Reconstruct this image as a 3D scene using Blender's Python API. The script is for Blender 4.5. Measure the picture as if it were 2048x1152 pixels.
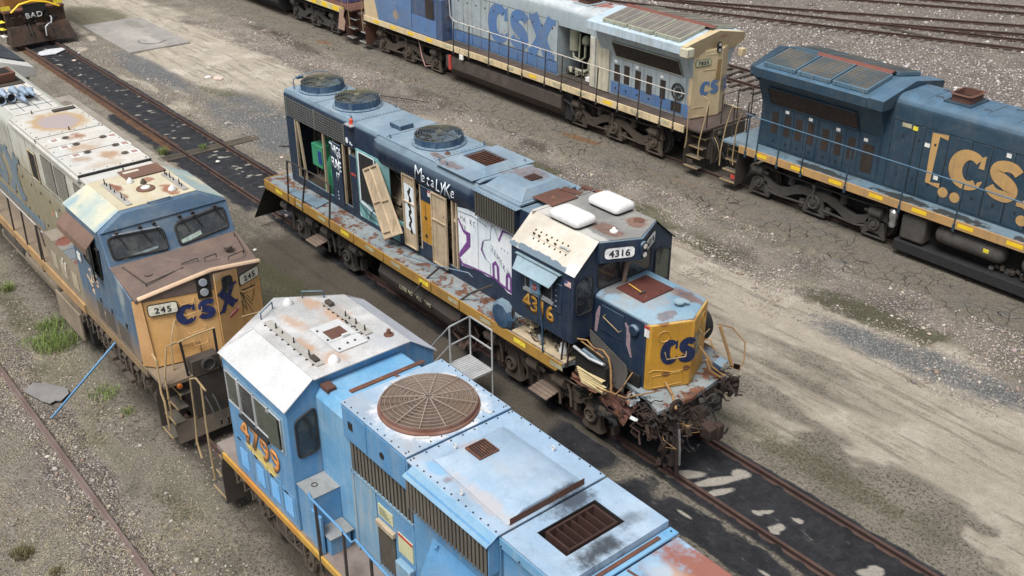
import bpy, bmesh, math, random
import numpy as np
from mathutils import Vector, Matrix, noise as mnoise
S = bpy.context.scene
for o in list(bpy.data.objects): bpy.data.objects.remove(o)
# ------------------------------------------------------------------ camera
cam = bpy.data.cameras.new('camera'); camo = bpy.data.objects.new('camera', cam)
S.collection.objects.link(camo); S.camera = camo
cam.sensor_width = 36; cam.lens = 36*2.0995/2.048; cam.clip_end = 2000; cam.clip_start = .2
camo.location = (11.30754, -14.78960, 14.18665)
camo.rotation_euler = (1.07673151, .00503893, .88453029)
# ------------------------------------------------------------------ world, sun, exposure
SUN_EL, SUN_AZ = 63, 160          # azimuth of the light, degrees clockwise from +Y
w = bpy.data.worlds.new('World'); S.world = w; w.use_nodes = True
wn = w.node_tree; wn.nodes.clear()
wo = wn.nodes.new('ShaderNodeOutputWorld'); bg = wn.nodes.new('ShaderNodeBackground')
sky = wn.nodes.new('ShaderNodeTexSky'); sky.sky_type = 'NISHITA'; sky.sun_disc = False
sky.sun_elevation = math.radians(SUN_EL); sky.sun_rotation = math.radians(SUN_AZ)
sky.air_density = 1.0; sky.dust_density = 3.0; sky.ozone_density = 1.0
hs = wn.nodes.new('ShaderNodeHueSaturation'); hs.inputs['Saturation'].default_value = .24
wn.links.new(sky.outputs[0], hs.inputs['Color'])
bg.inputs[1].default_value = .10
wn.links.new(hs.outputs[0], bg.inputs[0]); wn.links.new(bg.outputs[0], wo.inputs[0])
sl = bpy.data.lights.new('sun', 'SUN'); sl.energy = 2.9; sl.angle = math.radians(28); sl.color = (1, .965, .91)
so = bpy.data.objects.new('sun', sl); S.collection.objects.link(so)
_e, _a = math.radians(SUN_EL), math.radians(SUN_AZ)
_d = Vector((math.sin(_a)*math.cos(_e), math.cos(_a)*math.cos(_e), math.sin(_e)))
so.rotation_euler = _d.to_track_quat('Z', 'Y').to_euler(); so.location = _d*60
S.view_settings.view_transform = 'Standard'; S.view_settings.look = 'None'
S.view_settings.gamma = 1; S.view_settings.exposure = .45
S.render.engine = 'CYCLES'
# ------------------------------------------------------------------ material helpers
class NT:
    def __init__(s, name):
        s.m = bpy.data.materials.new(name); s.m.use_nodes = True; s.t = s.m.node_tree
        s.b = s.t.nodes['Principled BSDF']; s._p = None
    def n(s, k, **kw):
        x = s.t.nodes.new(k)
        for a, v in kw.items(): setattr(x, a, v)
        return x
    def l(s, a, b): s.t.links.new(a, b)
    def put(s, sock, v):
        if hasattr(v, 'links'): s.l(v, sock)
        elif isinstance(v, (tuple, list)) and len(v) == 3 and sock.type == 'RGBA': sock.default_value = (*v, 1)
        else: sock.default_value = v
    def pos(s):
        if s._p is None:
            s._g = s.n('ShaderNodeNewGeometry'); s._p = s._g.outputs['Position']
        return s._p
    def nz(s):
        s.pos(); x = s.n('ShaderNodeSeparateXYZ'); s.l(s._g.outputs['True Normal'], x.inputs[0]); return x.outputs[2]
    def vmul(s, v, k, op='MULTIPLY'):
        x = s.n('ShaderNodeVectorMath', operation=op); s.l(v, x.inputs[0]); x.inputs[1].default_value = k; return x.outputs[0]
    def noise(s, sc=1, det=5, ro=.6, vec=None, dist=0, out=0):
        x = s.n('ShaderNodeTexNoise'); x.inputs['Scale'].default_value = sc; x.inputs['Detail'].default_value = det
        x.inputs['Roughness'].default_value = ro; x.inputs['Distortion'].default_value = dist
        s.l(vec if vec is not None else s.pos(), x.inputs['Vector']); return x.outputs[out]
    def vor(s, sc, vec=None, feat='F1', out='Distance', rnd=1):
        x = s.n('ShaderNodeTexVoronoi', feature=feat); x.inputs['Scale'].default_value = sc
        x.inputs['Randomness'].default_value = rnd
        s.l(vec if vec is not None else s.pos(), x.inputs['Vector']); return x.outputs[out]
    def rng(s, f, a, b, lo=0, hi=1, smooth=True):
        x = s.n('ShaderNodeMapRange'); x.interpolation_type = 'SMOOTHSTEP' if smooth else 'LINEAR'
        s.put(x.inputs[0], f)
        for i, v in enumerate((a, b, lo, hi)): s.put(x.inputs[i+1], v)
        return x.outputs[0]
    def mth(s, op, a, b=0, c=0, clamp=False):
        x = s.n('ShaderNodeMath', operation=op); x.use_clamp = clamp
        s.put(x.inputs[0], a); s.put(x.inputs[1], b)
        if op in ('MULTIPLY_ADD',): s.put(x.inputs[2], c)
        return x.outputs[0]
    def mix(s, f, a, b, mode='MIX'):
        x = s.n('ShaderNodeMix', data_type='RGBA', blend_type=mode); s.put(x.inputs[0], f)
        s.put(x.inputs[6], a); s.put(x.inputs[7], b); return x.outputs[2]
    def bump(s, h, st=.3, d=.02):
        x = s.n('ShaderNodeBump'); x.inputs['Strength'].default_value = st; x.inputs['Distance'].default_value = d
        s.l(h, x.inputs['Height']); s.l(x.outputs[0], s.b.inputs['Normal'])
    def sp(s, v, i):
        x = s.n('ShaderNodeSeparateXYZ'); s.l(v, x.inputs[0]); return x.outputs[i]
RUST1, RUST2 = (.085, .034, .022), (.19, .082, .042)
def paint(name, base, var=None, rust=.0, streak=.4, grime=.35, gcol=(.10, .085, .065), fade=None, fk=1., chip=0,
          chipc=(.30, .30, .29), rough=.5, metal=0, spots=(), bands=(), checker=0, rs=1.1, bmp=.12, panel=0, low=None, scuff=0):
    k = NT(name); P = k.pos()
    base2 = var or tuple(c*.78 for c in base)
    big = k.noise(.9, 4, .6)
    col = k.mix(k.rng(big, .35, .65), base, base2)
    for (axis, at, sharp, c) in bands:      # real paint bands along an axis
        col = k.mix(k.rng(k.mth('ADD', k.sp(P, axis), k.mth('MULTIPLY', k.noise(3, 3), .0)), at-sharp, at+sharp), c, col)
    fine = k.noise(28, 3, .7)
    col = k.mix(k.mth('MULTIPLY', k.rng(fine, .45, .75), .35), col, tuple(min(1, c*1.3+.01) for c in base)); col = k.mix(k.mth('MULTIPLY', k.rng(k.noise(11, 6, .78), .52, .72), .32), col, tuple(c*.5 for c in base))
    if fade is not None:  # top faces recoloured by normal: chalked paint, plus painted sky sheen on one hood
        f = k.rng(k.nz(), .12, .62)
        fn = k.mix(k.rng(k.noise(2.2, 6, .65), .3, .7), fade, tuple(c*.72 for c in fade))
        col = k.mix(k.mth('MULTIPLY', f, fk), col, fn)
    if grime:
        g = k.rng(k.noise(1.7, 8, .72, dist=.3), .42, .78)
        col = k.mix(k.mth('MULTIPLY', g, grime), col, gcol)
    if streak:
        sv = k.vmul(P, (5, 5, .32))
        st = k.rng(k.noise(1.6, 5, .65, vec=sv), .46, .74)
        side = k.rng(k.nz(), .5, .2)
        col = k.mix(k.mth('MULTIPLY', k.mth('MULTIPLY', st, side), streak), col, gcol)
    if low is not None:                     # splash dirt that reaches up to a height
        hz, amt, lc = low
        f = k.rng(k.mth('ADD', k.sp(P, 2), k.mth('MULTIPLY', k.noise(2.4, 6), .8)), hz+.75, hz)
        col = k.mix(k.mth('MULTIPLY', f, amt), col, lc)
    if scuff:
        for sv_, cc, th_ in (((1.1, 12, 1), tuple(c*.55 for c in base), .60), ((9, 1.3, 1), tuple(min(1, c*1.35) for c in base), .61), ((2.2, 2.2, 2), (.16, .15, .15), .63)):
            col = k.mix(k.mth('MULTIPLY', k.rng(k.noise(2.3, 9, .78, vec=k.vmul(P, sv_)), th_, th_+.06), scuff), col, cc)
    col = k.mix(k.mth('MULTIPLY', k.rng(k.noise(2.6, 9, .8), .45, .68), .30), col, k.mix(.6, (0, 0, 0), col, 'MIX'))
    rc = k.mix(k.rng(k.noise(6, 6, .7), .35, .65), RUST1, RUST2)
    masks = []
    if rust:
        t = .76-.34*rust
        r1 = k.rng(k.noise(rs, 9, .74, dist=.25), t, t+.045)
        masks.append(r1)
    if chip:
        t = .74-.25*chip
        c1 = k.rng(k.noise(5.5, 7, .78), t, t+.02)
        col = k.mix(c1, col, chipc)
    wob = k.noise(3.2, 7, .72)
    for s_ in spots:
        c, r, colr, stg = s_[:4]; soft = s_[4] if len(s_) > 4 else .35; amp = s_[5] if len(s_) > 5 else .9
        v = k.vmul(P, (-c[0], -c[1], -c[2]), 'ADD'); v = k.vmul(v, (1/r[0], 1/r[1], 1/r[2]))
        ln = k.n('ShaderNodeVectorMath', operation='LENGTH'); k.l(v, ln.inputs[0])
        d = k.mth('ADD', ln.outputs[1], k.mth('MULTIPLY', k.mth('SUBTRACT', wob, .5), amp*2))
        f = k.mth('MULTIPLY', k.rng(d, 1, 1-soft), stg)
        if colr == 'rust': col = k.mix(f, col, rc)
        else: col = k.mix(f, col, colr)
    for m_ in masks: col = k.mix(m_, col, rc)
    k.put(k.b.inputs['Base Color'], col)
    rr = k.rng(k.noise(4, 4), .3, .7, rough-.1, min(1, rough+.18))
    if masks: rr = k.mth('MAXIMUM', rr, k.mth('MULTIPLY', masks[0], .85))
    k.put(k.b.inputs['Roughness'], rr); k.b.inputs['Metallic'].default_value = metal
    h = k.noise(9, 6, .7)
    if masks: h = k.mth('ADD', h, k.mth('MULTIPLY', masks[0], .6))
    if checker:
        sv = k.vmul(P, (checker, checker, checker)); a = k.n('ShaderNodeTexChecker'); a.inputs['Scale'].default_value = 1
        rot = k.n('ShaderNodeMapping'); rot.inputs['Rotation'].default_value = (0, 0, .785); k.l(sv, rot.inputs[0]); k.l(rot.outputs[0], a.inputs[0])
        h = k.mth('ADD', h, k.mth('MULTIPLY', a.outputs[1], .7))
    if panel:                               # oil-canned sheet: slow waves
        h = k.mth('ADD', h, k.mth('MULTIPLY', k.noise(panel, 2, .5), 5.))
    k.bump(h, bmp*2, .01)
    return k.m
def plain(name, col, rough=.6, metal=0, var=.25, sc=8, bmp=.15):
    k = NT(name); n = k.noise(sc, 6, .7)
    k.put(k.b.inputs['Base Color'], k.mix(k.rng(n, .3, .7), tuple(c*(1-var) for c in col), tuple(min(1, c*(1+var)) for c in col)))
    k.b.inputs['Roughness'].default_value = rough; k.b.inputs['Metallic'].default_value = metal
    k.bump(n, bmp, .01); return k.m
def glassm(name, col=(.02, .025, .03), rough=.08):
    k = NT(name); n = k.noise(3, 6, .7)
    k.put(k.b.inputs['Base Color'], k.mix(k.rng(n, .4, .8), col, (.09, .095, .09)))
    k.put(k.b.inputs['Roughness'], k.rng(n, .35, .8, rough, .5)); k.b.inputs['Specular IOR Level'].default_value = .7
    return k.m
# ------------------------------------------------------------------ geometry helpers
def link(o): S.collection.objects.link(o); return o
def empty(name, loc, label=None, cat=None, group=None, parent=None):
    o = bpy.data.objects.new(name, None); link(o); o.empty_display_size = .3
    o.location = loc
    if parent: o.parent = parent
    if label: o['label'] = label
    if cat: o['category'] = cat
    if group: o['group'] = group
    return o
def tag(o, label=None, cat=None, group=None, kind=None):
    if label: o['label'] = label
    if cat: o['category'] = cat
    if group: o['group'] = group
    if kind: o['kind'] = kind
    return o
def worigin(p):
    v = Vector((0, 0, 0))
    while p: v += p.location; p = p.parent
    return v
YCS = {}
def ycof(p):
    while p.parent: p = p.parent
    return YCS.get(p.name, 0)
class G:
    """collects shapes; x is world x, y is relative to the track centre yc"""
    def __init__(s, yc=0): s.v = []; s.f = []; s.yc = yc; s.T = None
    def add(s, vs, fs):
        b = len(s.v)
        if s.T is not None: vs = [tuple(s.T @ Vector(p)) for p in vs]
        s.v += [tuple(p) for p in vs]; s.f += [tuple(b+i for i in f) for f in fs]; return s
    def box(s, x0, x1, y0, y1, z0, z1):
        vs = [(x, y, z) for x in (x0, x1) for y in (y0, y1) for z in (z0, z1)]
        return s.add(vs, [(0, 1, 3, 2), (4, 6, 7, 5), (0, 4, 5, 1), (2, 3, 7, 6), (0, 2, 6, 4), (1, 5, 7, 3)])
    def ob(s, c, sz, rot=(0, 0, 0)):
        m = Matrix.Translation(c) @ (Matrix.Rotation(rot[2], 4, 'Z') @ Matrix.Rotation(rot[1], 4, 'Y') @ Matrix.Rotation(rot[0], 4, 'X'))
        vs = [tuple(m @ Vector((a*sz[0]/2, b*sz[1]/2, d*sz[2]/2))) for a in (-1, 1) for b in (-1, 1) for d in (-1, 1)]
        return s.add(vs, [(0, 1, 3, 2), (4, 6, 7, 5), (0, 4, 5, 1), (2, 3, 7, 6), (0, 2, 6, 4), (1, 5, 7, 3)])
    def prism(s, poly, ax, a, b):
        """poly in the two other axes (in xyz order), extruded along ax"""
        def P(u, v, t): return {'x': (t, u, v), 'y': (u, t, v), 'z': (u, v, t)}[ax]
        n = len(poly); vs = [P(u, v, a) for u, v in poly]+[P(u, v, b) for u, v in poly]
        return s.add(vs, [tuple(range(n)), tuple(range(2*n-1, n-1, -1))]+[(i, (i+1) % n, n+(i+1) % n, n+i) for i in range(n)])
    def loft(s, A, B, cap=True):
        n = len(A); fs = [(i, (i+1) % n, n+(i+1) % n, n+i) for i in range(n)]
        if cap: fs += [tuple(range(n)), tuple(range(2*n-1, n-1, -1))]
        return s.add(list(A)+list(B), fs)
    def poly(s, pts): return s.add(pts, [tuple(range(len(pts)))])
    def cyl(s, p0, p1, r, n=12, r2=None, cap=True):
        p0, p1 = Vector(p0), Vector(p1); d = (p1-p0).normalized(); r2 = r if r2 is None else r2
        a = d.orthogonal().normalized(); b = d.cross(a)
        c0 = [p0+(a*math.cos(t)+b*math.sin(t))*r for t in [2*math.pi*i/n for i in range(n)]]
        c1 = [p1+(a*math.cos(t)+b*math.sin(t))*r2 for t in [2*math.pi*i/n for i in range(n)]]
        return s.loft(c0, c1, cap)
    def tube(s, pts, r, n=6):
        pts = [Vector(p) for p in pts]; rings = []; up = None
        for i, p in enumerate(pts):
            d = ((pts[min(i+1, len(pts)-1)]-pts[max(i-1, 0)])).normalized()
            a = d.orthogonal().normalized() if up is None else (up-d*up.dot(d)).normalized()
            up = a; b = d.cross(a)
            rings.append([p+(a*math.cos(2*math.pi*j/n)+b*math.sin(2*math.pi*j/n))*r for j in range(n)])
        vs = [q for R in rings for q in R]; fs = []
        for i in range(len(rings)-1):
            for j in range(n): fs.append((i*n+j, i*n+(j+1) % n, (i+1)*n+(j+1) % n, (i+1)*n+j))
        fs += [tuple(range(n)), tuple(range(len(vs)-1, len(vs)-n-1, -1))]
        return s.add(vs, fs)
    def ring(s, c, R, r, ax='z', n=28, m=6, a0=0, a1=2*math.pi):
        pts = []
        full = abs(a1-a0-2*math.pi) < 1e-6; k = n if full else n+1
        for i in range(k):
            t = a0+(a1-a0)*i/n; u, v = R*math.cos(t), R*math.sin(t)
            pts.append({'z': (c[0]+u, c[1]+v, c[2]), 'x': (c[0], c[1]+u, c[2]+v), 'y': (c[0]+u, c[1], c[2]+v)}[ax])
        if full: pts.append(pts[0])
        return s.tube(pts, r, m)
    def lathe(s, c, prof, ax='z', n=24):
        vs = []; fs = []
        for (r, h) in prof:
            for i in range(n):
                t = 2*math.pi*i/n; u, v = r*math.cos(t), r*math.sin(t)
                vs.append({'z': (c[0]+u, c[1]+v, c[2]+h), 'x': (c[0]+h, c[1]+u, c[2]+v), 'y': (c[0]+u, c[1]+h, c[2]+v)}[ax])
        for i in range(len(prof)-1):
            for j in range(n): fs.append((i*n+j, i*n+(j+1) % n, (i+1)*n+(j+1) % n, (i+1)*n+j))
        fs += [tuple(range(n)), tuple(range(len(vs)-1, len(vs)-n-1, -1))]
        return s.add(vs, fs)
    def make(s, name, mat, parent=None, bevel=0, smooth=35, label=None, seg=2, clean=True):
        o0 = worigin(parent); yc = s.yc
        me = bpy.data.meshes.new(name)
        loc = Vector((0, 0, 0))
        if parent is None:
            xs = [p[0] for p in s.v]; ys = [p[1] for p in s.v]; zs = [p[2] for p in s.v]
            loc = Vector(((min(xs)+max(xs))/2, (min(ys)+max(ys))/2+yc, min(zs)))
        off = o0+loc
        me.from_pydata([(a-off.x, b+yc-off.y, c-off.z) for a, b, c in s.v], [], s.f)
        if clean:
            bm = bmesh.new(); bm.from_mesh(me); bmesh.ops.recalc_face_normals(bm, faces=bm.faces); bm.to_mesh(me); bm.free()
        me.polygons.foreach_set('use_smooth', [True]*len(me.polygons))
        me.set_sharp_from_angle(angle=math.radians(smooth))
        me.materials.append(mat)
        o = bpy.data.objects.new(name, me); link(o); o.location = loc
        if parent: o.parent = parent
        if bevel:
            b = o.modifiers.new('bevel', 'BEVEL'); b.width = bevel; b.segments = seg; b.limit_method = 'ANGLE'; b.angle_limit = math.radians(50)
            b.harden_normals = False
        if label: o['label'] = label
        return o
def text(name, s, h, org, right, up, mat, parent, yc=0, bold=.0, wid=1., sp=1., align='CENTER', depth=.003, shear=0):
    """writing as thin raised lettering; h = cap height, org = centre of the base line"""
    cu = bpy.data.curves.new(name, 'FONT'); cu.body = s; cu.size = 1; cu.align_x = align
    cu.offset = bold; cu.space_character = sp; cu.resolution_u = 3; cu.shear = shear
    ob = bpy.data.objects.new('tmp', cu); link(ob)
    bpy.context.view_layer.update()
    me = bpy.data.meshes.new_from_object(ob); bpy.data.objects.remove(ob)
    R, U = Vector(right).normalized(), Vector(up).normalized(); N = R.cross(U); k = h/.70
    o0 = worigin(parent); yc = ycof(parent)
    for v in me.vertices:
        p = Vector(org)+R*(v.co.x*k*wid)+U*(v.co.y*k)+N*(v.co.z*k)
        v.co = p+Vector((0, yc, 0))-o0
    me.name = name; me.materials.clear(); me.materials.append(mat)
    o = bpy.data.objects.new(name, me); link(o); o.parent = parent
    sm = o.modifiers.new('thick', 'SOLIDIFY'); sm.thickness = depth; sm.offset = 1
    return o
def stroke(g, pts, w, org, R, U, lift=0, closed=False):
    """flat ribbon of width w (number or list) through 2-D pts"""
    R, U, org = Vector(R), Vector(U), Vector(org); N = R.cross(U); n = len(pts)
    L = []; Q = []
    for i in range(n):
        a = Vector(pts[(i-1) % n] if (closed or i) else pts[0]); b = Vector(pts[(i+1) % n] if (closed or i < n-1) else pts[-1]); p = Vector(pts[i])
        d = (b-a).normalized(); nn = Vector((-d.y, d.x)); ww = (w[i] if isinstance(w, (list, tuple)) else w)/2
        if 0 < i < n-1 or closed:
            d1 = (p-a).normalized(); c = max(.6, nn.dot(Vector((-d1.y, d1.x)))); ww /= c
        L.append(p+nn*ww); Q.append(p-nn*ww)
    P = [org+R*q.x+U*q.y+N*lift for q in L]+[org+R*q.x+U*q.y+N*lift for q in Q]
    fs = [(i, (i+1) % n, n+(i+1) % n, n+i) for i in range(n if closed else n-1)]
    g.add([tuple(p) for p in P], fs)
def fill(g, pts, org, R, U, lift=0):
    R, U, org = Vector(R), Vector(U), Vector(org); N = R.cross(U)
    g.poly([tuple(org+R*a+U*b+N*lift) for a, b in pts])
def csx(org, R, U, h, mat, parent, yc=0, lift=.004, letters='CSX', lab=None, name='lettering', wid=1.):
    """the three railway letters, drawn as heavy strokes. org = lower left"""
    R, U = Vector(R).normalized(), Vector(U).normalized()
    x = 0; t = .30*h; yc = ycof(parent)
    for ch in letters:
        g = G(yc); W = {'C': .95, 'S': .78, 'X': 1.08}[ch]*h*wid; o = Vector(org)+R*x
        if ch == 'C':
            cx, cy = W*.52, h*.5; pts = []; ww = []
            for i in range(25):
                a = math.radians(48+262*i/24); pts.append((cx+math.cos(a)*(W*.52-t*.5), cy+math.sin(a)*(h*.5-t*.38)))
                ww.append(t*(.78+.42*(-math.cos(a) if math.cos(a) < 0 else 0)))
            stroke(g, pts, ww, o, R, U, lift)
            fill(g, [(W*.76, h*.62), (W*.91, h*.62), (W*.91, h*.97), (W*.80, h*.90)], o, R, U, lift+.001)
            fill(g, [(W*.76, h*.10), (W*.86, h*.13), (W*.93, h*.33), (W*.80, h*.27)], o, R, U, lift+.001)
        elif ch == 'S':
            pts = [(.92, .76), (.74, .86), (.5, .875), (.28, .80), (.22, .68), (.32, .56), (.55, .48), (.74, .38), (.78, .25), (.66, .14), (.45, .125), (.24, .16), (.08, .27)]
            ww = [t*c for c in (.8, .85, .9, 1, 1.05, 1.1, 1.15, 1.1, 1.05, .95, .9, .85, .8)]; P3 = [(a*W, b*h, c) for (a, b), c in zip(pts, ww)]; Q3 = []
            for i in range(len(P3)-1):
                p0, p1, p2, p3 = P3[max(i-1, 0)], P3[i], P3[i+1], P3[min(i+2, len(P3)-1)]
                for k_ in range(3):
                    u = k_/3; Q3.append(tuple(.5*(2*p1[j]+(p2[j]-p0[j])*u+(2*p0[j]-5*p1[j]+4*p2[j]-p3[j])*u*u+(3*p1[j]-p0[j]-3*p2[j]+p3[j])*u**3) for j in range(3)))
            Q3.append(P3[-1]); stroke(g, [q[:2] for q in Q3], [q[2] for q in Q3], o, R, U, lift)
        else:
            stroke(g, [(W*.16, h), (W*.80, 0)], t*1.15, o, R, U, lift)
            stroke(g, [(W*.86, h), (W*.56, h*.53)], t*.85, o, R, U, lift+.0015)
            stroke(g, [(W*.43, h*.44), (W*.14, 0)], t*.85, o, R, U, lift+.0015)
            for a, b, c in ((.0, .36, .93), (.70, 1.04, .93), (-.02, .34, .07), (.62, 1.0, .07)):
                stroke(g, [(W*a, h*c), (W*b, h*c)], h*.135, o, R, U, lift+.003)
        g.make(name, mat, parent, clean=False)
        x += W*1.05
rnd = random.Random(7)
# ================================================================== GROUND
npr = np.random.RandomState(3)
def vnoise(x, y, sc, seed=0):
    xs, ys = x*sc+seed*17.3, y*sc+seed*9.1; xi, yi = np.floor(xs).astype(int), np.floor(ys).astype(int); fx, fy = xs-xi, ys-yi
    fx = fx*fx*(3-2*fx); fy = fy*fy*(3-2*fy)
    def h(a, b):
        n = (a*374761393+b*668265263+seed*1013) & 0x7fffffff; n = ((n ^ (n >> 13))*1274126177) & 0x7fffffff
        return ((n ^ (n >> 16)) & 0xffff)/65535.
    return (h(xi, yi)*(1-fx)+h(xi+1, yi)*fx)*(1-fy)+(h(xi, yi+1)*(1-fx)+h(xi+1, yi+1)*fx)*fy
def fbm(x, y, sc, seed=0, o=4):
    s = 0; a = .5; t = 0
    for i in range(o): s = s+a*vnoise(x, y, sc*2**i, seed+i*7); t += a; a *= .5
    return s/t
def band(v, a, b, e=.4): return np.clip((v-a)/e+.5, 0, 1)*np.clip((b-v)/e+.5, 0, 1)
def blob(x, y, cx, cy, rx, ry, rot=0, e=.4):
    c, s = math.cos(rot), math.sin(rot); u = ((x-cx)*c+(y-cy)*s)/rx; v = (-(x-cx)*s+(y-cy)*c)/ry
    return np.clip((1-np.sqrt(u*u+v*v))/e, 0, 1)
GZ = -.15
def ground_z(x, y):
    z = GZ+(fbm(x, y, .25, 5, 3)-.5)*.10+(fbm(x, y, 1.6, 9, 3)-.5)*.035
    z = z+.075*band(y, 10.6, 16.5, 1.2)+.05*band(y, -3.6, -1.4, .5)
    z = z-.10*band(y, 8.2, 10.0, 1.0)*(x < 0)
    rut = np.exp(-((y-4.6-.03*x)/.22)**2)+np.exp(-((y-6.3-.03*x)/.22)**2)
    z = z-.03*rut
    z = np.where(np.abs(y) < 1.9, GZ+.01+(fbm(x, y, 1.5, 4, 3)-.5)*.03+.02*np.clip(np.sin(x*2*np.pi/.56), -.2, 1)*(np.abs(y) < 1.25)*(.35+fbm(x, y, .5, 8, 2)), z)
    z = z+.12*band(y-.40*x, 40, 80, 3)
    return z
def make_ground():
    xs = np.concatenate([np.linspace(-400, -80, 30), np.arange(-78, 14, .1), np.linspace(16, 300, 30)])
    ys = np.concatenate([np.linspace(-300, -20, 20), np.arange(-18, -4, .13), np.arange(-4, 4, .09), np.arange(4, 17, .13), np.arange(17, 56, .4), np.linspace(58, 500, 40)])
    X, Y = np.meshgrid(xs, ys, indexing='ij'); Z = ground_z(X, Y)
    x, y = X.ravel(), Y.ravel(); n = len(x)
    me = bpy.data.meshes.new('ground'); me.vertices.add(n)
    me.vertices.foreach_set('co', np.stack([x, y, Z.ravel()], 1).astype(np.float32).ravel())
    a, b = len(xs), len(ys); I = (np.arange(a-1)[:, None]*b+np.arange(b-1)[None, :]).ravel()
    q = np.stack([I, I+b, I+b+1, I+1], 1).astype(np.int32)
    me.loops.add(q.size); me.loops.foreach_set('vertex_index', q.ravel()); me.polygons.add(len(q))
    me.polygons.foreach_set('loop_start', np.arange(0, q.size, 4, dtype=np.int32)); me.polygons.foreach_set('loop_total', np.full(len(q), 4, np.int32))
    me.polygons.foreach_set('use_smooth', np.ones(len(q), bool)); me.update(calc_edges=True)
    w1 = fbm(x, y, .5, 31, 4)-.5; w2 = fbm(x, y, 1.7, 41, 3)-.5
    yy = y+w1*1.6
    roadc = 5.6+.03*x
    sand = band(yy, 1.0, 8.7, 1.3); sand *= 1-band(y, -2, 3.3, .9)*(1-np.clip((fbm(x*.45, y, 1.1, 181, 5)-.46)*7, .12, 1)); sand *= 1-.75*blob(x, y, -24, 3.4, 10.5, 2.7, 0, .35)
    
    sand *= (.55+.9*np.clip((fbm(x*.35, y, .8, 61, 4)-.28)*2.2, 0, 1)).clip(0, 1)
    streaky = np.clip((fbm(x*.12, y, 1.6, 71, 4)-.56)*6, 0, 1)*band(y, 2.2, 7, 1)*band(x, -14, 12, 3); sand *= 1-.55*streaky
    bluegr = blob(x, y, -22, 3.4, 12.5, 2.6, 0, .45)*np.clip(.4+2*(fbm(x, y, .5, 81, 4)-.35), 0, 1)+.7*blob(x, y, -37, 2.6, 6, 1.2, 0, .5)
    bluegr += .75*blob(x, y, .5, 7.5, 5.5, 1.1, .12, .6)
    black = band(y+.12*w2, -1.0, 1.05, .25)*band(x, -45.5, 30, .6)*.98
    black = np.maximum(black, .95*band(y+.35*w2-.25*w1, -1.95, -1.08, .22)*band(x, -3.6, 30, 1.2)*np.clip(1.15-(fbm(x, y, .9, 91, 3)-.5)*3.2, 0, 1))
    black = np.maximum(black, band(y+.4*w2, -1.45, -.9, .3)*band(x, -32, -19, 1)*.85)
    black = np.maximum(black, band(y, -1.15, 1.15, .4)*band(x, -18, -3, 1.5)*.8)
    black = np.maximum(black, .9*blob(x, y, -12.5, 34.2, 4.5, .8, .1, .5)*0)
    pale = .42*(np.clip(np.sin(x*2*np.pi/.58)*1.4-.5, 0, 1))*band(y, -.72, .72, .1)*band(x, -45, -18, 2)*np.clip((fbm(x, y*2.5, 1.1, 171, 3)-.38)*5, 0, 1)
    for (px, py, rx, ry, ro) in PALE: pale = np.maximum(pale, .9*blob(x+.2*w2, y+.16*w2, px, py, rx*1.2, ry*1.2, ro, .6))
    r_ = np.random.RandomState(5); w3 = fbm(x, y, 4.5, 51, 3)-.5
    for i in range(230):
        cx_ = r_.uniform(-44, -18); cy_ = r_.uniform(-.72, .8); k_ = r_.uniform(.05, .2)*(1 if cx_ < -26 else 1.25)
        if -19.8 < cx_ or (cx_ > -26 and cy_ > -.1) or r_.rand() < .6: pale = np.maximum(pale, .95*blob(x+.35*w3, y+.25*w3, cx_, cy_, k_*1.25, k_*.45, r_.uniform(1.1, 2.0), .8))
    moss = .95*band(yy, -4.6, -2.5, .7)*band(x, -24, 14, 4)*np.clip((fbm(x, y, .9, 101, 4)-.42)*5, 0, 1)
    moss = np.maximum(moss, .9*band(y+w1, 7.6, 9.4, .7)*band(x, -20, 8, 3)*np.clip((fbm(x*.5, y, .8, 111, 4)-.42)*5, 0, 1))
    moss = np.maximum(moss, .95*blob(x, y, -49, 4.4, 4.5, 2.2, .1, .6)); moss = np.maximum(moss, 1.0*blob(x, y+.4*w1, -13.5, -3.4, 5.0, 1.1, 0, .4))
    moss = np.maximum(moss, .6*blob(x, y, -32, 3.6, 2, .6, .3, .5)); moss = np.maximum(moss, .7*blob(x, y, -27.5, -2.6, 3, .6, 0, .6))
    moss = np.maximum(moss, .65*band(y, -10.2, -9, .7)*np.clip((fbm(x, y, .8, 103, 4)-.45)*5, 0, 1))
    moss = np.maximum(moss, .55*blob(x, y, 1, 1.9, 6, .8, 0, .6))
    peb = band(yy, 7.9, 10.4, .9)*np.clip(.45+2.2*(fbm(x, y, .45, 121, 3)-.4), 0, 1)
    peb = np.maximum(peb, band(y+.9*w1, -11.35, -10.0, .5)*.95); peb = np.maximum(peb, band(y, -13.2, -10, 1)*.5)
    peb = np.maximum(peb, band(y+w1, 16.0, 400, 1.2)*(1-.75*blob(x, y, -10.5, 26.5, 9, 2.6, -.1, .5)))
    peb = np.maximum(peb, .5*band(y, -5.2, -4.4, .6))
    peb = np.maximum(peb, .95*blob(x, y+.3*w1, -10.2, -4.6, 2.6, .75, .05, .3))
    mud = band(y+.5*w1, 10.1, 12.9, .7); mud = np.maximum(mud, band(y, 12.9, 16, .5))
    dark = band(y+.6*w1, -5.6, -.8, .8)*band(x, -22, 16, 3)*.38; dark = np.maximum(dark, .95*band(y+.6*w1, -3.1, -.6, .8)*band(x, -17, -1.5, 2)); dark = np.maximum(dark, .8*band(y, 12.4, 15.2, .8))
    dark = np.maximum(dark, .6*blob(x, y, -20, 10.1, 7, .5, 0, .6)*np.clip((fbm(x, y, .8, 131, 3)-.4)*5, 0, 1)); dark = np.maximum(dark, .85*band(y, -8.6, -5.9, .8)*band(x, -34, 14, 2))
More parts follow.
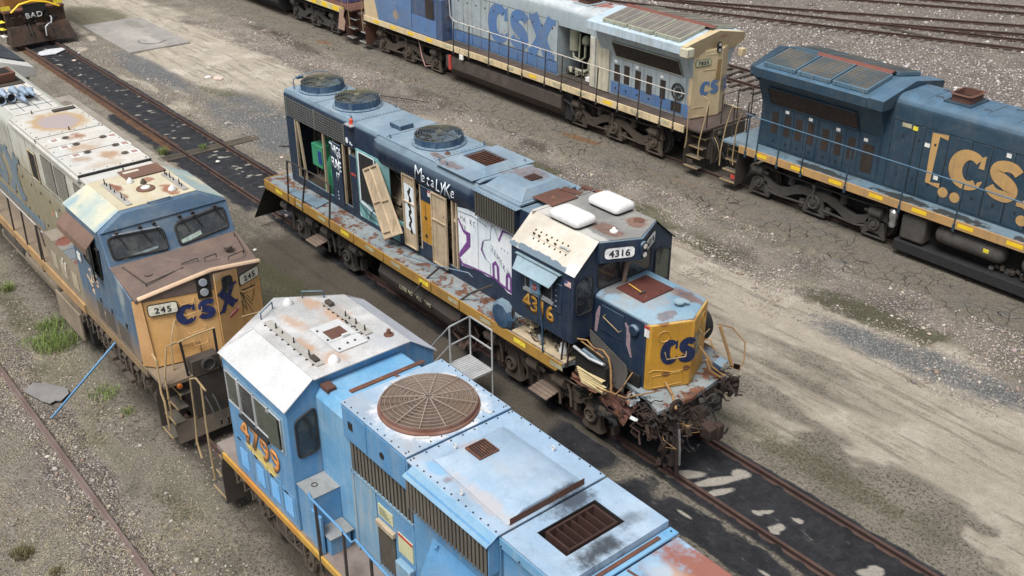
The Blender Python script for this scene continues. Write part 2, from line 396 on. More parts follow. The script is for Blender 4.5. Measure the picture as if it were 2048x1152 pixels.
    dark = np.maximum(dark, .9*blob(x, y, -11.5, 26.4, 4.0, 1.0, .05, .7)); dark = np.maximum(dark, .75*blob(x, y, -38, 10.2, 7, .6, 0, .6)); dark = np.maximum(dark, .6*blob(x, y, -25, 10.4, 3, .7, 0, .6))
    rusty = .9*blob(x, y, -17.0, 11.75, 1.5, .35, .15, .7)+.7*blob(x, y, -35.8, 11.3, 1.0, .4, .2, .7)+.55*band(y, -1.1, -.5, .1)*band(x, -46, -26, 1)+.5*blob(x, y, -9, -2.2, 1, .7, 0, .6)+.35*blob(x, y, -12, 11.6, 5, .5, 0, .7)
    olive = np.clip((fbm(x, y, .7, 141, 4)-.36)*3.5, 0, 1)*band(y, -18, -8.6, .8)*.95
    for nm, ch in (('m1', (sand, bluegr, black, moss)), ('m2', (peb, mud, dark, rusty)), ('m3', (pale, olive, pale*0, pale*0))):
        at = me.color_attributes.new(nm, 'FLOAT_COLOR', 'POINT')
        at.data.foreach_set('color', np.stack([np.clip(c, 0, 1) for c in ch], 1).astype(np.float32).ravel())
    o = bpy.data.objects.new('ground', me); link(o); tag(o, kind='structure', label='sandy and gravelly rail yard ground'); return o
PALE = [(-.35, -.52, .55, .18, .9), (.28, -.12, .75, .16, 1.15), (.55, -.38, .42, .13, 1.2), (.42, .45, .28, .2, .6), (1.45, -.3, .13, .1, 0), (1.52, -.18, .12, .07, 1), (1.58, -.06, .12, .07, 1),
        (2.0, -.48, .17, .13, 0), (2.02, -.28, .14, .1, 0), (2.1, .12, .15, .1, 0), (3.95, .0, .3, .16, .9), (3.95, .18, .2, .12, .5), (4.1, -.42, .09, .1, 0), (4.6, .3, .1, .08, 0), (4.65, -.08, .14, .05, .8),
        (4.75, -.35, .14, .05, .8), (5.2, .32, .1, .06, .6), (2.8, -1.5, .3, .05, .1), (.6, -1.45, .3, .05, .1)]
def ground_mat():
    k = NT('yard_ground')
    def att(nm):
        a = k.n('ShaderNodeAttribute'); a.attribute_name = nm
        s = k.n('ShaderNodeSeparateColor'); k.l(a.outputs['Color'], s.inputs[0]); return [s.outputs[0], s.outputs[1], s.outputs[2], a.outputs['Alpha']]
    m1, m2, m3 = att('m1'), att('m2'), att('m3')
    n1 = k.noise(.7, 9, .68); n2 = k.noise(3.5, 9, .74); n3 = k.noise(14, 6, .75); n4 = k.noise(45, 4, .8); n5 = k.noise(30, 5, .8, vec=k.vmul(k.pos(), (1.3, 1, 1)))
    def th(m, amp=.9, nn=None, e=.22):       # break up a mask edge with noise
        s = k.mth('ADD', m, k.mth('MULTIPLY', k.mth('SUBTRACT', nn or n2, .5), amp)); return k.mth('MULTIPLY', k.rng(s, .5-e, .5+e), k.rng(m, 0, .12))
    def peb(sc, a, b, c, vecn=None):
        col = k.n('ShaderNodeTexVoronoi'); col.inputs['Scale'].default_value = sc; k.l(k.pos(), col.inputs['Vector'])
        r = k.n('ShaderNodeValToRGB'); r.color_ramp.interpolation = 'LINEAR'
        e = r.color_ramp.elements; e[0].position = .05; e[0].color = (*a, 1); e[1].position = .95; e[1].color = (*c, 1); x = e.new(.5); x.color = (*b, 1)
        sp_ = k.n('ShaderNodeSeparateColor'); k.l(col.outputs['Color'], sp_.inputs[0]); k.l(sp_.outputs[0], r.inputs[0])
        return k.mix(k.rng(col.outputs['Distance'], .25, .62), r.outputs[0], tuple(v*.35 for v in b)), col.outputs['Distance']
    base = k.mix(k.rng(n1, .35, .65), (.20, .18, .145), (.32, .285, .235))
    base = k.mix(k.rng(n3, .48, .62), base, (.075, .066, .052)); base = k.mix(k.rng(n4, .55, .64), base, (.42, .38, .32)); base = k.mix(k.rng(n5, .55, .63), base, (.05, .045, .035))
    olive = k.mix(k.rng(n3, .42, .6), (.17, .16, .11), (.32, .295, .235)); olive = k.mix(k.rng(n4, .52, .62), olive, (.42, .39, .32)); olive = k.mix(k.rng(n5, .52, .6), olive, (.055, .055, .03))
    col = k.mix(th(m3[1], .8), base, olive)
    sandc = k.mix(k.rng(n2, .3, .7), (.52, .465, .385), (.42, .37, .30)); sandc = k.mix(k.rng(n1, .48, .7), sandc, (.63, .58, .50)); sandc = k.mix(k.mth('MULTIPLY', k.rng(n4, .54, .66), .5), sandc, (.22, .19, .15)); sandc = k.mix(k.mth('MULTIPLY', k.mth('MULTIPLY', k.rng(n5, .56, .62), k.rng(n1, .6, .4)), .7), sandc, (.16, .14, .115))
    st = k.noise(2.2, 7, .7, vec=k.vmul(k.pos(), (.16, 1.7, 1))); sandc = k.mix(k.mth('MULTIPLY', k.rng(k.mth('ADD', st, k.mth('MULTIPLY', k.mth('SUBTRACT', n3, .5), .25)), .52, .62), .62), sandc, (.20, .175, .14))
    col = k.mix(th(m1[0], .9, n2, .28), col, sandc)
    bp, bd = peb(26, (.12, .14, .16), (.24, .265, .29), (.46, .46, .45)); col = k.mix(k.mth('MULTIPLY', th(m1[1], 1.0, n2, .25), .85), col, bp)
    mudc = k.mix(k.rng(n2, .3, .7), (.15, .135, .112), (.225, .20, .165)); mudc = k.mix(k.rng(k.noise(1.2, 6, .7, vec=k.vmul(k.pos(), (.6, 1.6, 1))), .5, .7), mudc, (.145, .15, .155)); mudc = k.mix(k.rng(n3, .48, .64), mudc, (.29, .25, .19)); mudc = k.mix(k.rng(n5, .55, .62), mudc, (.08, .075, .065))
    cr = k.vor(2.6, feat='DISTANCE_TO_EDGE', vec=k.mix(.12, k.pos(), k.noise(2, 4, out=1))); crack = k.mth('MULTIPLY', k.rng(cr, .022, .006), k.rng(n1, .42, .58))
    mudc = k.mix(crack, mudc, (.045, .04, .035)); mm = th(m2[1], .5); col = k.mix(mm, col, mudc)
    p1, d1 = peb(17, (.14, .12, .115), (.36, .31, .295), (.66, .61, .57)); p2, d2 = peb(38, (.13, .11, .095), (.33, .28, .23), (.62, .56, .47))
    pp = k.mix(k.rng(n2, .42, .58), p1, p2); pp = k.mix(k.mth('MULTIPLY', k.rng(n1, .45, .62), .45), pp, (.30, .265, .225))
    pm = th(m2[0], 1.1, n2, .3); col = k.mix(pm, col, pp)
    dk = k.mix(k.rng(n3, .4, .65), (.045, .04, .034), (.10, .085, .065)); col = k.mix(k.mth('MULTIPLY', th(m2[2], 1.1, n2, .3), .75), col, dk)
    ms = k.mix(k.rng(n5, .42, .6), (.13, .13, .075), (.040, .044, .018)); col = k.mix(k.mth('MULTIPLY', th(m1[3], 1.5, k.mth('ADD', k.mth('MULTIPLY', n3, .55), k.mth('MULTIPLY', n2, .45)), .3), .75), col, ms)
    bk = k.mix(k.rng(n2, .35, .7), (.016, .017, .020), (.036, .037, .042)); bk = k.mix(k.rng(k.noise(5, 8, .75, vec=k.vmul(k.pos(), (.5, 1.4, 1))), .60, .74), bk, (.17, .16, .15))
    bkm = th(m1[2], .45, n3, .2); col = k.mix(bkm, col, bk)
    col = k.mix(k.mth('MULTIPLY', th(m3[0], .5, n3, .2), .9), col, k.mix(k.rng(n3, .3, .7), (.42, .39, .34), (.27, .25, .22)))
    col = k.mix(k.mth('MULTIPLY', th(m2[3], .9, n2, .3), .7), col, (.22, .105, .045))
    k.put(k.b.inputs['Base Color'], col); k.b.inputs['Roughness'].default_value = .95; k.b.inputs['Specular IOR Level'].default_value = .2
    k.put(k.b.inputs['Roughness'], k.rng(bkm, 0, 1, .95, .52))
    h = k.mth('ADD', k.mth('MULTIPLY', n3, .8), k.mth('MULTIPLY', n4, .5)); h = k.mth('ADD', h, k.mth('MULTIPLY', k.mth('MULTIPLY', d1, pm), -1.2)); h = k.mth('ADD', h, k.mth('MULTIPLY', n2, 1.4)); h = k.mth('SUBTRACT', h, k.mth('MULTIPLY', k.mth('MULTIPLY', crack, mm), 1.5))
    h = k.mth('MULTIPLY', h, k.rng(bkm, 0, 1, 1, .4))
    k.bump(h, 1.0, .06)
    return k.m
ground = make_ground(); ground.data.materials.append(ground_mat())
# ------------------------------------------------------------------ scattered stones (one mass nobody could count)
def stones(name, n, zones, sz, cols, seed, label):
    r = np.random.RandomState(seed); pts = []
    for (x0, x1, y0, y1, wt, fn) in zones:
        m = int(n*wt); x = r.uniform(x0, x1, m*3); y = r.uniform(y0, y1, m*3); keep = r.rand(m*3) < fn(x, y); pts.append(np.stack([x[keep][:m], y[keep][:m]], 1))
    p = np.concatenate(pts); m = len(p)
    o8 = np.array([(1, 0, 0), (-1, 0, 0), (0, 1, 0), (0, -1, 0), (0, 0, 1), (0, 0, -1)], float)
    tri = np.array([(0, 2, 4), (2, 1, 4), (1, 3, 4), (3, 0, 4), (2, 0, 5), (1, 2, 5), (3, 1, 5), (0, 3, 5)])
    s = ((sz[0]+(sz[1]-sz[0])*r.rand(m)**2.2)*(1+1.6*(r.rand(m) > .985)))[:, None, None]; v = o8[None]*(.6+.7*r.rand(m, 6, 1)); v = v*s
    a = r.rand(m)*6.28; c_, s_ = np.cos(a)[:, None], np.sin(a)[:, None]
    tl = r.uniform(-.5, .5, m)[:, None]; vx, vy, vz = v[..., 0], v[..., 1], v[..., 2]*.62; vx2 = vx+tl*vz*1.2
    X = vx2*c_-vy*s_+p[:, :1]; Y = vx2*s_+vy*c_+p[:, 1:]; Z = vz+ground_z(p[:, 0], p[:, 1])[:, None]+s[:, 0]*.12
    co = np.stack([X, Y, Z], 2).reshape(-1, 3).astype(np.float32); f = (tri[None]+(np.arange(m)*6)[:, None, None]).reshape(-1, 3).astype(np.int32)
    me = bpy.data.meshes.new(name); me.vertices.add(len(co)); me.vertices.foreach_set('co', co.ravel()); me.loops.add(f.size); me.loops.foreach_set('vertex_index', f.ravel())
    me.polygons.add(len(f)); me.polygons.foreach_set('loop_start', np.arange(0, f.size, 3, dtype=np.int32)); me.polygons.foreach_set('loop_total', np.full(len(f), 3, np.int32)); me.update(calc_edges=True)
    at = me.color_attributes.new('tone', 'FLOAT_COLOR', 'POINT'); C = np.array(cols)[r.randint(0, len(cols), m)]*(.75+.5*r.rand(m, 1)); C = np.repeat(np.concatenate([C, np.ones((m, 1))], 1), 6, 0)
    at.data.foreach_set('color', C.astype(np.float32).ravel())
    k = NT(name); a_ = k.n('ShaderNodeAttribute'); a_.attribute_name = 'tone'; k.put(k.b.inputs['Base Color'], k.mix(k.mth('MULTIPLY', k.noise(40, 3), .4), a_.outputs['Color'], (.15, .13, .11))); k.b.inputs['Roughness'].default_value = .9
    me.materials.append(k.m); o = bpy.data.objects.new(name, me); link(o); tag(o, label, kind='stuff', cat='gravel'); return o
one = lambda x, y: np.ones_like(x)
nf = lambda sd, t=.45: (lambda x, y: np.clip((fbm(x, y, .8, sd, 3)-t)*6, .04, 1))
TAN = [(.50, .45, .38), (.42, .37, .30), (.30, .25, .20), (.50, .46, .40), (.26, .19, .15), (.36, .33, .31), (.20, .18, .17)]
stones('gravel', 26000, [(-20, 2, -11.5, -9.9, .45, lambda x, y: np.exp(-((y+10.66)/.42)**2)), (-22, 4, -13.5, -9, .25, nf(3)), (-22, 5, -9.6, -5.5, .12, nf(5)), (-6, 8, -5.4, -2.4, .18, nf(9, .5))], (.010, .034), TAN, 1, 'tan gravel strewn beside the lone rail at the left')
stones('ballast', 30000, [(-45, 4, 7.6, 10.6, .62, nf(13, .42)), (-34, -2, 2.0, 5, .12, nf(15, .55)), (-10, 8, 6.4, 8.6, .12, nf(17, .5)), (-45, -19, 1.2, 2.6, .14, nf(19, .45))], (.014, .045), TAN+[(.34, .27, .27)], 2, 'pinkish stones along the foot of the mud bank')
stones('ballast', 34000, [(-45, 0, 16, 34, .7, one), (-40, -5, 24, 46, .3, one)], (.03, .075), [(.42, .38, .37), (.52, .49, .47), (.24, .22, .22), (.64, .60, .58), (.36, .29, .28), (.13, .12, .12)], 3, 'grey pink ballast around the far tracks')
def twigs(n, x0, x1, y0, y1, seed):
    r = np.random.RandomState(seed); x = r.uniform(x0, x1, n); y = r.uniform(y0, y1, n); kp = fbm(x, y, .6, 77, 3) > .46; x, y = x[kp], y[kp]; m = len(x); a = r.rand(m)*6.28; L_ = r.uniform(.04, .22, m); w_ = .0035; z = ground_z(x, y)+.012
    dx, dy = np.cos(a)*L_, np.sin(a)*L_; nx, ny = -np.sin(a)*w_, np.cos(a)*w_; h_ = r.uniform(0, .05, m)
    co = np.stack([np.stack([x-nx, y-ny, z], 1), np.stack([x+nx, y+ny, z], 1), np.stack([x+dx+nx, y+dy+ny, z+h_], 1), np.stack([x+dx-nx, y+dy-ny, z+h_], 1)], 1).reshape(-1, 3).tolist()
    me = bpy.data.meshes.new('dry_grass'); me.from_pydata(co, [], [(i*4, i*4+1, i*4+2, i*4+3) for i in range(m)]); me.materials.append(plain('straw', (.30, .26, .17), .9, var=.6, sc=3))
    tag(link(bpy.data.objects.new('dry_grass', me)), 'dry stalks and litter strewn over the ground at the left', 'dry grass', kind='stuff')
twigs(16000, -22, 2, -14, -9, 4)
# ------------------------------------------------------------------ tracks
m_rail = paint('rail_rust', (.050, .028, .024), var=(.075, .040, .032), rust=.2, rs=4, streak=0, grime=.3, rough=.8)
m_railold = paint('rail_worn', (.155, .115, .105), var=(.12, .08, .07), rust=.1, streak=0, grime=.15, rough=.6)
m_tie = paint('sleeper_wood', (.10, .088, .075), var=(.17, .15, .13), rust=0, streak=0, grime=.6, gcol=(.04, .035, .03), rough=.95)
def rail_prof(c=0): return [(c-.065, -.15), (c+.065, -.15), (c+.065, -.137), (c+.012, -.12), (c+.012, -.035), (c+.036, -.03), (c+.036, 0), (c-.036, 0), (c-.036, -.03), (c-.012, -.035), (c-.012, -.12), (c-.065, -.137)]
def rail_between(g, a, b, dz=0):
    a, b = Vector((*a, 0)), Vector((*b, 0)); d = (b-a).normalized(); n = Vector((-d.y, d.x, 0))
    A = [a+n*u+Vector((0, 0, v+dz)) for u, v in rail_prof()]; B = [b+n*u+Vector((0, 0, v+dz)) for u, v in rail_prof()]; g.loft(A, B)
def track(label, segs, mat, ties=(), dz=0, tdz=0, group='railway tracks of the yard'):
    """segs: polylines, one rail each; ties: (cx, cy, angle)"""
    r = empty('rail_track', (segs[0][0][0], segs[0][0][1], -.15), label, 'railway track', group)
    for pl in segs:
        g = G()
        for a, b in zip(pl, pl[1:]): rail_between(g, a, b, dz)
        g.make('rail', mat, r, smooth=20)
    proto = None
    for i, (cx, cy, an) in enumerate(ties):
        if proto is None:
            g = G(); g.box(-.11, .11, -1.3, 1.3, -.08, .02); proto = bpy.data.meshes.new('sleeper')
            proto.from_pydata(g.v, [], g.f); bm = bmesh.new(); bm.from_mesh(proto); bmesh.ops.recalc_face_normals(bm, faces=bm.faces); bmesh.ops.bevel(bm, geom=bm.edges, offset=.012, segments=1, affect='EDGES'); bm.to_mesh(proto); bm.free(); proto.materials.append(m_tie)
        o = bpy.data.objects.new('sleeper', proto); link(o); o.parent = r
        o.location = Vector((cx, cy, GZ+.02+tdz+rnd.uniform(-.015, .01)))-r.location; o.rotation_euler = (0, 0, an+rnd.uniform(-.03, .03)); o.scale = (rnd.uniform(.85, 1.1), rnd.uniform(.95, 1.04), 1)
    return r
g_ = .755
track('rusty track in black ballast that the wrecked blue locomotive stands on', [[(-90, -g_), (60, -g_)], [(-90, g_), (60, g_)]], m_rail)
track('track under the two locomotives nose to nose at left', [[(-80, -7.2-g_), (60, -7.2-g_)], [(-80, -7.2+g_), (60, -7.2+g_)]], m_rail)
track('track under the line of locomotives at the upper right', [[(-90, 13.6-g_), (60, 13.6-g_)], [(-90, 13.6+g_), (60, 13.6+g_)]], m_rail)
track('lone worn rail in gravel at the lower left', [[(-60, -10.66), (-10.8, -10.68), (40, -10.60)]], m_railold)
track('straight track just behind the tail of the dark blue locomotive', [[(-70, 21.8), (60, 21.8)], [(-70, 23.43), (60, 23.43)]], m_rail, [(x, 22.62, 0) for x in np.arange(-30, -10, .62)], .12, .12)
def ext(a, b, t0, t1): return (a[0]+(b[0]-a[0])*t0, a[1]+(b[1]-a[1])*t0), (a[0]+(b[0]-a[0])*t1, a[1]+(b[1]-a[1])*t1)
FE = ((-22.13, 32.27), (-11.96, 36.36)); FD = ((-23.13, 33.59), (-12.77, 37.93))
def offt(a, b, k_, n, t0, t1):
    an = math.atan2(b[1]-a[1], b[0]-a[0]); out = []
    for i in range(n):
        t = t0+(t1-t0)*i/(n-1); out.append((a[0]+(b[0]-a[0])*t-math.sin(an)*k_, a[1]+(b[1]-a[1])*t+math.cos(an)*k_, an))
    return out
track('nearest of the far tracks, slanting behind the line of locomotives', [list(ext(*FE, -4, 5)), list(ext(*FD, -4, 5))], m_rail, offt(*FE, .8, 86, -2.2, 2.6), .14, .12)
E2 = ((-20.2, 34.9), (-13.35, 39.0)); D2 = ((-23.96, 34.69), (-14.18, 40.64))
track('far track joining the nearest one through a switch', [list(ext(*E2, -.15, 6)), list(ext(*D2, -1.0, 6))], m_rail, offt(*D2, -.8, 56, -.6, 3), .14, .12)
track('farthest track at the top right of the yard', [list(ext((-24.09, 38.58), (-15.51, 43.19), -1.4, 5)), list(ext((-25.6, 39.45), (-16.25, 44.61), -1.4, 5))], m_rail, offt((-24.09, 38.58), (-15.51, 43.19), .78, 60, -1, 3), .14, .12)
# ================================================================== shared paints
m_dark = paint('underframe_grime', (.040, .034, .029), var=(.062, .050, .041), rust=.25, rs=2, streak=.3, grime=.5, gcol=(.10, .075, .052), rough=.85)
m_truck = paint('truck_dirt', (.085, .066, .050), var=(.055, .045, .036), rust=.15, rs=3, streak=.2, grime=.5, gcol=(.13, .10, .075), rough=.9)
m_truckg = paint('truck_grey', (.060, .056, .052), var=(.042, .038, .035), rust=.05, rs=3, streak=.2, grime=.4, gcol=(.11, .095, .075), rough=.85)
m_wheel = paint('wheel_steel', (.055, .045, .04), rust=.5, rs=3, streak=0, grime=.4, rough=.75)
m_black = plain('matt_black', (.016, .016, .017), .8)
m_hole = plain('dark_inside', (.010, .009, .008), .95)
m_rubber = plain('rubber_black', (.02, .02, .021), .7)
m_rustp = paint('rusty_sheet', (.085, .036, .026), var=(.13, .055, .038), rust=.6, rs=3, streak=.2, grime=.4, rough=.85)
m_rustd = paint('torn_rusty_steel', (.018, .011, .010), var=(.045, .019, .014), rust=.12, rs=6, streak=0, grime=.4, gcol=(.13, .11, .08), rough=.9)
m_yrail = paint('handrail_cream', (.38, .27, .14), var=(.30, .22, .12), rust=.45, rs=4, streak=.3, grime=.35, rough=.6)
m_brail = paint('handrail_black', (.045, .038, .034), rust=.55, rs=4, streak=0, grime=.3, rough=.7)
m_grate = paint('step_grating', (.09, .08, .065), rust=.3, rs=5, streak=0, grime=.5, rough=.85)
m_lens = NT('lamp_glass'); m_lens.b.inputs['Base Color'].default_value = (.75, .76, .78, 1); m_lens.b.inputs['Roughness'].default_value = .12; m_lens.b.inputs['Metallic'].default_value = .7; m_lens = m_lens.m
m_glass = glassm('cab_glass'); m_glass2 = glassm('cab_glass_green', (.055, .07, .055))
m_chrome = plain('bright_metal', (.45, .46, .47), .35, .8)
m_white = plain('white_label', (.72, .72, .70), .6); m_redl = plain('red_label', (.45, .06, .05), .6); m_yell = plain('yellow_reflector', (.78, .52, .02), .5, var=.1)
m_yellowlab = plain('yellow_label', (.75, .62, .05), .6); m_cream_l = plain('dull_reflector', (.38, .36, .24), .6)
m_num = plain('number_black', (.02, .02, .025), .6); m_numw = plain('number_plate', (.62, .60, .50), .5); m_numww = plain('number_plate_white', (.78, .78, .78), .5)
# ================================================================== trucks
def wheels(root, xs, r, name='wheel'):
    for x in xs:
        for sd in (-1, 1):
            g = G(root['yc']); y = sd*.72
            g.lathe((x, y, r), [(r+.03, -sd*.05), (r+.03, -sd*.02), (r, 0), (r, sd*.09), (r*.86, sd*.09), (r*.82, sd*.05), (.16, sd*.04), (.15, sd*.12), (.05, sd*.12)], 'y', 32)
            if sd < 0: g.cyl((x, -.7, r), (x, .7, r), .09, 10)
            g.make(name, m_wheel, root['trk'], smooth=30)
class Lo:   # locomotive record
    def __init__(s, name, x, yc, label, group='retired freight locomotives'):
        s.root = empty(name, (x, yc, 0), label, 'locomotive', group); s.yc = yc; YCS[s.root.name] = yc
    def g(s): return G(s.yc)
    def box(s, name, mat, *b, bevel=.01, parent=None, label=None):
        g = s.g(); g.box(*b); return g.make(name, mat, parent or s.root, bevel, label=label)
def truck_ge(L, xa, mat, sgn=1, r=.53, label=None):
    """three-axle truck with the swooping cast frame; xa = axle positions"""
    x0, x2 = min(xa), max(xa); xm = sorted(xa)[1]; t = empty('truck', (0, 0, 0), parent=L.root); t['yc'] = L.yc
    if label: t['label'] = label
    rec = {'yc': L.yc, 'trk': t}
    wheels(rec, xa, r)
    for sd in (-1, 1):
        y0, y1 = sorted((sd*.98, sd*1.12)); yo = sd*1.12
        g = L.g()
        def half(sx, xe):       # outline from centre to one end
            d = xe-xm; f = lambda t: xm+d*t
            return [(f(0), .86), (f(.16), .90), (f(.34), .84), (f(.52), .62), (f(.68), .55), (f(.82), .66), (f(.92), .86), (f(1.02), .98), (f(1.14), .98), (f(1.2), .82)], [(f(1.2), .66), (f(1.08), .70), (f(.96), .62), (f(.84), .42), (f(.70), .27), (f(.52), .30), (f(.36), .50), (f(.2), .62), (f(0), .60)]
        ta, ba = half(-1, x0); tb, bb = half(1, x2)
        poly = list(reversed(ta))+tb[1:]+bb[:-1]+list(reversed(ba))
        g.prism(poly, 'y', y0, y1)
        for xx, zz in ((xm+(x0-xm)*.62, .47), (xm+(x2-xm)*.62, .47)): g.ring((xx, yo+sd*.004, zz), .05, .012, 'y', 10, 4)
        g.make('side_frame', mat, t, .02)
        for x in xa:
            g = L.g(); e = 0 if x == xm else 1
            g.box(x-.17, x+.17, y0-.02, y1+.02, .22, .80 if e else .60)       # pedestal
            g.loft([(x-.17, yo+sd*.0, .60), (x-.17, yo+sd*.0, .22), (x-.36, yo, .06), (x-.42, yo, .12), (x-.30, yo, .60)], [(x-.17, yo-sd*.09, .60), (x-.17, yo-sd*.09, .22), (x-.36, yo-sd*.09, .06), (x-.42, yo-sd*.09, .12), (x-.30, yo-sd*.09, .60)])
            g.loft([(x+.17, yo, .60), (x+.17, yo, .22), (x+.36, yo, .06), (x+.42, yo, .12), (x+.30, yo, .60)], [(x+.17, yo-sd*.09, .60), (x+.17, yo-sd*.09, .22), (x+.36, yo-sd*.09, .06), (x+.42, yo-sd*.09, .12), (x+.30, yo-sd*.09, .60)])
            g.box(x-.42, x+.42, min(yo, yo-sd*.1), max(yo, yo-sd*.1), .055, .11)
            g.make('pedestal', mat, t, .012)
        for x in xa:
            g = L.g(); R = .20 if x != xm else .25; zz = r if x != xm else r-.02
            g.lathe((x, yo, zz), [(R, 0), (R, sd*.07), (R*.86, sd*.10), (R*.80, sd*.10), (R*.72, sd*.06), (R*.4, sd*.07), (R*.36, sd*.12), (.02, sd*.12)], 'y', 20)
            for q in range(6): a = q*math.pi/3; g.cyl((x+math.cos(a)*R*.84, yo+sd*.1, zz+math.sin(a)*R*.84), (x+math.cos(a)*R*.84, yo+sd*.125, zz+math.sin(a)*R*.84), .018, 6)
            if x == xm: g.cyl((x, yo+sd*.13, zz-.05), (x, yo+sd*.10, zz+.62), .035, 8); g.box(x-.06, x+.06, min(yo, yo+sd*.15), max(yo, yo+sd*.15), zz+.5, zz+.62)
            g.make('journal_box', mat, t)
        for x, dr in ((x0-.25*1, 1), (x2+.25, -1)):
            g = L.g(); g.cyl((x, yo+sd*.05, .93), (x+dr*.42, yo+sd*.05, .93), .155, 16); g.cyl((x-dr*.03, yo+sd*.05, .93), (x, yo+sd*.05, .93), .11, 12); g.cyl((x+dr*.42, yo+sd*.05, .93), (x+dr*.62, yo+sd*.05, .90), .05, 8); g.make('brake_cylinder', mat, t)
        for x in (xm+(x0-xm)*.45, xm+(x2-xm)*.45):
            g = L.g()
            for q in range(5): g.ring((x, sd*1.02, .78+q*.05), .10, .022, 'z', 12, 5)
            g.cyl((x, sd*1.02, .70), (x, sd*1.02, 1.06), .05, 8); g.box(x-.14, x+.14, sd*1.02-.13, sd*1.02+.13, 1.03, 1.10); g.make('spring', mat, t)
        g = L.g(); yb = yo-sd*.03
        g.tube([(x0-.1, yb, 1.12), (x0+.6, yb+sd*.1, 1.10), (xm, yb+sd*.06, 1.08), (x2-.4, yb+sd*.1, 1.10), (x2+.3, yb, 1.15)], .022)
        g.tube([(x0+.35, yb, .30), (x0+.7, yb, .25), (xm-.35, yb, .30)], .04); g.tube([(x2-.35, yb, .30), (x2-.7, yb, .25), (xm+.35, yb, .30)], .04)
        g.tube([(x0-.3, yb, 1.2), (x0-.45, yb+sd*.05, .95), (x0-.5, yb, .55)], .016); g.tube([(x2+.3, yb, 1.2), (x2+.42, yb+sd*.05, .9), (x2+.4, yb, .35), (x2+.2, yb, .2)], .016)
        for x in (xm-.5, xm+.5, x0+.4, x2-.4): g.box(x-.09, x+.09, min(yb, yb-sd*.12), max(yb, yb-sd*.12), .18, .42)
        g.make('brake_rigging', mat, t, smooth=50)
    g = L.g(); g.box(x0-.3, x2+.3, -.5, .5, .45, 1.0); g.box(xm-.5, xm+.5, -1.0, 1.0, .72, .98); g.make('bolster', m_black, t, .02)
    return t
def truck_emd(L, xa, mat, r=.51):
    """two-axle swing-hanger truck"""
    x0, x1 = xa; xm = (x0+x1)/2; t = empty('truck', (0, 0, 0), parent=L.root); rec = {'yc': L.yc, 'trk': t}
    wheels(rec, xa, r)
    for sd in (-1, 1):
        yo = sd*1.12; y0, y1 = sorted((sd*.98, yo)); g = L.g()
        g.prism([(x0-.75, .92), (x0-.45, .98), (x0+.35, .98), (x0+.55, .80), (x1-.55, .80), (x1-.35, .98), (x1+.45, .98), (x1+.75, .92), (x1+.72, .70), (x1+.32, .64), (x1+.2, .80), (x1-.2, .80), (x1-.32, .60), (x1-.5, .50), (x0+.5, .50), (x0+.32, .60), (x0+.2, .80), (x0-.2, .80), (x0-.32, .64), (x0-.72, .70)], 'y', y0, y1)
        g.make('side_frame', mat, t, .02)
        for x in xa:
            g = L.g(); g.loft([(x-.19, yo+sd*.02, .86), (x+.19, yo+sd*.02, .86), (x+.24, yo+sd*.02, .30), (x+.34, yo+sd*.02, .12), (x+.22, yo+sd*.02, .06), (x-.22, yo+sd*.02, .06), (x-.34, yo+sd*.02, .12), (x-.24, yo+sd*.02, .30)], [(x-.19, yo-sd*.14, .86), (x+.19, yo-sd*.14, .86), (x+.24, yo-sd*.14, .30), (x+.34, yo-sd*.14, .12), (x+.22, yo-sd*.14, .06), (x-.22, yo-sd*.14, .06), (x-.34, yo-sd*.14, .12), (x-.24, yo-sd*.14, .30)])
            g.lathe((x, yo+sd*.02, r), [(.19, 0), (.19, sd*.08), (.15, sd*.11), (.13, sd*.10), (.12, sd*.05), (.02, sd*.05)], 'y', 20)
            for q in range(3):
                a = q*2.094+.5; g.ob((x+math.cos(a)*.05, yo+sd*.10, r+math.sin(a)*.05), (.09, .03, .03), (0, -a, 0))
            g.make('journal_box', mat, t, .01)
            for dx in (-.42, .42):
                g = L.g(); g.cyl((x+dx, yo-sd*.02, .78), (x+dx, yo-sd*.02, 1.12), .10, 12); g.make('spring', mat, t)
        for x, dr in ((x0+.75, -1), (x1-.75, 1), (x0-.45, 1), (x1+.45, -1)):
            g = L.g(); g.cyl((x, yo+sd*.12, .98), (x-dr*.38, yo+sd*.12, .98), .15, 16); g.cyl((x-dr*.38, yo+sd*.12, .98), (x-dr*.55, yo+sd*.12, .92), .05, 8); g.tube([(x, yo+sd*.1, .98), (x+dr*.1, yo+sd*.1, .8), (x+dr*.12, yo+sd*.08, .4)], .035); g.make('brake_cylinder', mat, t)
        g = L.g(); g.box(xm-.45, xm+.45, min(yo, yo-sd*.12)-.0, max(yo, yo+sd*.06), .22, .38)
        for q in range(3): g.box(xm-.42, xm+.42, min(yo, yo+sd*.05), max(yo, yo+sd*.05), .42+q*.07, .46+q*.07)
        g.tube([(xm-.35, yo+sd*.08, .85), (xm-.40, yo+sd*.08, .28)], .04); g.tube([(xm+.35, yo+sd*.08, .85), (xm+.40, yo+sd*.08, .28)], .04)
        g.make('spring_plank', mat, t, .01)
        g = L.g(); g.tube([(x0-.6, yo+sd*.05, 1.05), (x0, yo+sd*.16, 1.12), (x1, yo+sd*.16, 1.12), (x1+.6, yo+sd*.05, 1.05)], .02)
        for x in (x0-.62, x0+.62, x1-.62, x1+.62): g.tube([(x, yo-sd*.08, .9), (x, yo-sd*.06, .35)], .035); g.box(x-.05, x+.05, min(yo-sd*.2, yo-sd*.02), max(yo-sd*.2, yo-sd*.02), .25, .6)
        g.make('brake_rigging', mat, t, smooth=50)
    g = L.g(); g.box(x0-.5, x1+.5, -.5, .5, .5, 1.0); g.box(xm-.4, xm+.4, -1, 1, .6, .95); g.make('bolster', m_black, t, .02)
    return t
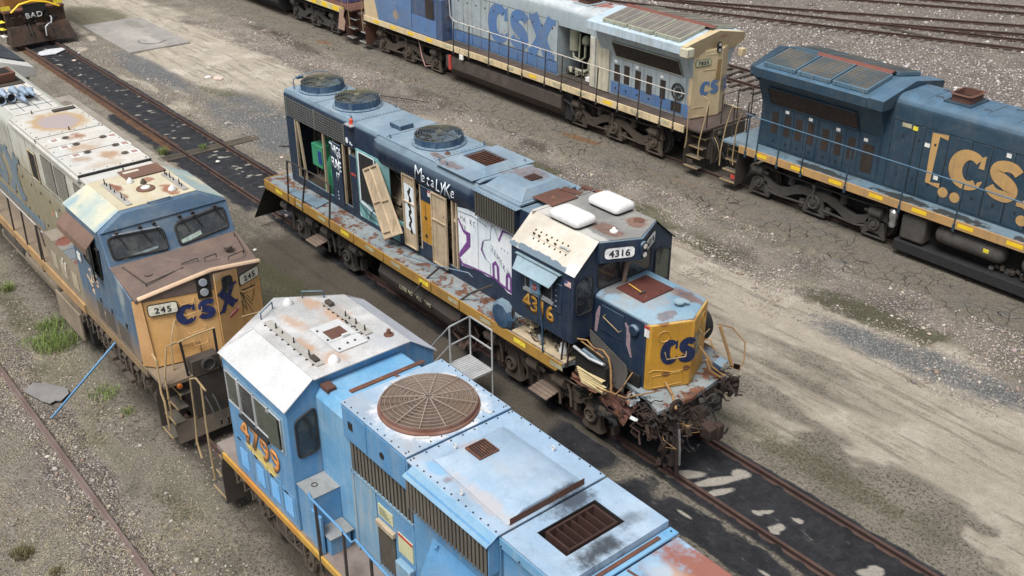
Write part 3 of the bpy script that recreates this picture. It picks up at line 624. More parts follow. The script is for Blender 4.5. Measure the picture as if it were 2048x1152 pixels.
def fan(L, x, y, z, R, h, mcowl, mgr, mblade, spokes=6, flat=False, cap=True):
    c = empty('roof_fan', (0, 0, 0), parent=L.root)
    g = L.g(); g.lathe((x, y, z), [(R*1.12, 0), (R*1.12, .03), (R*1.0, .05), (R, h), (R*.96, h), (R*.955, .03), (R*.2, .02)] if not flat else [(R*1.04, 0), (R*1.04, .03), (R*1.0, .05), (R, h), (R*.97, h), (R*.965, .01), (R*.2, .005)], 'z', 48)
    if not flat:
        for q in range(16): a = q*math.pi/8; g.cyl((x+math.cos(a)*R*1.07, y+math.sin(a)*R*1.07, z+.03), (x+math.cos(a)*R*1.07, y+math.sin(a)*R*1.07, z+.05), .014, 6)
        for q in range(6): a = q*math.pi/3+.3; g.ob((x+math.cos(a)*R*1.01, y+math.sin(a)*R*1.01, z+h/2), (.03, .05, h), (0, 0, a))
    g.make('fan_cowl', mcowl, c, smooth=40)
    if flat:
        g = L.g(); g.lathe((x, y, z+h*.72), [(R*.965, 0), (R*.965, .008)], 'z', 40); g.make('dust_screen', mblade, c)
        g = L.g(); [g.ring((x, y, z+h+.012+.03*(1-(q/26)**2)), R*(.06+.90*q/26), .0035, 'z', 40, 3) for q in range(27)]; g.make('fine_mesh', mgr, c, smooth=60)
    g = L.g(); n = 7 if not flat else 9
    for q in range(n): g.ring((x, y, z+h+.015+.05*(1-(q/(n-1))**2)*(1 if not flat else .8)), R*(.30+.69*q/(n-1)) if not flat else R*(.18+.80*q/(n-1)), .0095 if not flat else .0045, 'z', 36, 4)
    for q in range(spokes):
        a = q*2*math.pi/spokes+.25; g.tube([(x+math.cos(a)*.05, y+math.sin(a)*.05, z+h+.085), (x+math.cos(a)*R*.5, y+math.sin(a)*R*.5, z+h+.06), (x+math.cos(a)*R*1.0, y+math.sin(a)*R*1.0, z+h+.02)], .013 if not flat else .009, 4)
    if cap: g.lathe((x, y, z+h+.06), [(.10, 0), (.09, .03), (.02, .035)], 'z', 14)
    g.make('fan_grille', mgr, c, smooth=60)
    g = L.g(); g.lathe((x, y, z+.03), [(R*.30, 0), (R*.30, h*.5), (R*.18, h*.65), (.01, h*.65)], 'z', 20)
    for q in range(8):
        a = q*math.pi/4; u = Vector((math.cos(a), math.sin(a), 0)); v = Vector((-u.y, u.x, 0)); c0 = Vector((x, y, z+h*.38))
        A = [c0+u*R*.28-v*.07-Vector((0, 0, .04)), c0+u*R*.28+v*.09+Vector((0, 0, .05)), c0+u*R*.92+v*.16+Vector((0, 0, .05)), c0+u*R*.92-v*.10-Vector((0, 0, .03))]
        g.loft(A, [p+Vector((0, 0, .012)) for p in A])
    g.make('fan_blades', mblade, c, smooth=30)
    return c
def handrail(L, top, feet, m, mp, r=.018, parent=None, name='handrail', pr=.022):
    """top: polyline of the rail; feet: list of (top point, foot point)"""
    g = L.g(); g.tube(top, r, 8); h = g.make(name, m, parent or L.root, smooth=60)
    for a, b in feet:
        g = L.g(); g.tube([a, b], pr, 4); g.box(b[0]-.035, b[0]+.035, b[1]-.02, b[1]+.02, b[2]-.16, b[2]+.05); g.make('handrail_post', mp, h, smooth=30)
    return h
def panel_rows(L, name, xs, y, z0, z1, mat, sd=-1, th=.014, gap=.012, parent=None, latch=True, ml=None):
    """access doors side by side on a hood side, each a thin raised sheet"""
    for q, a in enumerate(xs): g = L.g(); g.box(a-gap*.8, a+gap*.8, *sorted((y+sd*.001, y+sd*.004)), z0, z1); g.make('door_gap', m_hole, parent or L.root)
    g = L.g(); g.box(xs[0], xs[-1], *sorted((y+sd*.001, y+sd*.004)), z1-gap*.5, z1+gap*.8); g.make('door_gap', m_hole, parent or L.root)
    for a, b in zip(xs, xs[1:]):
        g = L.g(); y0, y1 = sorted((y+sd*.002, y+sd*th)); g.box(a+gap, b-gap, y0, y1, z0+gap, z1-gap); d = g.make(name, mat, parent or L.root, .005, seg=1)
        if latch:
            g = L.g()
            for zz in (z0+.22*(z1-z0), z0+.80*(z1-z0)): g.box((a+b)/2-.03, (a+b)/2+.03, *sorted((y+sd*th, y+sd*(th+.012))), zz-.035, zz+.035)
            g.make('latch', ml or m_black, d, seg=1)
def vent(L, x0, x1, z0, z1, y, mat, sd=-1, n=0, parent=None, frame=None, name='vent', vertical=False, dep=.02):
    g = L.g(); ya, yb = sorted((y+sd*.016, y+sd*(.016+.004))); g.box(x0, x1, ya, yb, z0, z1)
    v = g.make(name, mat, parent or L.root)
    if n:
        g = L.g()
        for q in range(n):
            if vertical: x = x0+(x1-x0)*(q+.5)/n; g.box(x-.012, x+.012, *sorted((y+sd*.02, y+sd*(.02+dep))), z0, z1)
            else: z = z0+(z1-z0)*(q+.5)/n; g.box(x0, x1, *sorted((y+sd*.02, y+sd*(.02+dep))), z-.009, z+.009)
        g.make('slat', frame or mat, v)
    return v
def steps(L, xe, yd, sgn, mats, n=4, z0=.28, z1=1.7, w=.62, sd=-1, drop=0):
    """corner step well; xe outer end of the platform, sgn = direction towards the middle"""
    s = empty('step_well', (0, 0, 0), parent=L.root)
    xa, xb = sorted((xe, xe+sgn*w)); g = L.g(); y0, y1 = sorted((sd*yd, sd*(yd-.62)))
    for x in ((xb,) if sgn > 0 else (xa-.012,)):
        pts = [(sd*yd, .20), (sd*yd, 1.05), (sd*(yd-.12), z1), (sd*(yd-.75), z1), (sd*(yd-.75), .55), (sd*(yd-.35), .20)]
        g.prism(pts, 'x', x, x+.014)
    g.make('step_side', mats[0], s)
    for i in range(n):
        z = z0+(z1-z0)*i/n; yy = sd*(yd-.02-.11*i); g = L.g(); g.box(xa+.01, xb-.01, *sorted((yy, yy-sd*.24)), z-.012, z+.012); st = g.make('step_tread', mats[1], s)
        g = L.g(); g.box(xa+.005, xb-.005, *sorted((yy+sd*.012, yy-sd*.004)), z-.02, z+.024); g.make('step_edge', mats[2], st)
    g = L.g(); g.box(xa, xb, *sorted((sd*(yd-.62), sd*(yd-.66))), .5, z1-.03); g.make('step_back', mats[0], s)
    return s
def coupler(L, x, sgn, mat=None):
    mat = mat or m_dark; c = empty('coupler', (0, 0, 0), parent=L.root)
    g = L.g(); g.box(min(x, x+sgn*.42), max(x, x+sgn*.42), -.11, .11, .80, 1.0); g.loft([(x+sgn*.42, -.17, .72), (x+sgn*.42, .17, .72), (x+sgn*.42, .17, 1.05), (x+sgn*.42, -.17, 1.05)], [(x+sgn*.72, -.20, .74), (x+sgn*.72, .05, .74), (x+sgn*.72, .05, 1.03), (x+sgn*.72, -.20, 1.03)]); g.make('coupler_head', mat, c, .03)
    g = L.g(); g.box(*sorted((x+sgn*.60, x+sgn*.78)), .02, .20, .70, 1.08); g.make('knuckle', mat, c, .03)
    for yy, s_ in ((-.45, .0), (-.62, .06), (.5, .03)):
        g = L.g(); g.tube([(x, yy, 1.05), (x+sgn*.2, yy, .95), (x+sgn*.35, yy+.05, .55+s_), (x+sgn*.5, yy+.1, .45+s_), (x+sgn*.6, yy+.06, .7)], .022); g.make('air_hose', m_rubber, c, smooth=60)
    return c
def eyes(L, pts, mat, parent=None, name='lifting_eye'):
    for (x, y, z) in pts:
        g = L.g(); g.ring((x, y, z+.055), .035, .011, 'y', 12, 5); g.cyl((x, y, z), (x, y, z+.025), .022, 8); g.make(name, mat, parent or L.root, smooth=60)
def rivets(L, pts, mat, parent=None, r=.013, name='bolt_row'):
    g = L.g()
    for (x, y, z) in pts: g.cyl((x, y, z), (x, y, z+.014), r, 6)
    g.make(name, mat, parent or L.root)
def lin(a, b, n): return [tuple(a[i]+(b[i]-a[i])*t/(n-1) for i in range(3)) for t in range(n)]
def headlamp(L, c, d, mat, parent, r=.085, gap=.2, up=(0, 0, 1)):
    """two round lamps, one above the other, on a dark plate; d = facing direction"""
    d = Vector(d).normalized(); c = Vector(c); U = Vector(up); R = U.cross(d)
    g = L.g(); pts = []
    for i in range(20):
        a = 2*math.pi*i/20; cy = gap/2*(1 if math.sin(a) > 0 else -1); pts.append(c+R*math.cos(a)*r*1.25+U*(cy+math.sin(a)*r*1.25))
    g.loft(pts, [p+d*.05 for p in pts]); h = g.make('headlight_housing', mat, parent, .006)
    for s_ in (-1, 1):
        g = L.g(); q = c+U*s_*gap/2+d*.05; g.cyl(q, q+d*.03, r, 18, r*1.0, False); g.make('headlight_rim', m_black, h)
        g = L.g(); g.cyl(q+d*.005, q+d*.02, r*.88, 18, r*.8); g.make('headlight', m_lens, h)
    return h
def round_rect(w, h, r, n=5):
    pts = []
    for (sx, sy, a0) in ((1, 1, 0), (-1, 1, 90), (-1, -1, 180), (1, -1, 270)):
        for i in range(n+1):
            a = math.radians(a0+90*i/n); pts.append((sx*(w/2-r)+r*math.cos(a), sy*(h/2-r)+r*math.sin(a)))
    return pts
def plate(L, c, R, U, w, h, r, mat, parent, name='number_board', th=.02, lift=0, frame=None, fw=.025):
    c, R, U = Vector(c), Vector(R).normalized(), Vector(U).normalized(); N = R.cross(U); g = L.g()
    A = [c+R*a+U*b+N*lift for a, b in round_rect(w, h, r)]; g.loft(A, [p+N*th for p in A]); p = g.make(name, mat, parent)
    if frame:
        g = L.g(); o = [c+R*a+U*b+N*(lift+th*.5) for a, b in round_rect(w+fw, h+fw, r+fw/2)]; g.tube(o+[o[0]], fw*.5, 5); g.make('frame', frame, p, smooth=60)
    return p
def window(L, pts, mat, frame, parent=None, N=(0, 0, 1), th=.02, fr=.018, name='window'):
    """pane with a rubber gasket, pts in 3-D"""
    P = [Vector(p) for p in pts]; N = Vector(N).normalized(); g = L.g(); g.loft([p+N*.004 for p in P], [p+N*.010 for p in P]); w_ = g.make(name, mat, parent or L.root)
    g = L.g(); q = [p+N*.012 for p in P]; g.tube(q+[q[0]], fr, 5); g.make('window_frame', frame, w_, smooth=60); return w_
def rrect3(c, R, U, w, h, r, n=4):
    c, R, U = Vector(c), Vector(R).normalized(), Vector(U).normalized(); return [c+R*a+U*b for a, b in round_rect(w, h, r, n)]
def quad_round(p, r=.08, n=4):
    """round the corners of a 3-D quad"""
    P = [Vector(q) for q in p]; out = []
    for i in range(len(P)):
        a, b, c = P[i-1], P[i], P[(i+1) % len(P)]; d1 = (a-b).normalized()*r; d2 = (c-b).normalized()*r
        for k in range(n+1):
            t = k/n; out.append((b+d1)*(1-t)**2+b*2*t*(1-t)+(b+d2)*t*t)
    return out
# ================================================================== the wrecked dark blue locomotive (centre)
NAVY = (.011, .024, .055); NAVF = (.18, .26, .33)
n_side = paint('navy_side', NAVY, var=(.016, .034, .068), rust=.14, rs=1.6, chip=.05, chipc=(.09, .12, .15), streak=.35, grime=.32, gcol=(.07, .075, .08), fade=NAVF, fk=.9, rough=.45, panel=.8)
n_roof = paint('navy_faded_roof', (.16, .235, .31), var=(.23, .30, .36), rust=.2, rs=.9, streak=.25, grime=.32, gcol=(.23, .22, .20), rough=.5, panel=.9, scuff=.5,
    spots=[((-16.0, -.85, 4.5), (.4, .12, .12), (.20, .06, .05), .9), ((-9.0, -.6, 4.62), (.35, .14, .2), 'rust', .7), ((-8.3, -.75, 4.62), (.5, .2, .2), 'rust', .6), ((-8.7, .15, 4.62), (.28, .2, .3), (.13, .22, .32), .8, .2), ((-6.5, .2, 4.7), (.8, .45, .4), 'rust', .55), ((-13.8, .0, 4.62), (1.0, .9, .3), (.34, .42, .5), .5, .6), ((-7.9, .2, 4.65), (.7, .5, .3), (.20, .21, .22), .6, .6)])
n_topc = paint('cab_roof_dirty', (.19, .19, .185), var=(.27, .265, .25), rust=.16, rs=1.5, streak=0, grime=.55, gcol=(.12, .115, .105), rough=.7, scuff=.6,
    spots=[((-3.2, -.3, 4.58), (.5, .25, .3), 'rust', .7), ((-3.1, .45, 4.58), (.35, .3, .3), 'rust', .75), ((-4.8, -.55, 4.58), (.4, .5, .3), (.55, .53, .5), .7), ((-3.6, -.75, 4.58), (1.3, .16, .3), (.55, .54, .52), .6)])
n_cream = paint('cab_slope_cream', (.58, .55, .49), var=(.46, .42, .36), rust=.05, rs=3, streak=.15, grime=.25, gcol=(.38, .30, .2), rough=.6,
    spots=[((-4., -1.50, 4.0), (1.6, .09, .14), (.10, .15, .20), .95, .15, 1.3), ((-3.0, -1.4, 4.02), (.3, .3, .2), (.7, .7, .7), .8), ((-4., -1.2, 4.3), (.9, .2, .16), (.52, .42, .3), .4, .6)])
n_yel = paint('nose_yellow', (.52, .275, .035), var=(.46, .235, .03), rust=.06, rs=3, streak=.25, grime=.2, gcol=(.2, .13, .05), rough=.42, fade=(.62, .42, .16), fk=.8,
    spots=[((-1.27, -.6, 3.3), (.3, .16, .10), 'rust', .8), ((-1.0, .0, 3.33), (.25, .25, .06), 'rust', .8), ((-1.2, -.5, 2.05), (.3, .12, .08), 'rust', .8), ((-.95, -.1, 2.15), (.25, .10, .08), 'rust', .9), ((-1.0, -.3, 1.62), (.5, .3, .06), 'rust', .8)])
n_nosetop = paint('nose_top_blue', (.16, .28, .38), var=(.24, .34, .42), rust=.16, rs=2, streak=.2, grime=.3, gcol=(.22, .2, .17), rough=.5, panel=1.2, scuff=.5,
    spots=[((-1.6, .55, 3.36), (.5, .25, .3), 'rust', .8, .5), ((-2.3, -.1, 3.3), (1.0, .85, .2), (.30, .24, .19), .55, .6), ((-1.3, -.35, 3.36), (.2, .3, .3), 'rust', .6), ((-2.8, -.4, 3.36), (.3, .5, .3), (.13, .10, .08), .7)])
n_deck = paint('deck_checker_plate', (.20, .245, .27), var=(.28, .30, .30), rust=.74, rs=2.4, streak=0, grime=.6, gcol=(.10, .085, .07), rough=.75, checker=24, bmp=.4)
n_sill = paint('sill_yellow', (.42, .235, .045), var=(.33, .19, .05), rust=.36, rs=3, streak=.3, grime=.4, gcol=(.16, .11, .06), rough=.6)
n_int = paint('inside_cream', (.46, .38, .26), var=(.36, .29, .20), rust=.15, rs=2.5, streak=.5, grime=.5, gcol=(.10, .075, .05), rough=.75)
n_door = paint('door_inner_cream', (.54, .43, .30), var=(.43, .34, .23), rust=.36, rs=4, streak=.5, grime=.5, gcol=(.20, .13, .08), rough=.65)
n_green = paint('machine_green', (.035, .26, .13), var=(.05, .32, .18), rust=.05, streak=.3, grime=.3, rough=.55)
n_teal = paint('graffiti_teal', (.22, .50, .50), var=(.03, .12, .15), rust=0, streak=.35, grime=.15, gcol=(.65, .75, .74), rough=.5, rs=1)
n_white = paint('graffiti_white', (.80, .83, .86), var=(.70, .78, .84), rust=0, streak=.3, grime=.2, gcol=(.30, .42, .52), rough=.55)
n_purple = plain('graffiti_purple', (.17, .06, .24), .6); n_ink = plain('graffiti_ink', (.03, .05, .09), .6); n_orange = paint('door_orange', (.50, .25, .03), rust=.04, streak=.3, grime=.25, rough=.5)
n_rib = paint('filter_ribs', (.075, .07, .058), var=(.10, .095, .075), rust=.1, streak=.3, grime=.3, rough=.8)
n_rad = paint('radiator_screen', (.020, .030, .045), rust=.1, rs=3, streak=.3, grime=.5, gcol=(.09, .085, .075), rough=.8)
n_flap = paint('awning_blue', (.26, .36, .42), rust=.06, streak=.3, grime=.2, rough=.55)
n_ac = paint('ac_white', (.72, .72, .72), rust=0, streak=0, grime=.06, rough=.4)
n_steel = paint('galvanised', (.42, .44, .46), var=(.52, .53, .54), streak=.1, grime=.2, rough=.45, metal=.3)
W = Lo('locomotive', -8.8, 0, 'dark blue wrecked locomotive numbered 4316 with crushed front corner and graffiti')
def hoodprof(w, zb, zt, r=.16): a = [(-w+r-r*math.cos(t*math.pi/10), zt-r+r*math.sin(t*math.pi/10)) for t in range(6)]; return [(-w, zb)]+a+[(-p, q) for p, q in reversed(a)]+[(w, zb)]
# --- platform
g = W.g(); g.prism([(-17.15, -1.53), (-3.2, -1.53), (-3.05, -.95), (-1.1, -1.05), (-.6, -1.25), (-.5, -.3), (-.62, .65), (-.9, 1.2), (-1.5, 1.53), (-17.15, 1.53)], 'z', 1.6, 1.70)
deck = g.make('platform', n_deck, W.root, .01)
for sd in (-1, 1):
    g = W.g(); xe = -3.2 if sd < 0 else -1.5; g.prism([(-17.15, 1.71), (-17.15, 1.42), (xe-.22, 1.42), (xe-.02, 1.62), (xe, 1.71)], 'y', *sorted((sd*1.532, sd*1.56))); s_ = g.make('side_sill', n_sill, W.root, .006)
    for q in range(11):
        x = -16.4+q*1.28; g = W.g(); y = sd*1.563; g.box(x, x+.42, min(y, y+sd*.003), max(y, y+sd*.003), 1.53, 1.64); g.make('reflector', m_cream_l if q % 3 else m_yellowlab, s_)
g = W.g(); g.box(-17.18, -17.15, -1.5, 1.5, 1.30, 1.72); g.make('end_sill', n_sill, W.root, .01)
W.box('centre_sill', m_dark, -16.9, -1.0, -.45, .45, 1.05, 1.6)
for x in (-16.2, -13.2, -11.8, -6.9, -5.6, -2.5): W.box('cross_bearer', m_dark, x-.06, x+.06, -1.45, 1.45 if x < -3 else .9, 1.32, 1.6)
for sd in (-1, 1):
    g = W.g(); g.tube([(-16.5, sd*1.35, 1.38), (-9, sd*1.38, 1.33), (-4, sd*1.34, 1.36)], .03); g.tube([(-16.2, sd*1.25, 1.46), (-10, sd*1.28, 1.43), (-5, sd*1.24, 1.46)], .022); g.make('pipe_run', m_dark, W.root, smooth=60)
# --- fuel tank with crumpled rusty skirt
m_tankf = paint('tank_soot', (.035, .032, .030), var=(.05, .044, .04), rust=.40, rs=1.2, streak=.2, grime=.45, gcol=(.10, .07, .05), rough=.75)
g = W.g(); tp = [(-1.40, .62), (-1.46, .9), (-1.34, 1.14), (-1.1, 1.22), (1.1, 1.22), (1.34, 1.14), (1.46, .9), (1.40, .62), (1.05, .22), (-1.05, .22)]
A = [(-11.0, a*.96, b) for a, b in tp]; B = [(-7.25, a, b) for a, b in tp]; C_ = [(-9.2, a*1.0+(.07 if a < 0 else 0), b-.03) for a, b in tp]
n_ = len(tp); g.add(A+C_+B, [tuple(range(n_)), tuple(range(3*n_-1, 2*n_-1, -1))]+[(k_*n_+i, k_*n_+(i+1) % n_, (k_+1)*n_+(i+1) % n_, (k_+1)*n_+i) for k_ in (0, 1) for i in range(n_)]); tk = g.make('fuel_tank', m_tankf, W.root, .05, seg=3)
for q in range(26):
    g = W.g(); x = rnd.uniform(-7.9, -5.6); y = rnd.uniform(-1.5, -.5); z = rnd.uniform(.25, 1.15); p = [(x, y, z)]
    for _ in range(4): p.append((p[-1][0]+rnd.uniform(-.25, .3), p[-1][1]+rnd.uniform(-.15, .15), max(.1, p[-1][2]+rnd.uniform(-.25, .2))))
    g.tube(p, rnd.uniform(.015, .04), 5)
    if q % 2: g.ob((x, y, z), (rnd.uniform(.1, .5), rnd.uniform(.03, .2), rnd.uniform(.1, .35)), (rnd.uniform(-.6, .6), rnd.uniform(-.6, .6), rnd.uniform(-1, 1)))
    g.make('torn_pipe', m_rustd, tk)
text('lettering', 'LOSE NOT ALL  THIS', .10, (-9.1, -1.475, .86), (1, 0, 0), (0, .18, 1), m_cream_l, tk, bold=.004, sp=1.1)
# --- trucks
truck_emd(W, (-15.75, -13.0), m_truckg); truck_emd(W, (-5.42, -2.62), m_truck)
def wooden_steps(x0, x1, y, z0, z1):
    s = empty('footboard', (0, 0, 0), parent=W.root); g = W.g()
    for x in (x0, x1): g.box(x-.045, x+.045, y-.05, y+.05, z0-.1, 1.5)
    g.make('bracket', m_dark, s, .01)
    for q in range(4): g = W.g(); g.ob(((x0+x1)/2, y-.12-q*.11, z0+.06-q*.02), (x1-x0-.06, .10, .035), (.12, 0, 0)); g.make('board', m_rustp if 0 else tread, s, .006)
tread = paint('weathered_board', (.20, .15, .115), var=(.14, .10, .08), rust=.2, streak=0, grime=.4, rough=.9)
wooden_steps(-4.35, -3.65, -1.1, .52, 1.3); wooden_steps(-14.75, -14.05, -1.1, .52, 1.3)
# --- rear end: torn snow plough blade, coupler
g = W.g(); pl = [(-17.35, -1.45, 1.35), (-17.30, -.4, 1.38), (-17.35, 1.45, 1.35), (-17.75, 1.5, .2), (-17.95, .2, .16), (-17.80, -1.75, .22)]; g.loft(pl, [(a+.03, b, c) for a, b, c in pl]); g.make('snow_plough', paint('plough_black', (.02, .018, .017), rust=.3, rs=2.5, streak=.2, grime=.3, rough=.7), W.root, .01)
coupler(W, -17.2, -1)
# --- hood: roof caps, walls
g = W.g(); g.prism(hoodprof(.87, 3.80, 4.62), 'x', -16.55, -11.45); g.make('hood_roof', n_side, W.root, .012)
g = W.g(); g.prism([(-.80, 4.60), (-.72, 4.626), (.72, 4.626), (.80, 4.60)], 'x', -16.52, -11.47); g.make('roof_skin', n_roof, W.root)
g = W.g(); fl = [(-.87, 3.78), (-1.0, 4.02), (-1.05, 4.30), (-1.0, 4.46), (-.88, 4.58), (-.72, 4.64), (.72, 4.64), (.88, 4.58), (1.0, 4.46), (1.05, 4.30), (1.0, 4.02), (.87, 3.78)]
A = [(-11.55, a*.88, b-.02) for a, b in fl]; B = [(-11.25, a, b) for a, b in fl]; C_ = [(-7.15, a, b) for a, b in fl]; D_ = [(-7.02, a*.87, b) for a, b in fl]; n_ = len(fl)
g.add(A+B+C_+D_, [tuple(range(n_)), tuple(range(4*n_-1, 3*n_-1, -1))]+[(k_*n_+i, k_*n_+(i+1) % n_, (k_+1)*n_+(i+1) % n_, (k_+1)*n_+i) for k_ in (0, 1, 2) for i in range(n_)]); dbh = g.make('brake_hatch', n_side, W.root, .01)
g = W.g(); g.prism([(-.86, 4.615), (-.70, 4.648), (.70, 4.648), (.86, 4.615)], 'x', -11.45, -7.0); g.make('roof_skin', n_roof, W.root)
for q in range(46):
    x = -11.1+q*.085
    if x < -8.2: g = W.g(); g.ob((x, -1.035, 4.17), (.012, .03, .34), (-.08, 0, 0)); (q == 0 and None); g.make('louver', n_side, dbh)
W.box('hood_roof', n_side, -7.02, -4.98, -.87, .87, 3.80, 4.50, bevel=.02)
W.box('hood_wall', n_side, -16.55, -5.0, .82, .87, 1.70, 3.80, label='far side wall of the hood'); W.box('hood_wall', n_side, -16.55, -16.50, -.87, .82, 1.70, 3.80)
W.box('hood_wall', n_side, -7.88, -5.0, -.87, -.82, 1.70, 3.80)
W.box('hood_base', n_side, -16.5, -7.88, -.87, -.83, 1.70, 1.97)
W.box('bulkhead', n_int, -13.98, -13.93, -.8, .8, 1.7, 3.8); W.box('bulkhead', n_int, -7.93, -7.88, -.82, .8, 1.7, 3.8)
W.box('inner_wall', n_int, -16.4, -14.0, .05, .10, 1.72, 3.78); W.box('inner_wall', n_int, -13.9, -7.95, .40, .45, 1.72, 3.78)
W.box('inside_roof', m_hole, -16.4, -7.95, -.8, .8, 3.74, 3.79); W.box('inside_floor', m_dark, -16.4, -7.95, -.82, .55, 1.71, 1.76)
g = W.g(); g.box(-16.5, -16.05, -.87, -.83, 1.97, 3.8); g.make('hood_post', n_side, W.root)
for x, tl, m_ in ((-16.02, .02, n_int), (-15.66, -.22, n_int), (-14.42, .04, n_int), (-13.32, .03, n_int), (-12.93, 0, n_int), (-10.2, .0, n_door), (-9.50, 0, n_door), (-9.42, 0, n_door), (-8.12, 0, n_door), (-7.95, 0, n_door)):
    g = W.g(); g.ob((x+tl*.4, -.85, 2.88), (.055, .07, 1.83), (0, tl*.6, 0)); g.make('hood_post', m_, W.root, .006)
# machines inside
mc = empty('engine_room', (0, 0, 0), parent=W.root)
g = W.g(); g.box(-15.45, -14.85, -.70, 0, 2.5, 3.2); g.make('control_cabinet', n_green, mc, .02)
g = W.g(); g.box(-15.05, -14.88, -.72, -.70, 2.65, 3.05); g.make('blue_panel', plain('panel_blue', (.02, .06, .25), .5), mc)
g = W.g()
for q in range(7): g.tube([(-14.75+q*.08, -.72+q*.03, 1.8), (-14.7+q*.07, -.70, 2.6), (-14.6+q*.05, -.4, 3.2)], .03)
g.cyl((-15.3, .1, 2.1), (-14.3, .1, 2.1), .28, 16); g.make('green_machine', n_green, mc, smooth=50)
g = W.g(); g.cyl((-15.6, -.1, 2.0), (-14.9, -.1, 2.0), .33, 18); g.ob((-15.9, -.3, 2.9), (.12, .1, 1.3), (0, .12, 0)); g.cyl((-15.55, -.4, 2.5), (-15.4, -.5, 2.75), .13, 12); g.tube([(-15.5, -.5, 1.8), (-15.5, -.55, 2.8)], .035); g.ob((-15.15, -.5, 1.95), (.6, .3, .35), (0, 0, .2)); g.make('air_compressor', m_dark, mc, smooth=45)
g = W.g(); g.box(-12.9, -12.0, -.3, .4, 1.8, 2.9); g.cyl((-12.95, -.55, 1.9), (-13.0, -.55, 3.55), .17, 16); g.make('cream_tank', n_int, mc, .03)
n_eng = paint('engine_cream', (.40, .33, .23), var=(.28, .22, .16), rust=.2, rs=3, streak=.4, grime=.6, gcol=(.05, .04, .03), rough=.7)
g = W.g(); g.box(-12.0, -8.2, -.35, .35, 1.8, 3.1)
for q in range(7):
    x = -11.6+q*.52; g.box(x-.2, x+.2, -.60, -.3, 2.15, 2.55); g.loft([(x-.2, -.62, 2.65), (x+.2, -.62, 2.65), (x+.2, -.30, 3.25), (x-.2, -.30, 3.25)], [(x-.2, -.3, 2.6), (x+.2, -.3, 2.6), (x+.2, -.1, 3.15), (x-.2, -.1, 3.15)]); g.cyl((x, -.64, 2.35), (x, -.55, 2.35), .12, 14); g.tube([(x-.08, -.66, 2.85), (x, -.72, 2.9), (x+.08, -.66, 2.85)], .014)
g.make('diesel_engine', n_eng, mc, .02)
g = W.g(); g.tube([(-12, -.2, 3.4), (-10, -.25, 3.45), (-8.2, -.2, 3.35)], .13, 12); g.tube([(-11.5, -.6, 3.7), (-10.6, -.7, 3.5), (-9.9, -.72, 3.55), (-9.2, -.7, 3.3)], .02); g.make('exhaust_duct', m_dark, mc, smooth=50)
g = W.g(); g.cyl((-8.05, -.6, 1.9), (-8.05, -.6, 2.6), .13, 14); g.cyl((-8.05, -.55, 3.2), (-8.0, -.75, 3.35), .16, 14); g.make('filter_can', n_door, mc, smooth=50)
# radiator screens
rs_ = W.g(); rs_.box(-16.38, -13.1, -.884, -.872, 3.84, 4.42); scr = rs_.make('radiator_screen', n_rad, W.root)
g = W.g()
for q in range(34): x = -16.36+q*.0976; g.box(x-.009, x+.009, -.900, -.890, 3.84, 4.42)
for q in range(8): z = 3.86+q*.075; g.box(-16.38, -13.1, -.906, -.901, z-.008, z+.008)
for x in (-16.38, -14.74, -13.1): g.box(x-.02, x+.02, -.915, -.884, 3.83, 4.43)
g.make('wire_mesh', paint('mesh_grey', (.17, .175, .165), rust=.2, rs=3, streak=0, grime=.4, rough=.8), scr)
# doors still hanging on the side (local frames of panels)
RX, UZ = (1, 0, 0), (0, 0, 1)
def door(x0, x1, z0, z1, mat, y=-.872, rot=0, name='hood_door', th=.03, parent=None):
    g = W.g(); g.box(x0, x1, y-th, y, z0, z1); return g.make(name, mat, parent or W.root, .008)
d1 = door(-13.97, -13.40, 1.86, 3.72, n_side)
for i, (t_, z) in enumerate((('THIGS', 3.36), ('FUNE', 2.94), ('17', 2.58))): text('graffiti', t_, .30 if i < 2 else .26, (-13.68+.02*i, -.908, z), (1, 0, -.12), (.04, 0, 1), n_white, d1, bold=.018, wid=.52, sp=.95)
g = W.g()
stroke(g, [(.38, 1.5), (.48, 1.35), (.30, 1.15), (.46, 1.05), (.42, .95)], .028, (-13.97, -.907, 1.86), RX, UZ, .0)
for z in (.16, .27, .38): fill(g, [(.30+.02*math.cos(a*.785), z+.035*math.sin(a*.785)) for a in range(8)], (-13.97, -.907, 1.86), RX, UZ, .001)
g.make('graffiti', n_white, d1, clean=False)
d2 = door(-12.92, -12.55, 1.95, 3.62, n_side)
g = W.g(); fill(g, [(.05, 1.12), (.30, 1.12), (.30, 1.20), (.05, 1.20)], (-12.92, -.905, 1.9), RX, UZ); g.make('warning_label', m_redl, d2)
d3 = door(-12.55, -11.30, 1.86, 3.90, n_teal, y=-.868)
g = W.g(); o_ = (-12.55, -.900, 1.86)
fill(g, [(.10, .55), (.98, .50), (1.02, 1.95), (.10, 1.95)], o_, RX, UZ, .0); g.make('graffiti', m_black, d3, clean=False)
g = W.g(); stroke(g, [(.10, .50), (.12, 1.98), (.92, 1.98), (1.02, 1.3), (.98, .30), (.50, .42), (.10, .50)], [.06, .06, .05, .05, .09, .10, .10], o_, RX, UZ, .003); stroke(g, [(-.30, 1.9), (-.34, 1.2), (-.28, .35), (.1, .02)], .03, o_, RX, UZ, .002); g.make('graffiti', n_white, d3, clean=False)
g = W.g(); stroke(g, [(-.02, .5), (.2, .3), (.5, .18), (.9, .12)], .03, o_, RX, UZ, .006); stroke(g, [(.5, .05), (.62, .3), (.85, .5), (1.2, .55)], .025, o_, RX, UZ, .008); g.make('graffiti', m_black, d3, clean=False)
d4 = door(-11.30, -10.25, 1.76, 2.42, n_teal, y=-.866); g = W.g(); g.box(-10.52, -10.25, -.903, -.897, 1.76, 2.30); g.make('graffiti', n_side, d4)
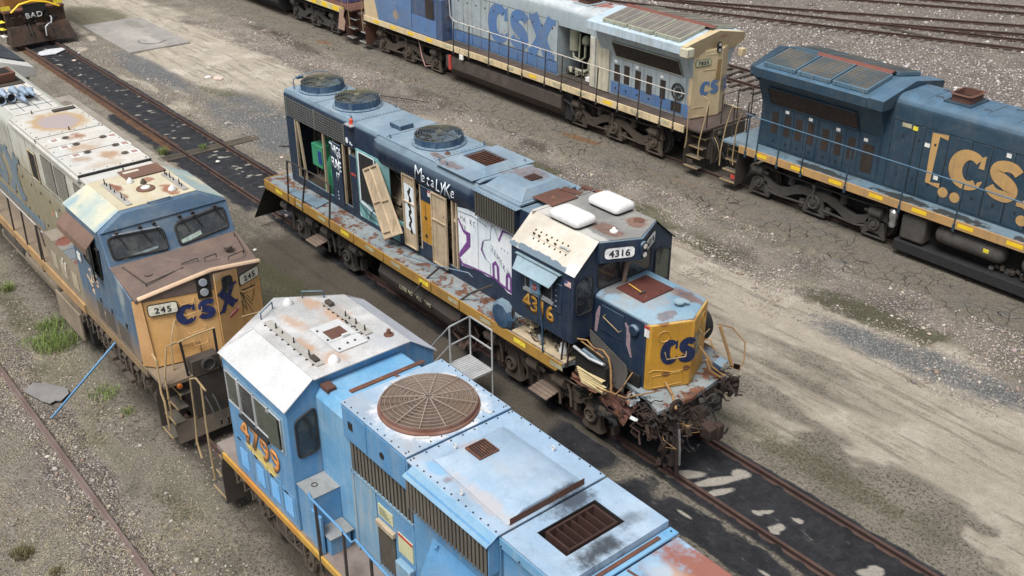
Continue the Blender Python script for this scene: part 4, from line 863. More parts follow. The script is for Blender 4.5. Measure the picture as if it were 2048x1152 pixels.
door(-11.30, -10.9, 2.42, 3.86, n_teal, y=-.866)
g = W.g()
for (cx, cz, r_) in ((-12.95, 4.02, .075), (-12.78, 3.98, .04), (-12.70, 3.95, .03)): fill(g, [(cx+r_*math.cos(a*.52), cz+r_*1.2*math.sin(a*.52)) for a in range(12)], (0, -.909-.0, 0), RX, UZ)
g.make('graffiti', n_white, W.root, clean=False)
# opened cream doors that hang outward, inner side showing
def cream_door(x0, x1, z0, z1, y, wave=False, label=None):
    e = empty('hood_door', (0, 0, 0), parent=W.root)
    if label: e['label'] = label
    g = W.g(); g.box(x0, x1, y-.02, y, z0, z1); g.make('door_sheet', n_door, e, .004)
    g = W.g(); t = .035
    for a, b, c, d in ((x0, x0+t, z0, z1), (x1-t, x1, z0, z1), (x0+t, x1-t, z0, z0+t), (x0+t, x1-t, z1-t, z1), (x0+t, x1-t, z0+.62*(z1-z0), z0+.62*(z1-z0)+t)): g.box(a, b, y-.055, y-.021, c, d)
    g.make('door_rim', n_door, e, .006)
    if wave:
        g = W.g(); fill(g, [(.06, .5), (x1-x0-.05, .45), (x1-x0-.05, z1-z0-.3), (.06, z1-z0-.25)], (x0, y-.024, z0), RX, UZ); g.make('graffiti', n_white, e, clean=False)
        g = W.g(); n = 26; stroke(g, [((x1-x0)*.52+.035*math.sin(i*1.05)+.01*math.sin(i*3), .42+i/n*(z1-z0-.75)) for i in range(n+1)], [.085+.03*math.sin(i*1.7) for i in range(n+1)], (x0, y-.029, z0), RX, UZ); g.make('graffiti', m_black, e, clean=False)
    return e
cream_door(-10.15, -9.58, 1.90, 3.95, -.95, True)
cream_door(-8.86, -8.22, 1.86, 3.84, -.95)
e_ = door(-9.40, -8.86, 1.86, 3.82, n_orange, y=-.90); [W.box('door_band', n_side, -9.402, -8.858, -.934, -.898, z_, z_+.4, parent=e_) for z_ in (3.422, 1.86)]
g = W.g()
for pz, sg in ((3.0, -1), (2.42, 1)):
    fill(g, [(-.08, 0), (.08, 0), (0, .12*sg)], (-9.2, -.933, pz), RX, UZ); g.box(-9.207, -9.193, -.934, -.931, min(pz, pz-.3*sg), max(pz, pz-.3*sg))
fill(g, [(0, -.16), (.001, .16), (-.14, 0)], (-8.862, -.933, 2.75), RX, UZ); g.make('arrow_mark', m_black, e_, clean=False)
g = W.g(); g.box(-8.98-.1, -8.80-.1, -.936, -.934, 3.62, 3.78); g.make('warning_label', m_white, e_); g = W.g(); g.box(-9.08, -8.90, -.938, -.936, 3.73, 3.775); g.make('label_head', m_redl, e_)
# white graffiti with purple outlines on the hood wall behind the cab
gr = W.g(); o_ = (-7.88, -.876, 1.70); wpts = [(0, 2.02), (.45, 2.10), (2.85, 2.05), (2.86, -.02+.05), (2.55, .08), (2.28, .45), (1.95, .42), (1.5, .62), (1.15, .55), (.80, .58), (.45, .50), (.12, .44), (.02, .62)]
fill(gr, wpts, o_, RX, UZ); gf = gr.make('graffiti_panel', n_white, W.root, clean=False)
g = W.g()
stroke(g, [(.02, 1.72), (.22, 1.45), (.42, 1.42), (.42, 1.15), (.10, .78), (.02, .66)], [.06, .08, .14, .16, .12, .06], o_, RX, UZ, .004)
stroke(g, [(.02, .62), (.16, .50), (.55, .56), (1.0, .60), (1.45, .62), (1.7, .55), (1.98, .5), (2.30, .52), (2.55, .12), (2.62, .10), (2.84, .30)], [.07, .07, .05, .05, .055, .07, .07, .07, .07, .07, .06], o_, RX, UZ, .006)
stroke(g, [(1.42, .62), (1.40, .98), (1.50, 1.06), (1.58, .98), (1.60, .58)], .085, o_, RX, UZ, .008); stroke(g, [(1.92, .50), (1.92, .86), (2.0, .94), (2.08, .84), (2.08, .46)], .085, o_, RX, UZ, .008)
stroke(g, [(2.42, 1.62), (2.62, 1.3), (2.62, .95), (2.45, .72)], [.03, .12, .15, .04], o_, RX, UZ, .008); stroke(g, [(1.62, 1.68), (1.78, 2.0), (2.0, 2.02), (2.3, 1.98), (2.55, 1.9)], [.05, .06, .03, .02, .02], o_, RX, UZ, .008); stroke(g, [(1.0, 1.45), (.95, 1.2), (1.1, 1.0)], [.03, .06, .02], o_, RX, UZ, .008)
g.make('graffiti', n_purple, gf, clean=False)
g = W.g()
for pts_, w_ in (([(1.35, 2.0), (1.3, 1.6), (1.05, 1.5), (.98, 1.25), (1.12, 1.02), (1.28, .95), (1.3, .66)], .012), ([(1.35, 2.0), (1.5, 1.95), (1.62, 1.68)], .012), ([(2.42, 1.9), (2.42, 1.6), (2.34, 1.4), (2.36, .55)], .012), ([(.02, 1.92), (.6, 1.98), (1.2, 1.9)], .014), ([(.82, 2.0), (.82, .58)], .008), ([(2.1, 1.7), (2.5, 1.62)], .014)): stroke(g, pts_, w_, o_, RX, UZ, .010)
g.make('graffiti', n_ink, gf, clean=False)
for t_, x, z, h_, sl in (('HA', .22, 1.72, .14, -.2), ('KC', .62, 1.72, .15, -.1), ('28', .25, 1.50, .13, -.1), ('ZEMEKZ', 1.66, 1.10, .17, -.72), ('17', 2.18, .66, .18, 0), ('...', 1.85, 1.5, .3, -.1)): text('graffiti', t_, h_, (-7.88+x, -.889, 1.70+z), (1, 0, sl), (.0, 0, 1), n_ink, gf, bold=-.022, wid=.75, sp=1.3)
[text('graffiti', ch, hh, (-9.26+q*.205, -1.072, 4.02+dz), (1, 0, -.05+.1*(q % 2)), (-.18+.06*(q % 3), 0, 1), n_white, dbh, bold=-.004, wid=.80, shear=.35) for q, (ch, hh, dz) in enumerate((('M', .42, 0), ('e', .30, .03), ('t', .34, .0), ('a', .30, .02), ('L', .34, -.02), ('y', .36, .04), ('K', .40, -.04), ('e', .30, 0)))]
# --- intake filter with ribs
W.box('filter_box', n_side, -7.02, -5.5, -1.0, 1.0, 3.86, 4.46, bevel=.01)
g = W.g()
for q in range(16): x = -6.98+q*.0935; g.prism([(x, -1.008), (x+.045, -1.008), (x+.022, -1.035)], 'z', 3.84, 4.46)
g.make('filter_ribs', n_rib, W.root); W.box('filter_back', m_hole, -7.0, -5.5, -1.006, -1.001, 3.86, 4.45, bevel=0)
g = W.g(); g.box(-7.06, -5.44, -1.03, 1.03, 4.47, 4.50); g.box(-7.0, -5.5, -.87, .87, 4.50, 4.56); flt = g.make('filter_lid', n_roof, W.root, .008)
g = W.g(); g.loft([(-6.95, -.78, 4.56), (-5.55, -.78, 4.56), (-5.55, .78, 4.56), (-6.95, .78, 4.56)], [(-6.72, -.5, 4.80), (-5.72, -.5, 4.80), (-5.72, .5, 4.80), (-6.72, .5, 4.80)]); g.make('filter_hump', n_roof, flt, .02)
g = W.g(); g.box(-6.25, -5.95, -.12, .22, 4.80, 4.815); v_ = g.make('vent_grille', m_hole, flt)
g = W.g()
for q in range(6): g.box(-6.25, -5.95, -.12+q*.062, -.105+q*.062, 4.815, 4.825); g.box(-6.25+q*.055, -6.24+q*.055, -.12, .22, 4.826, 4.832)
g.make('vent_wires', m_rustp, flt)
# --- roof equipment
m_cowl = paint('fan_cowl_navy', (.016, .046, .10), var=(.03, .075, .14), rust=.05, streak=.3, grime=.25, gcol=(.25, .33, .38), fade=(.20, .28, .34), fk=.8, rough=.5)
m_wire = paint('grille_dark', (.06, .062, .06), var=(.16, .15, .09), rust=.2, rs=3, streak=0, grime=.2, rough=.6)
m_blade = paint('fan_blade', (.13, .20, .27), var=(.07, .10, .14), rust=.1, streak=0, grime=.4, rough=.5)
fan(W, -15.72, .02, 4.625, .64, .24, m_cowl, m_wire, m_blade); fan(W, -13.78, .02, 4.625, .64, .24, m_cowl, m_wire, m_blade); fan(W, -9.80, .0, 4.648, .64, .22, m_cowl, m_wire, m_blade)
b_ = empty('beacon', (0, 0, 0), parent=W.root); g = W.g(); g.box(-12.92, -12.55, -.98, -.70, 4.50, 4.53); g.make('beacon_shelf', n_steel, b_); g = W.g(); g.lathe((-12.75, -.84, 4.53), [(.07, 0), (.07, .03), (.055, .04), (.05, .13), (.02, .16)], 'z', 14); g.make('beacon_lamp', plain('beacon_red', (.55, .06, .02), .35), b_); g = W.g(); g.tube([(-12.7, -.98, 4.5), (-12.62, -.95, 4.2), (-12.5, -.90, 4.05)], .014); g.make('cable', m_black, b_, smooth=60)
g = W.g(); g.box(-11.62, -11.12, -.32, .12, 4.66, 4.78); g.box(-11.5, -11.22, -.22, .02, 4.62, 4.66); g.make('roof_hatch', m_cowl, W.root, .01)
g = W.g(); g.tube([(-16.45, -.55, 4.60), (-16.45, -.55, 4.85), (-16.35, -.35, 4.98), (-16.3, .2, 5.0), (-16.2, .5, 4.95)], .016); g.box(-16.48, -16.36, -.45, -.25, 4.86, 4.93); g.make('cable_arm', m_cowl, W.root, smooth=60)
g = W.g(); g.box(-8.62, -7.12, -.98, .98, 4.652, 4.668); g.make('roof_plate', n_roof, W.root)
ex = empty('exhaust_stack', (0, 0, 0), parent=W.root); g = W.g(); b0 = [(-8.5, -.52), (-7.2, -.52), (-7.2, .52), (-8.5, .52)]; t0 = [(-8.35, -.40), (-7.35, -.40), (-7.35, .40), (-8.35, .40)]
g.add([(a, b, 4.67) for a, b in b0]+[(a, b, 4.80) for a, b in t0]+[(a*.96-7.85*.04, b*.86, 4.80) for a, b in t0]+[(a*.96-7.85*.04, b*.86, 4.62) for a, b in t0], [(i, (i+1) % 4, 4+(i+1) % 4, 4+i) for i in range(4)]+[(4+i, 4+(i+1) % 4, 8+(i+1) % 4, 8+i) for i in range(4)]+[(8+i, 8+(i+1) % 4, 12+(i+1) % 4, 12+i) for i in range(4)])
g.make('stack_casing', n_roof, ex, clean=False); g = W.g(); g.box(-8.34, -7.36, -.37, .37, 4.66, 4.69); g.make('stack_floor', m_hole, ex)
g = W.g()
for q in range(9): g.ob((-8.26+q*.10, 0, 4.745), (.02, .70, .07), (0, .5, 0))
g.make('stack_baffle', m_rustp, ex)
eyes(W, [(-16.3, -.62, 4.62), (-12.95, -.72, 4.62), (-12.9, .72, 4.62), (-10.9, -.78, 4.64), (-10.4, .75, 4.64), (-8.75, -.75, 4.64), (-8.9, .78, 4.64), (-7.3, .8, 4.64), (-8.35, -.82, 4.67)], m_cowl)
sm = W.g()
for x in (-14.72, -12.60, -11.0, -8.80): sm.box(x-.006, x+.006, -.84, .84, 4.6265 if x < -11.4 else 4.6485, 4.632 if x < -11.4 else 4.654)
sm.make('roof_seam', m_black, W.root)
rv = []
for x0_, x1_ in ((-16.45, -12.7), (-11.3, -8.9)):
    for sd in (-1, 1): rv += lin((x0_, sd*.80, 4.60), (x1_, sd*.80, 4.60), 26)
rv += lin((-12.68, -.75, 4.626), (-12.68, .75, 4.626), 14)+lin((-8.92, -.78, 4.648), (-8.92, .78, 4.648), 14)+lin((-7.0, -1.0, 4.50), (-5.5, -1.0, 4.50), 14)
rivets(W, rv, m_cowl)
g = W.g(); g.cyl((-8.95, -.35, 4.65), (-8.95, -.35, 4.72), .03, 8); g.lathe((-8.95, -.35, 4.65), [(.08, 0), (.07, .03), (.03, .05)], 'z', 12); g.make('pipe_stub', m_rustp, W.root)
# --- cab
cab = empty('cab', (0, 0, 0), parent=W.root)
cp = [(-1.51, 2.30), (-1.51, 3.98), (-.86, 4.58), (.86, 4.58), (1.51, 3.98), (1.51, 1.72), (-.4, 1.72), (-.4, 2.30)]
g = W.g(); g.prism(cp, 'x', -5.02, -2.96); g.make('cab_body', n_side, cab, .02)
g = W.g(); g.prism([(-1.53, 3.97), (-.87, 4.588), (-.85, 4.60), (-1.545, 3.98)], 'x', -5.06, -2.90); g.make('cab_roof_slope', n_cream, cab)
g = W.g(); g.prism([(1.53, 3.97), (.87, 4.588), (.85, 4.60), (1.545, 3.98)], 'x', -5.06, -2.90); g.make('cab_roof_slope', n_side, cab)
g = W.g(); g.prism([(-5.06, -.85), (-2.90, -.85), (-2.5, -.02), (-2.9, .85), (-5.06, .85)], 'z', 4.585, 4.605); g.make('cab_roof', n_topc, cab)
g = W.g(); g.prism([(-2.97, -.87), (-2.88, -.86), (-2.45, 0), (-2.88, .86), (-2.97, .87)], 'z', 4.08, 4.584); g.make('number_board_box', n_side, cab, .015)
W.box('cab_seam', n_topc, -5.0, -4.93, -.95, .95, 4.606, 4.63, parent=cab)
for sd in (-1, 1):
    Ry = Vector((.43, .86*1, 0)) if sd < 0 else Vector((-.43, .86, 0)); c_ = Vector((-2.68, sd*.46, 4.31)); c_ += Ry.normalized().cross(Vector((0, 0, 1)))*.012
    b_ = plate(W, c_, Ry, (0, 0, 1), .66 if sd < 0 else .62, .25, .085, m_numww, cab, th=.012, frame=m_black, fw=.018)
    text('lettering', '4316', .155, c_+Ry.normalized().cross(Vector((0, 0, 1)))*.016+Vector((0, 0, -.078)), Ry, (0, 0, 1), m_num, b_, bold=.022, wid=1.05, sp=1.02)
headlamp(W, (-2.44, .0, 4.33), (1, 0, 0), n_side, cab, .075, .2)
N1 = (1, 0, 0)
window(W, quad_round([(-2.95, -.80, 3.45), (-2.95, -.06, 3.45), (-2.95, -.06, 3.98), (-2.95, -.80, 3.98)]), m_glass, m_rubber, cab, N1)
window(W, quad_round([(-2.95, .06, 3.45), (-2.95, .80, 3.45), (-2.95, .80, 3.98), (-2.95, .06, 3.98)]), m_glass, m_rubber, cab, N1)
for sd in (-1, 1):
    w_ = window(W, quad_round([(-2.95, sd*1.42, 2.98), (-2.95, sd*.96, 2.98), (-2.95, sd*.96, 3.82), (-2.95, sd*1.42, 3.76)], .1), m_glass if sd < 0 else m_glass2, m_rubber, cab, N1)
    g = W.g(); g.tube([(-2.92, sd*1.2, 3.86), (-2.90, sd*1.1, 3.7), (-2.90, sd*1.02, 3.45)], .01); g.tube([(-2.92, sd*1.16, 3.86), (-2.90, sd*1.06, 3.7)], .01); g.make('wiper', m_black, w_)
w_ = window(W, [(-4.50, -1.51, 3.12), (-3.62, -1.51, 3.12), (-3.62, -1.51, 3.62), (-4.50, -1.51, 3.62)], m_glass, n_steel, cab, (0, -1, 0), name='side_window')
g = W.g(); g.box(-4.07, -4.03, -1.545, -1.515, 3.12, 3.62); g.box(-4.55, -3.55, -1.56, -1.515, 3.04, 3.10); g.make('window_frame', n_steel, w_)
g = W.g(); g.loft([(-4.74, -1.53, 3.86), (-3.36, -1.53, 3.86), (-3.40, -1.80, 3.60), (-4.62, -1.80, 3.60)], [(-4.74, -1.53, 3.88), (-3.36, -1.53, 3.88), (-3.40, -1.81, 3.615), (-4.62, -1.81, 3.615)]); g.box(-4.78, -3.30, -1.60, -1.53, 3.865, 3.885); aw = g.make('awning', n_flap, cab)
W.box('louvre_panel', n_side, -3.52, -3.30, -1.53, -1.51, 2.90, 3.62, parent=cab)
for q in range(4): W.box('white_tick', m_white, -3.50, -3.44, -1.534, -1.531, 3.05+q*.13, 3.06+q*.13, parent=cab, bevel=0)
g = W.g(); g.box(-3.22, -3.02, -1.516, -1.512, 3.66, 3.80); fg = g.make('flag_decal', m_redl, cab)
g = W.g(); 
for q in range(4): g.box(-3.22, -3.02, -1.519, -1.5165, 3.675+q*.033, 3.69+q*.033)
g.make('flag_stripe', m_white, fg); g = W.g(); g.box(-3.22, -3.13, -1.522, -1.5195, 3.735, 3.80); g.make('flag_corner', plain('flag_blue', (.04, .07, .25), .6), fg)
text('lettering', '4316', .40, (-4.08, -1.515, 2.56), (1, 0, 0), (0, 0, 1), n_orange, cab, bold=.035, wid=.92, sp=1.0)
g = W.g(); g.box(-4.70, -3.62, -1.46, -1.36, 4.11, 4.14); g.T = Matrix.Translation((0, -1.2, 4.29)) @ Matrix.Rotation(math.radians(42.7), 4, 'X') @ Matrix.Translation((0, 1.41, -4.125)); ap = W.g(); ap.T = g.T; ap.box(-4.66, -3.42, -1.47, -1.37, 4.115, 4.14); anp = ap.make('antenna_plate', n_cream, cab, .004)
for q in range(14):
    ap = W.g(); ap.T = g.T; yy = -1.52 if q % 2 else -1.32; ap.box(-4.62+q*.088, -4.585+q*.088, yy-.02, yy+.02, 4.11, 4.135); ap.make('bolt', m_black, anp)
for q, xx in enumerate((-4.55, -4.38, -4.1, -3.85)): ap = W.g(); ap.T = g.T; ap.cyl((xx, -1.42, 4.14), (xx, -1.42, 4.20), .022, 8); ap.make('antenna_stub', m_black, anp)
ap = W.g(); ap.T = g.T; ap.tube([(-3.7, -1.42, 4.15), (-3.55, -1.40, 4.16), (-3.42, -1.42, 4.15)], .03); ap.make('antenna_stub', n_steel, anp)
# air conditioners
def ac_unit(xc, yc, rot):
    e = empty('air_conditioner', (0, 0, 0), parent=W.root); M4 = Matrix.Translation((xc, yc, 4.605)) @ Matrix.Rotation(rot, 4, 'Z')
    def sh(z, sx, sy, r): return [tuple(M4 @ Vector((a, b, z))) for a, b in round_rect(sx, sy, r, 5)]
    L_ = [sh(.07, .94, .60, .10), sh(.13, .97, .63, .10), sh(.20, .93, .58, .10), sh(.245, .80, .46, .10), sh(.255, .6, .28, .08)]; g = W.g(); n = len(L_[0]); vs = [q for R in L_ for q in R]
    g.add(vs, [tuple(range(n)), tuple(range(5*n-1, 4*n-1, -1))]+[(k_*n+i, k_*n+(i+1) % n, (k_+1)*n+(i+1) % n, (k_+1)*n+i) for k_ in range(4) for i in range(n)]); g.make('ac_shroud', n_ac, e, smooth=60)
    g = W.g(); g.loft(sh(0, .86, .52, .08), sh(.075, .92, .575, .09)); g.make('ac_base', m_black, e)
    g = W.g()
    for s_ in (-1, 1):
        for q in range(4): g.T = M4; g.box(-.30, .12, s_*(.225+q*.018)-.005, s_*(.225+q*.018)+.005, .205-q*.010, .217-q*.010)
    g.box(-.484, -.470, -.18, .18, .09, .13); g.make('ac_louvre', n_steel, e)
ac_unit(-4.02, -.60, 0); ac_unit(-4.0, .56, 0)
g = W.g(); g.box(-5.55, -4.85, -.45, .35, 4.63, 4.642); g.ob((-5.2, .45, 4.65), (.5, .2, .02), (0, .05, .3)); g.ob((-5.1, .85, 4.63), (.3, .12, .06), (0, 0, .1)); g.ob((-4.9, 1.0, 4.56), (.25, .14, .05), (.3, 0, .5)); g.make('rusty_roof_plate', m_rustp, W.root)
g = W.g(); g.lathe((-3.05, -.28, 4.605), [(.09, 0), (.09, .03), (.05, .05), (.03, .10), (.01, .11)], 'z', 14); g.make('antenna_dome', n_ac, cab, smooth=50)
g = W.g(); g.lathe((-3.12, .55, 4.606), [(.12, 0), (.12, .012), (.10, .014)], 'z', 20); g.make('roof_cap', m_rustp, cab)
# --- low nose
nose = empty('nose', (0, 0, 0), parent=W.root)
g = W.g(); g.prism([(-2.96, -.87), (-1.32, -.87), (-1.32, .87), (-2.96, .87)], 'z', 1.70, 3.30); g.make('nose_side', n_side, nose, .03)
g = W.g(); g.prism([(-1.40, -.875), (-1.27, -.875), (-.86, 0), (-1.27, .875), (-1.40, .875)], 'z', 1.70, 3.30); nf_ = g.make('nose_front', n_yel, nose, .035, seg=3)
g = W.g(); g.add([(-2.96, -.87, 3.30), (-1.30, -.87, 3.30), (-1.30, .87, 3.30), (-2.96, .87, 3.30), (-2.96, -.70, 3.40), (-1.36, -.72, 3.36), (-1.0, 0, 3.37), (-1.36, .72, 3.36), (-2.96, .70, 3.40), (-.90, 0, 3.302)], [(0, 1, 5, 4), (1, 9, 6, 5), (9, 2, 7, 6), (2, 3, 8, 7), (4, 5, 6, 7, 8), (0, 4, 8, 3), (0, 3, 2, 9, 1)]); g.make('nose_top', n_nosetop, nose, .02)
g = W.g(); g.box(-2.78, -1.95, -.42, .52, 3.385, 3.41); g.make('rusty_hatch', paint('hatch_rust', (.075, .018, .013), var=(.10, .026, .018), rust=.05, rs=3, chip=.42, chipc=(.36, .19, .16), streak=0, grime=.2, rough=.8), nose, .004)
g = W.g(); g.cyl((-2.88, -.08, 3.38), (-2.74, -.12, 4.05), .05, 10); g.make('stub_post', tread, nose)
g = W.g(); g.lathe((-1.42, .12, 3.37), [(.05, 0), (.05, .06), (.12, .07), (.12, .10), (.02, .11)], 'z', 16); g.ob((-1.35, .22, 3.46), (.18, .10, .02), (0, .2, .4)); g.make('filler_cap', n_flap, nose, smooth=40)
g = W.g(); g.lathe((-1.72, -.875, 3.00), [(.13, 0), (.13, -.05), (.11, -.07), (.02, -.075)], 'y', 20); g.make('sand_filler', n_side, nose, smooth=40)
W.box('nose_door', n_side, -2.72, -2.05, -.885, -.875, 2.55, 3.18, parent=nose, bevel=.03)
g = W.g(); g.tube([(-2.60, -.88, 2.98), (-2.60, -.95, 2.96), (-2.1, -.96, 2.80), (-2.1, -.88, 2.80)], .013); g.make('grab_iron', m_yrail, nose, smooth=60)
g = W.g(); stroke(g, [(0, .05), (.05, .5), (.1, .72)], [.08, .12, .05], (-2.88, -.88, 2.4), RX, UZ); stroke(g, [(0, 0), (.1, -.1), (.12, -.5), (.22, -.75)], [.05, .10, .12, .05], (-2.0, -.88, 3.05), RX, UZ); g.make('scraped_paint', plain('primer_pink', (.30, .22, .25), .7), nose, clean=False)
g = W.g(); g.box(-1.44, -1.42+.12, -.882, -.878, 2.98, 3.26); wl = g.make('warning_label', m_white, nose); g = W.g(); g.box(-1.44, -1.30, -.885, -.8825, 3.18, 3.26); g.make('label_head', m_redl, wl)
for sd, let in ((-1, 'CS'), (1, 'X')):
    Rn = Vector((.41, .875, 0)).normalized() if sd < 0 else Vector((-.41, .875, 0)).normalized(); Nn = Rn.cross(Vector((0, 0, 1)))
    if sd < 0: csx(Vector((-1.27, -.875, 2.30))+Rn*.26+Nn*.002, Rn, (0, 0, 1), .60, n_side if 0 else m_navylet if 'm_navylet' in globals() else plain('navy_lettering', (.012, .022, .07), .5), nf_, letters='CS', wid=.70)
    else: csx(Vector((-.86, 0, 2.32))+Rn*.04+Nn*.003, Rn, (0, 0, 1), .56, paint('scraped_grey', (.30, .27, .18), var=(.03, .05, .10), rust=.1, rs=5, streak=.5, grime=.3), nf_, letters='X', wid=.8)
g = W.g(); Rn = Vector((.41, .875, 0)).normalized(); Nn = Rn.cross(Vector((0, 0, 1))); c0 = Vector((-1.27, -.875, 0))+Nn*.008
o = [c0+Rn*(.30+.13*math.cos(a*.3142))+Vector((0, 0, 3.0+.13*math.sin(a*.3142))) for a in range(21)]; g.tube(o, .008, 5); g.make('embossed_ring', n_yel, nf_, smooth=60); g = W.g()
q_ = [c0+Rn*a+Vector((0, 0, b)) for a, b in ((.10, 1.76), (.10, 2.05), (.72, 2.08), (.78, 2.10), (.78, 1.80), (.10, 1.76))]; g.tube(q_, .007, 5)
g.tube([c0+Rn*a+Vector((0, 0, b)) for a, b in ((.02, 2.16), (.10, 2.20), (.3, 2.17), (.55, 2.10), (.9, 2.13))], .009, 5)
Rf = Vector((-.41, .875, 0)).normalized(); Nf = Rf.cross(Vector((0, 0, 1))); c1 = Vector((-1.27, .875, 0))+Nf*.008; g.tube([c1-Rf*.3+Rf*(.13*math.cos(a*.3142))+Vector((0, 0, 3.02+.13*math.sin(a*.3142))) for a in range(21)], .008, 5)
g.make('embossed_line', n_yel, nf_, smooth=60)
g = W.g(); g.tube([c0+Rn*.34+Nn*.0+Vector((0, 0, 2.62)), c0+Rn*.36+Nn*.07+Vector((0, 0, 2.48)), c0+Rn*.78+Nn*.09+Vector((0, 0, 2.50)), c0+Rn*.80+Nn*.05+Vector((0, 0, 2.60))], .014); g.tube([c1-Rf*.6+Vector((0, 0, 2.9)), c1-Rf*.6+Nf*.1+Vector((0, 0, 2.75)), c1-Rf*.1+Nf*.1+Vector((0, 0, 2.65))], .014); g.make('grab_iron', m_yrail, nf_, smooth=60)
# --- collapsed corner: machinery under the open cab side, torn metal
wr = empty('wreckage', (0, 0, 0), parent=W.root)
rr = random.Random(21)
def junk(n, x, y, z, mat, name, r=(.01, .03), L_=.3, boxes=.3, sm=60):
    for q in range(n):
        g = W.g(); p = [Vector((rr.uniform(*x), rr.uniform(*y), rr.uniform(*z)))]
        for _ in range(rr.randint(3, 6)): p.append(p[-1]+Vector((rr.uniform(-L_, L_), rr.uniform(-L_*.5, L_*.5), rr.uniform(-L_*.6, L_*.5))))
        p = [Vector((v.x, v.y, max(v.z, .12))) for v in p]
        if rr.random() < boxes: g.ob(p[0], (rr.uniform(.08, .38), rr.uniform(.03, .16), rr.uniform(.008, .03)), (rr.uniform(-1, 1), rr.uniform(-1, 1), rr.uniform(-1, 1)))
        else: g.tube(p, rr.uniform(*r), 5)
        g.make(name, mat, wr, smooth=sm)
W.box('cab_floor', m_hole, -5.0, -3.0, -.9, -.42, 1.72, 2.28, parent=wr)
W.box('ledge', n_int, -5.0, -3.15, -1.52, -1.1, 1.71, 1.76, parent=wr)
junk(16, (-4.9, -3.2), (-1.35, -.95), (1.8, 2.15), m_dark, 'loose_pipe', (.012, .03), .18); junk(9, (-4.9, -3.2), (-1.4, -1.1), (1.8, 2.2), m_rubber, 'loose_cable', (.008, .014), .25, 0)
junk(6, (-4.8, -3.3), (-1.35, -1.05), (1.8, 2.1), n_int, 'loose_valve', (.02, .035), .12, .6)
g = W.g(); g.lathe((-3.45, -1.30, 1.78), [(.10, 0), (.10, .12), (.07, .16), (.07, .26), (.03, .28)], 'z', 8); g.make('white_valve', n_ac, wr); g = W.g(); g.cyl((-4.2, -1.35, 1.9), (-4.02, -1.45, 1.86), .06, 12); g.make('bright_canister', m_chrome, wr)
g = W.g(); g.cyl((-4.75, -1.2, 2.05), (-4.45, -1.25, 2.15), .13, 14); g.make('cream_canister', n_int, wr)
for (a, b) in (((-3.10, -1.50, 1.65), (-3.04, -1.50, 2.32)), ((-5.0, -1.50, 1.70), (-5.0, -1.5, 2.32)), ((-3.30, -1.50, 1.7), (-3.22, -1.51, 2.35))):
    g = W.g(); g.tube([a, b], .022, 4); g.make('bent_post', m_rustd, wr)
# opening beneath nose walkway
m_bent = paint('bent_rail_paint', (.34, .20, .075), var=(.24, .13, .05), rust=.6, rs=5, streak=0, grime=.4, rough=.7); W.box('dark_bay', m_hole, -3.0, -1.45, -.95, -.88, 1.1, 2.0, parent=wr); W.box('dark_bay', m_hole, -2.95, -2.0, -1.40, -.95, 1.5, 2.1, parent=wr); W.box('dark_bay', m_hole, -2.95, -1.5, -1.35, -.95, 1.05, 1.12, parent=wr)
g = W.g(); A = [(-2.9, -1.02, 2.55), (-2.9, -1.0, 2.28), (-1.75, -1.30, 1.72), (-1.52, -1.33, 1.72), (-1.58, -1.16, 2.10), (-1.72, -1.08, 2.22)]; g.loft(A, [(a, b-.02, c) for a, b, c in A]); g.make('bent_toe_plate', m_truckg, wr, .004)
g = W.g(); g.tube([(-2.95, -1.45, 2.25), (-2.4, -1.5, 2.22), (-2.05, -1.42, 2.2)], .035); g.make('bent_grey_pipe', n_steel, wr); g = W.g(); g.ob((-2.35, -1.35, 2.15), (.75, .08, .06), (0, .35, .25)); g.make('bent_blue_bar', m_cowl, wr)
g = W.g(); g.tube([(-2.95, -1.35, 2.40), (-2.7, -1.3, 2.46), (-2.45, -1.32, 2.38), (-2.2, -1.3, 2.44), (-2.0, -1.33, 2.36), (-1.9, -1.35, 2.15), (-1.85, -1.38, 1.9), (-1.75, -1.45, 1.62)], .022); g.tube([(-2.95, -1.30, 2.36), (-2.6, -1.36, 2.38), (-2.1, -1.38, 2.34)], .016); g.make('torn_conduit', m_bent, wr, smooth=60)
for q in range(9):
    g = W.g(); a = Vector((-2.78+q*.03, -1.50-.01*q, 1.83-.030*q)); b = a+Vector((.72+rr.uniform(-.1, .1), rr.uniform(.02, .10), -.02+rr.uniform(-.05, .03))); d = (b-a); g.loft([a+Vector((0, -.02, 0)), a+Vector((0, .025, .0)), a+Vector((0, .025, .012)), a+Vector((0, -.02, .012))], [b+Vector((0, -.02, 0)), b+Vector((0, .025, 0)), b+Vector((0, .025, .012)), b+Vector((0, -.02, .012))]); g.make('wooden_lath', paint('lath_cream', (.60, .50, .28), rust=0, streak=0, grime=.25, rough=.7) if q == 0 else bpy.data.materials['lath_cream'], wr)
g = W.g(); g.tube([(-2.3, -1.55, 1.35), (-2.15, -1.55, 1.62), (-1.75, -1.5, 1.70), (-1.4, -1.38, 1.68), (-1.15, -1.15, 1.80), (-.95, -1.0, 1.9)], .016); g.tube([(-1.5, -1.1, 2.15), (-1.52, -1.4, 1.85), (-1.6, -1.5, 1.7)], .014); g.make('bent_handrail', m_bent, wr, smooth=60)
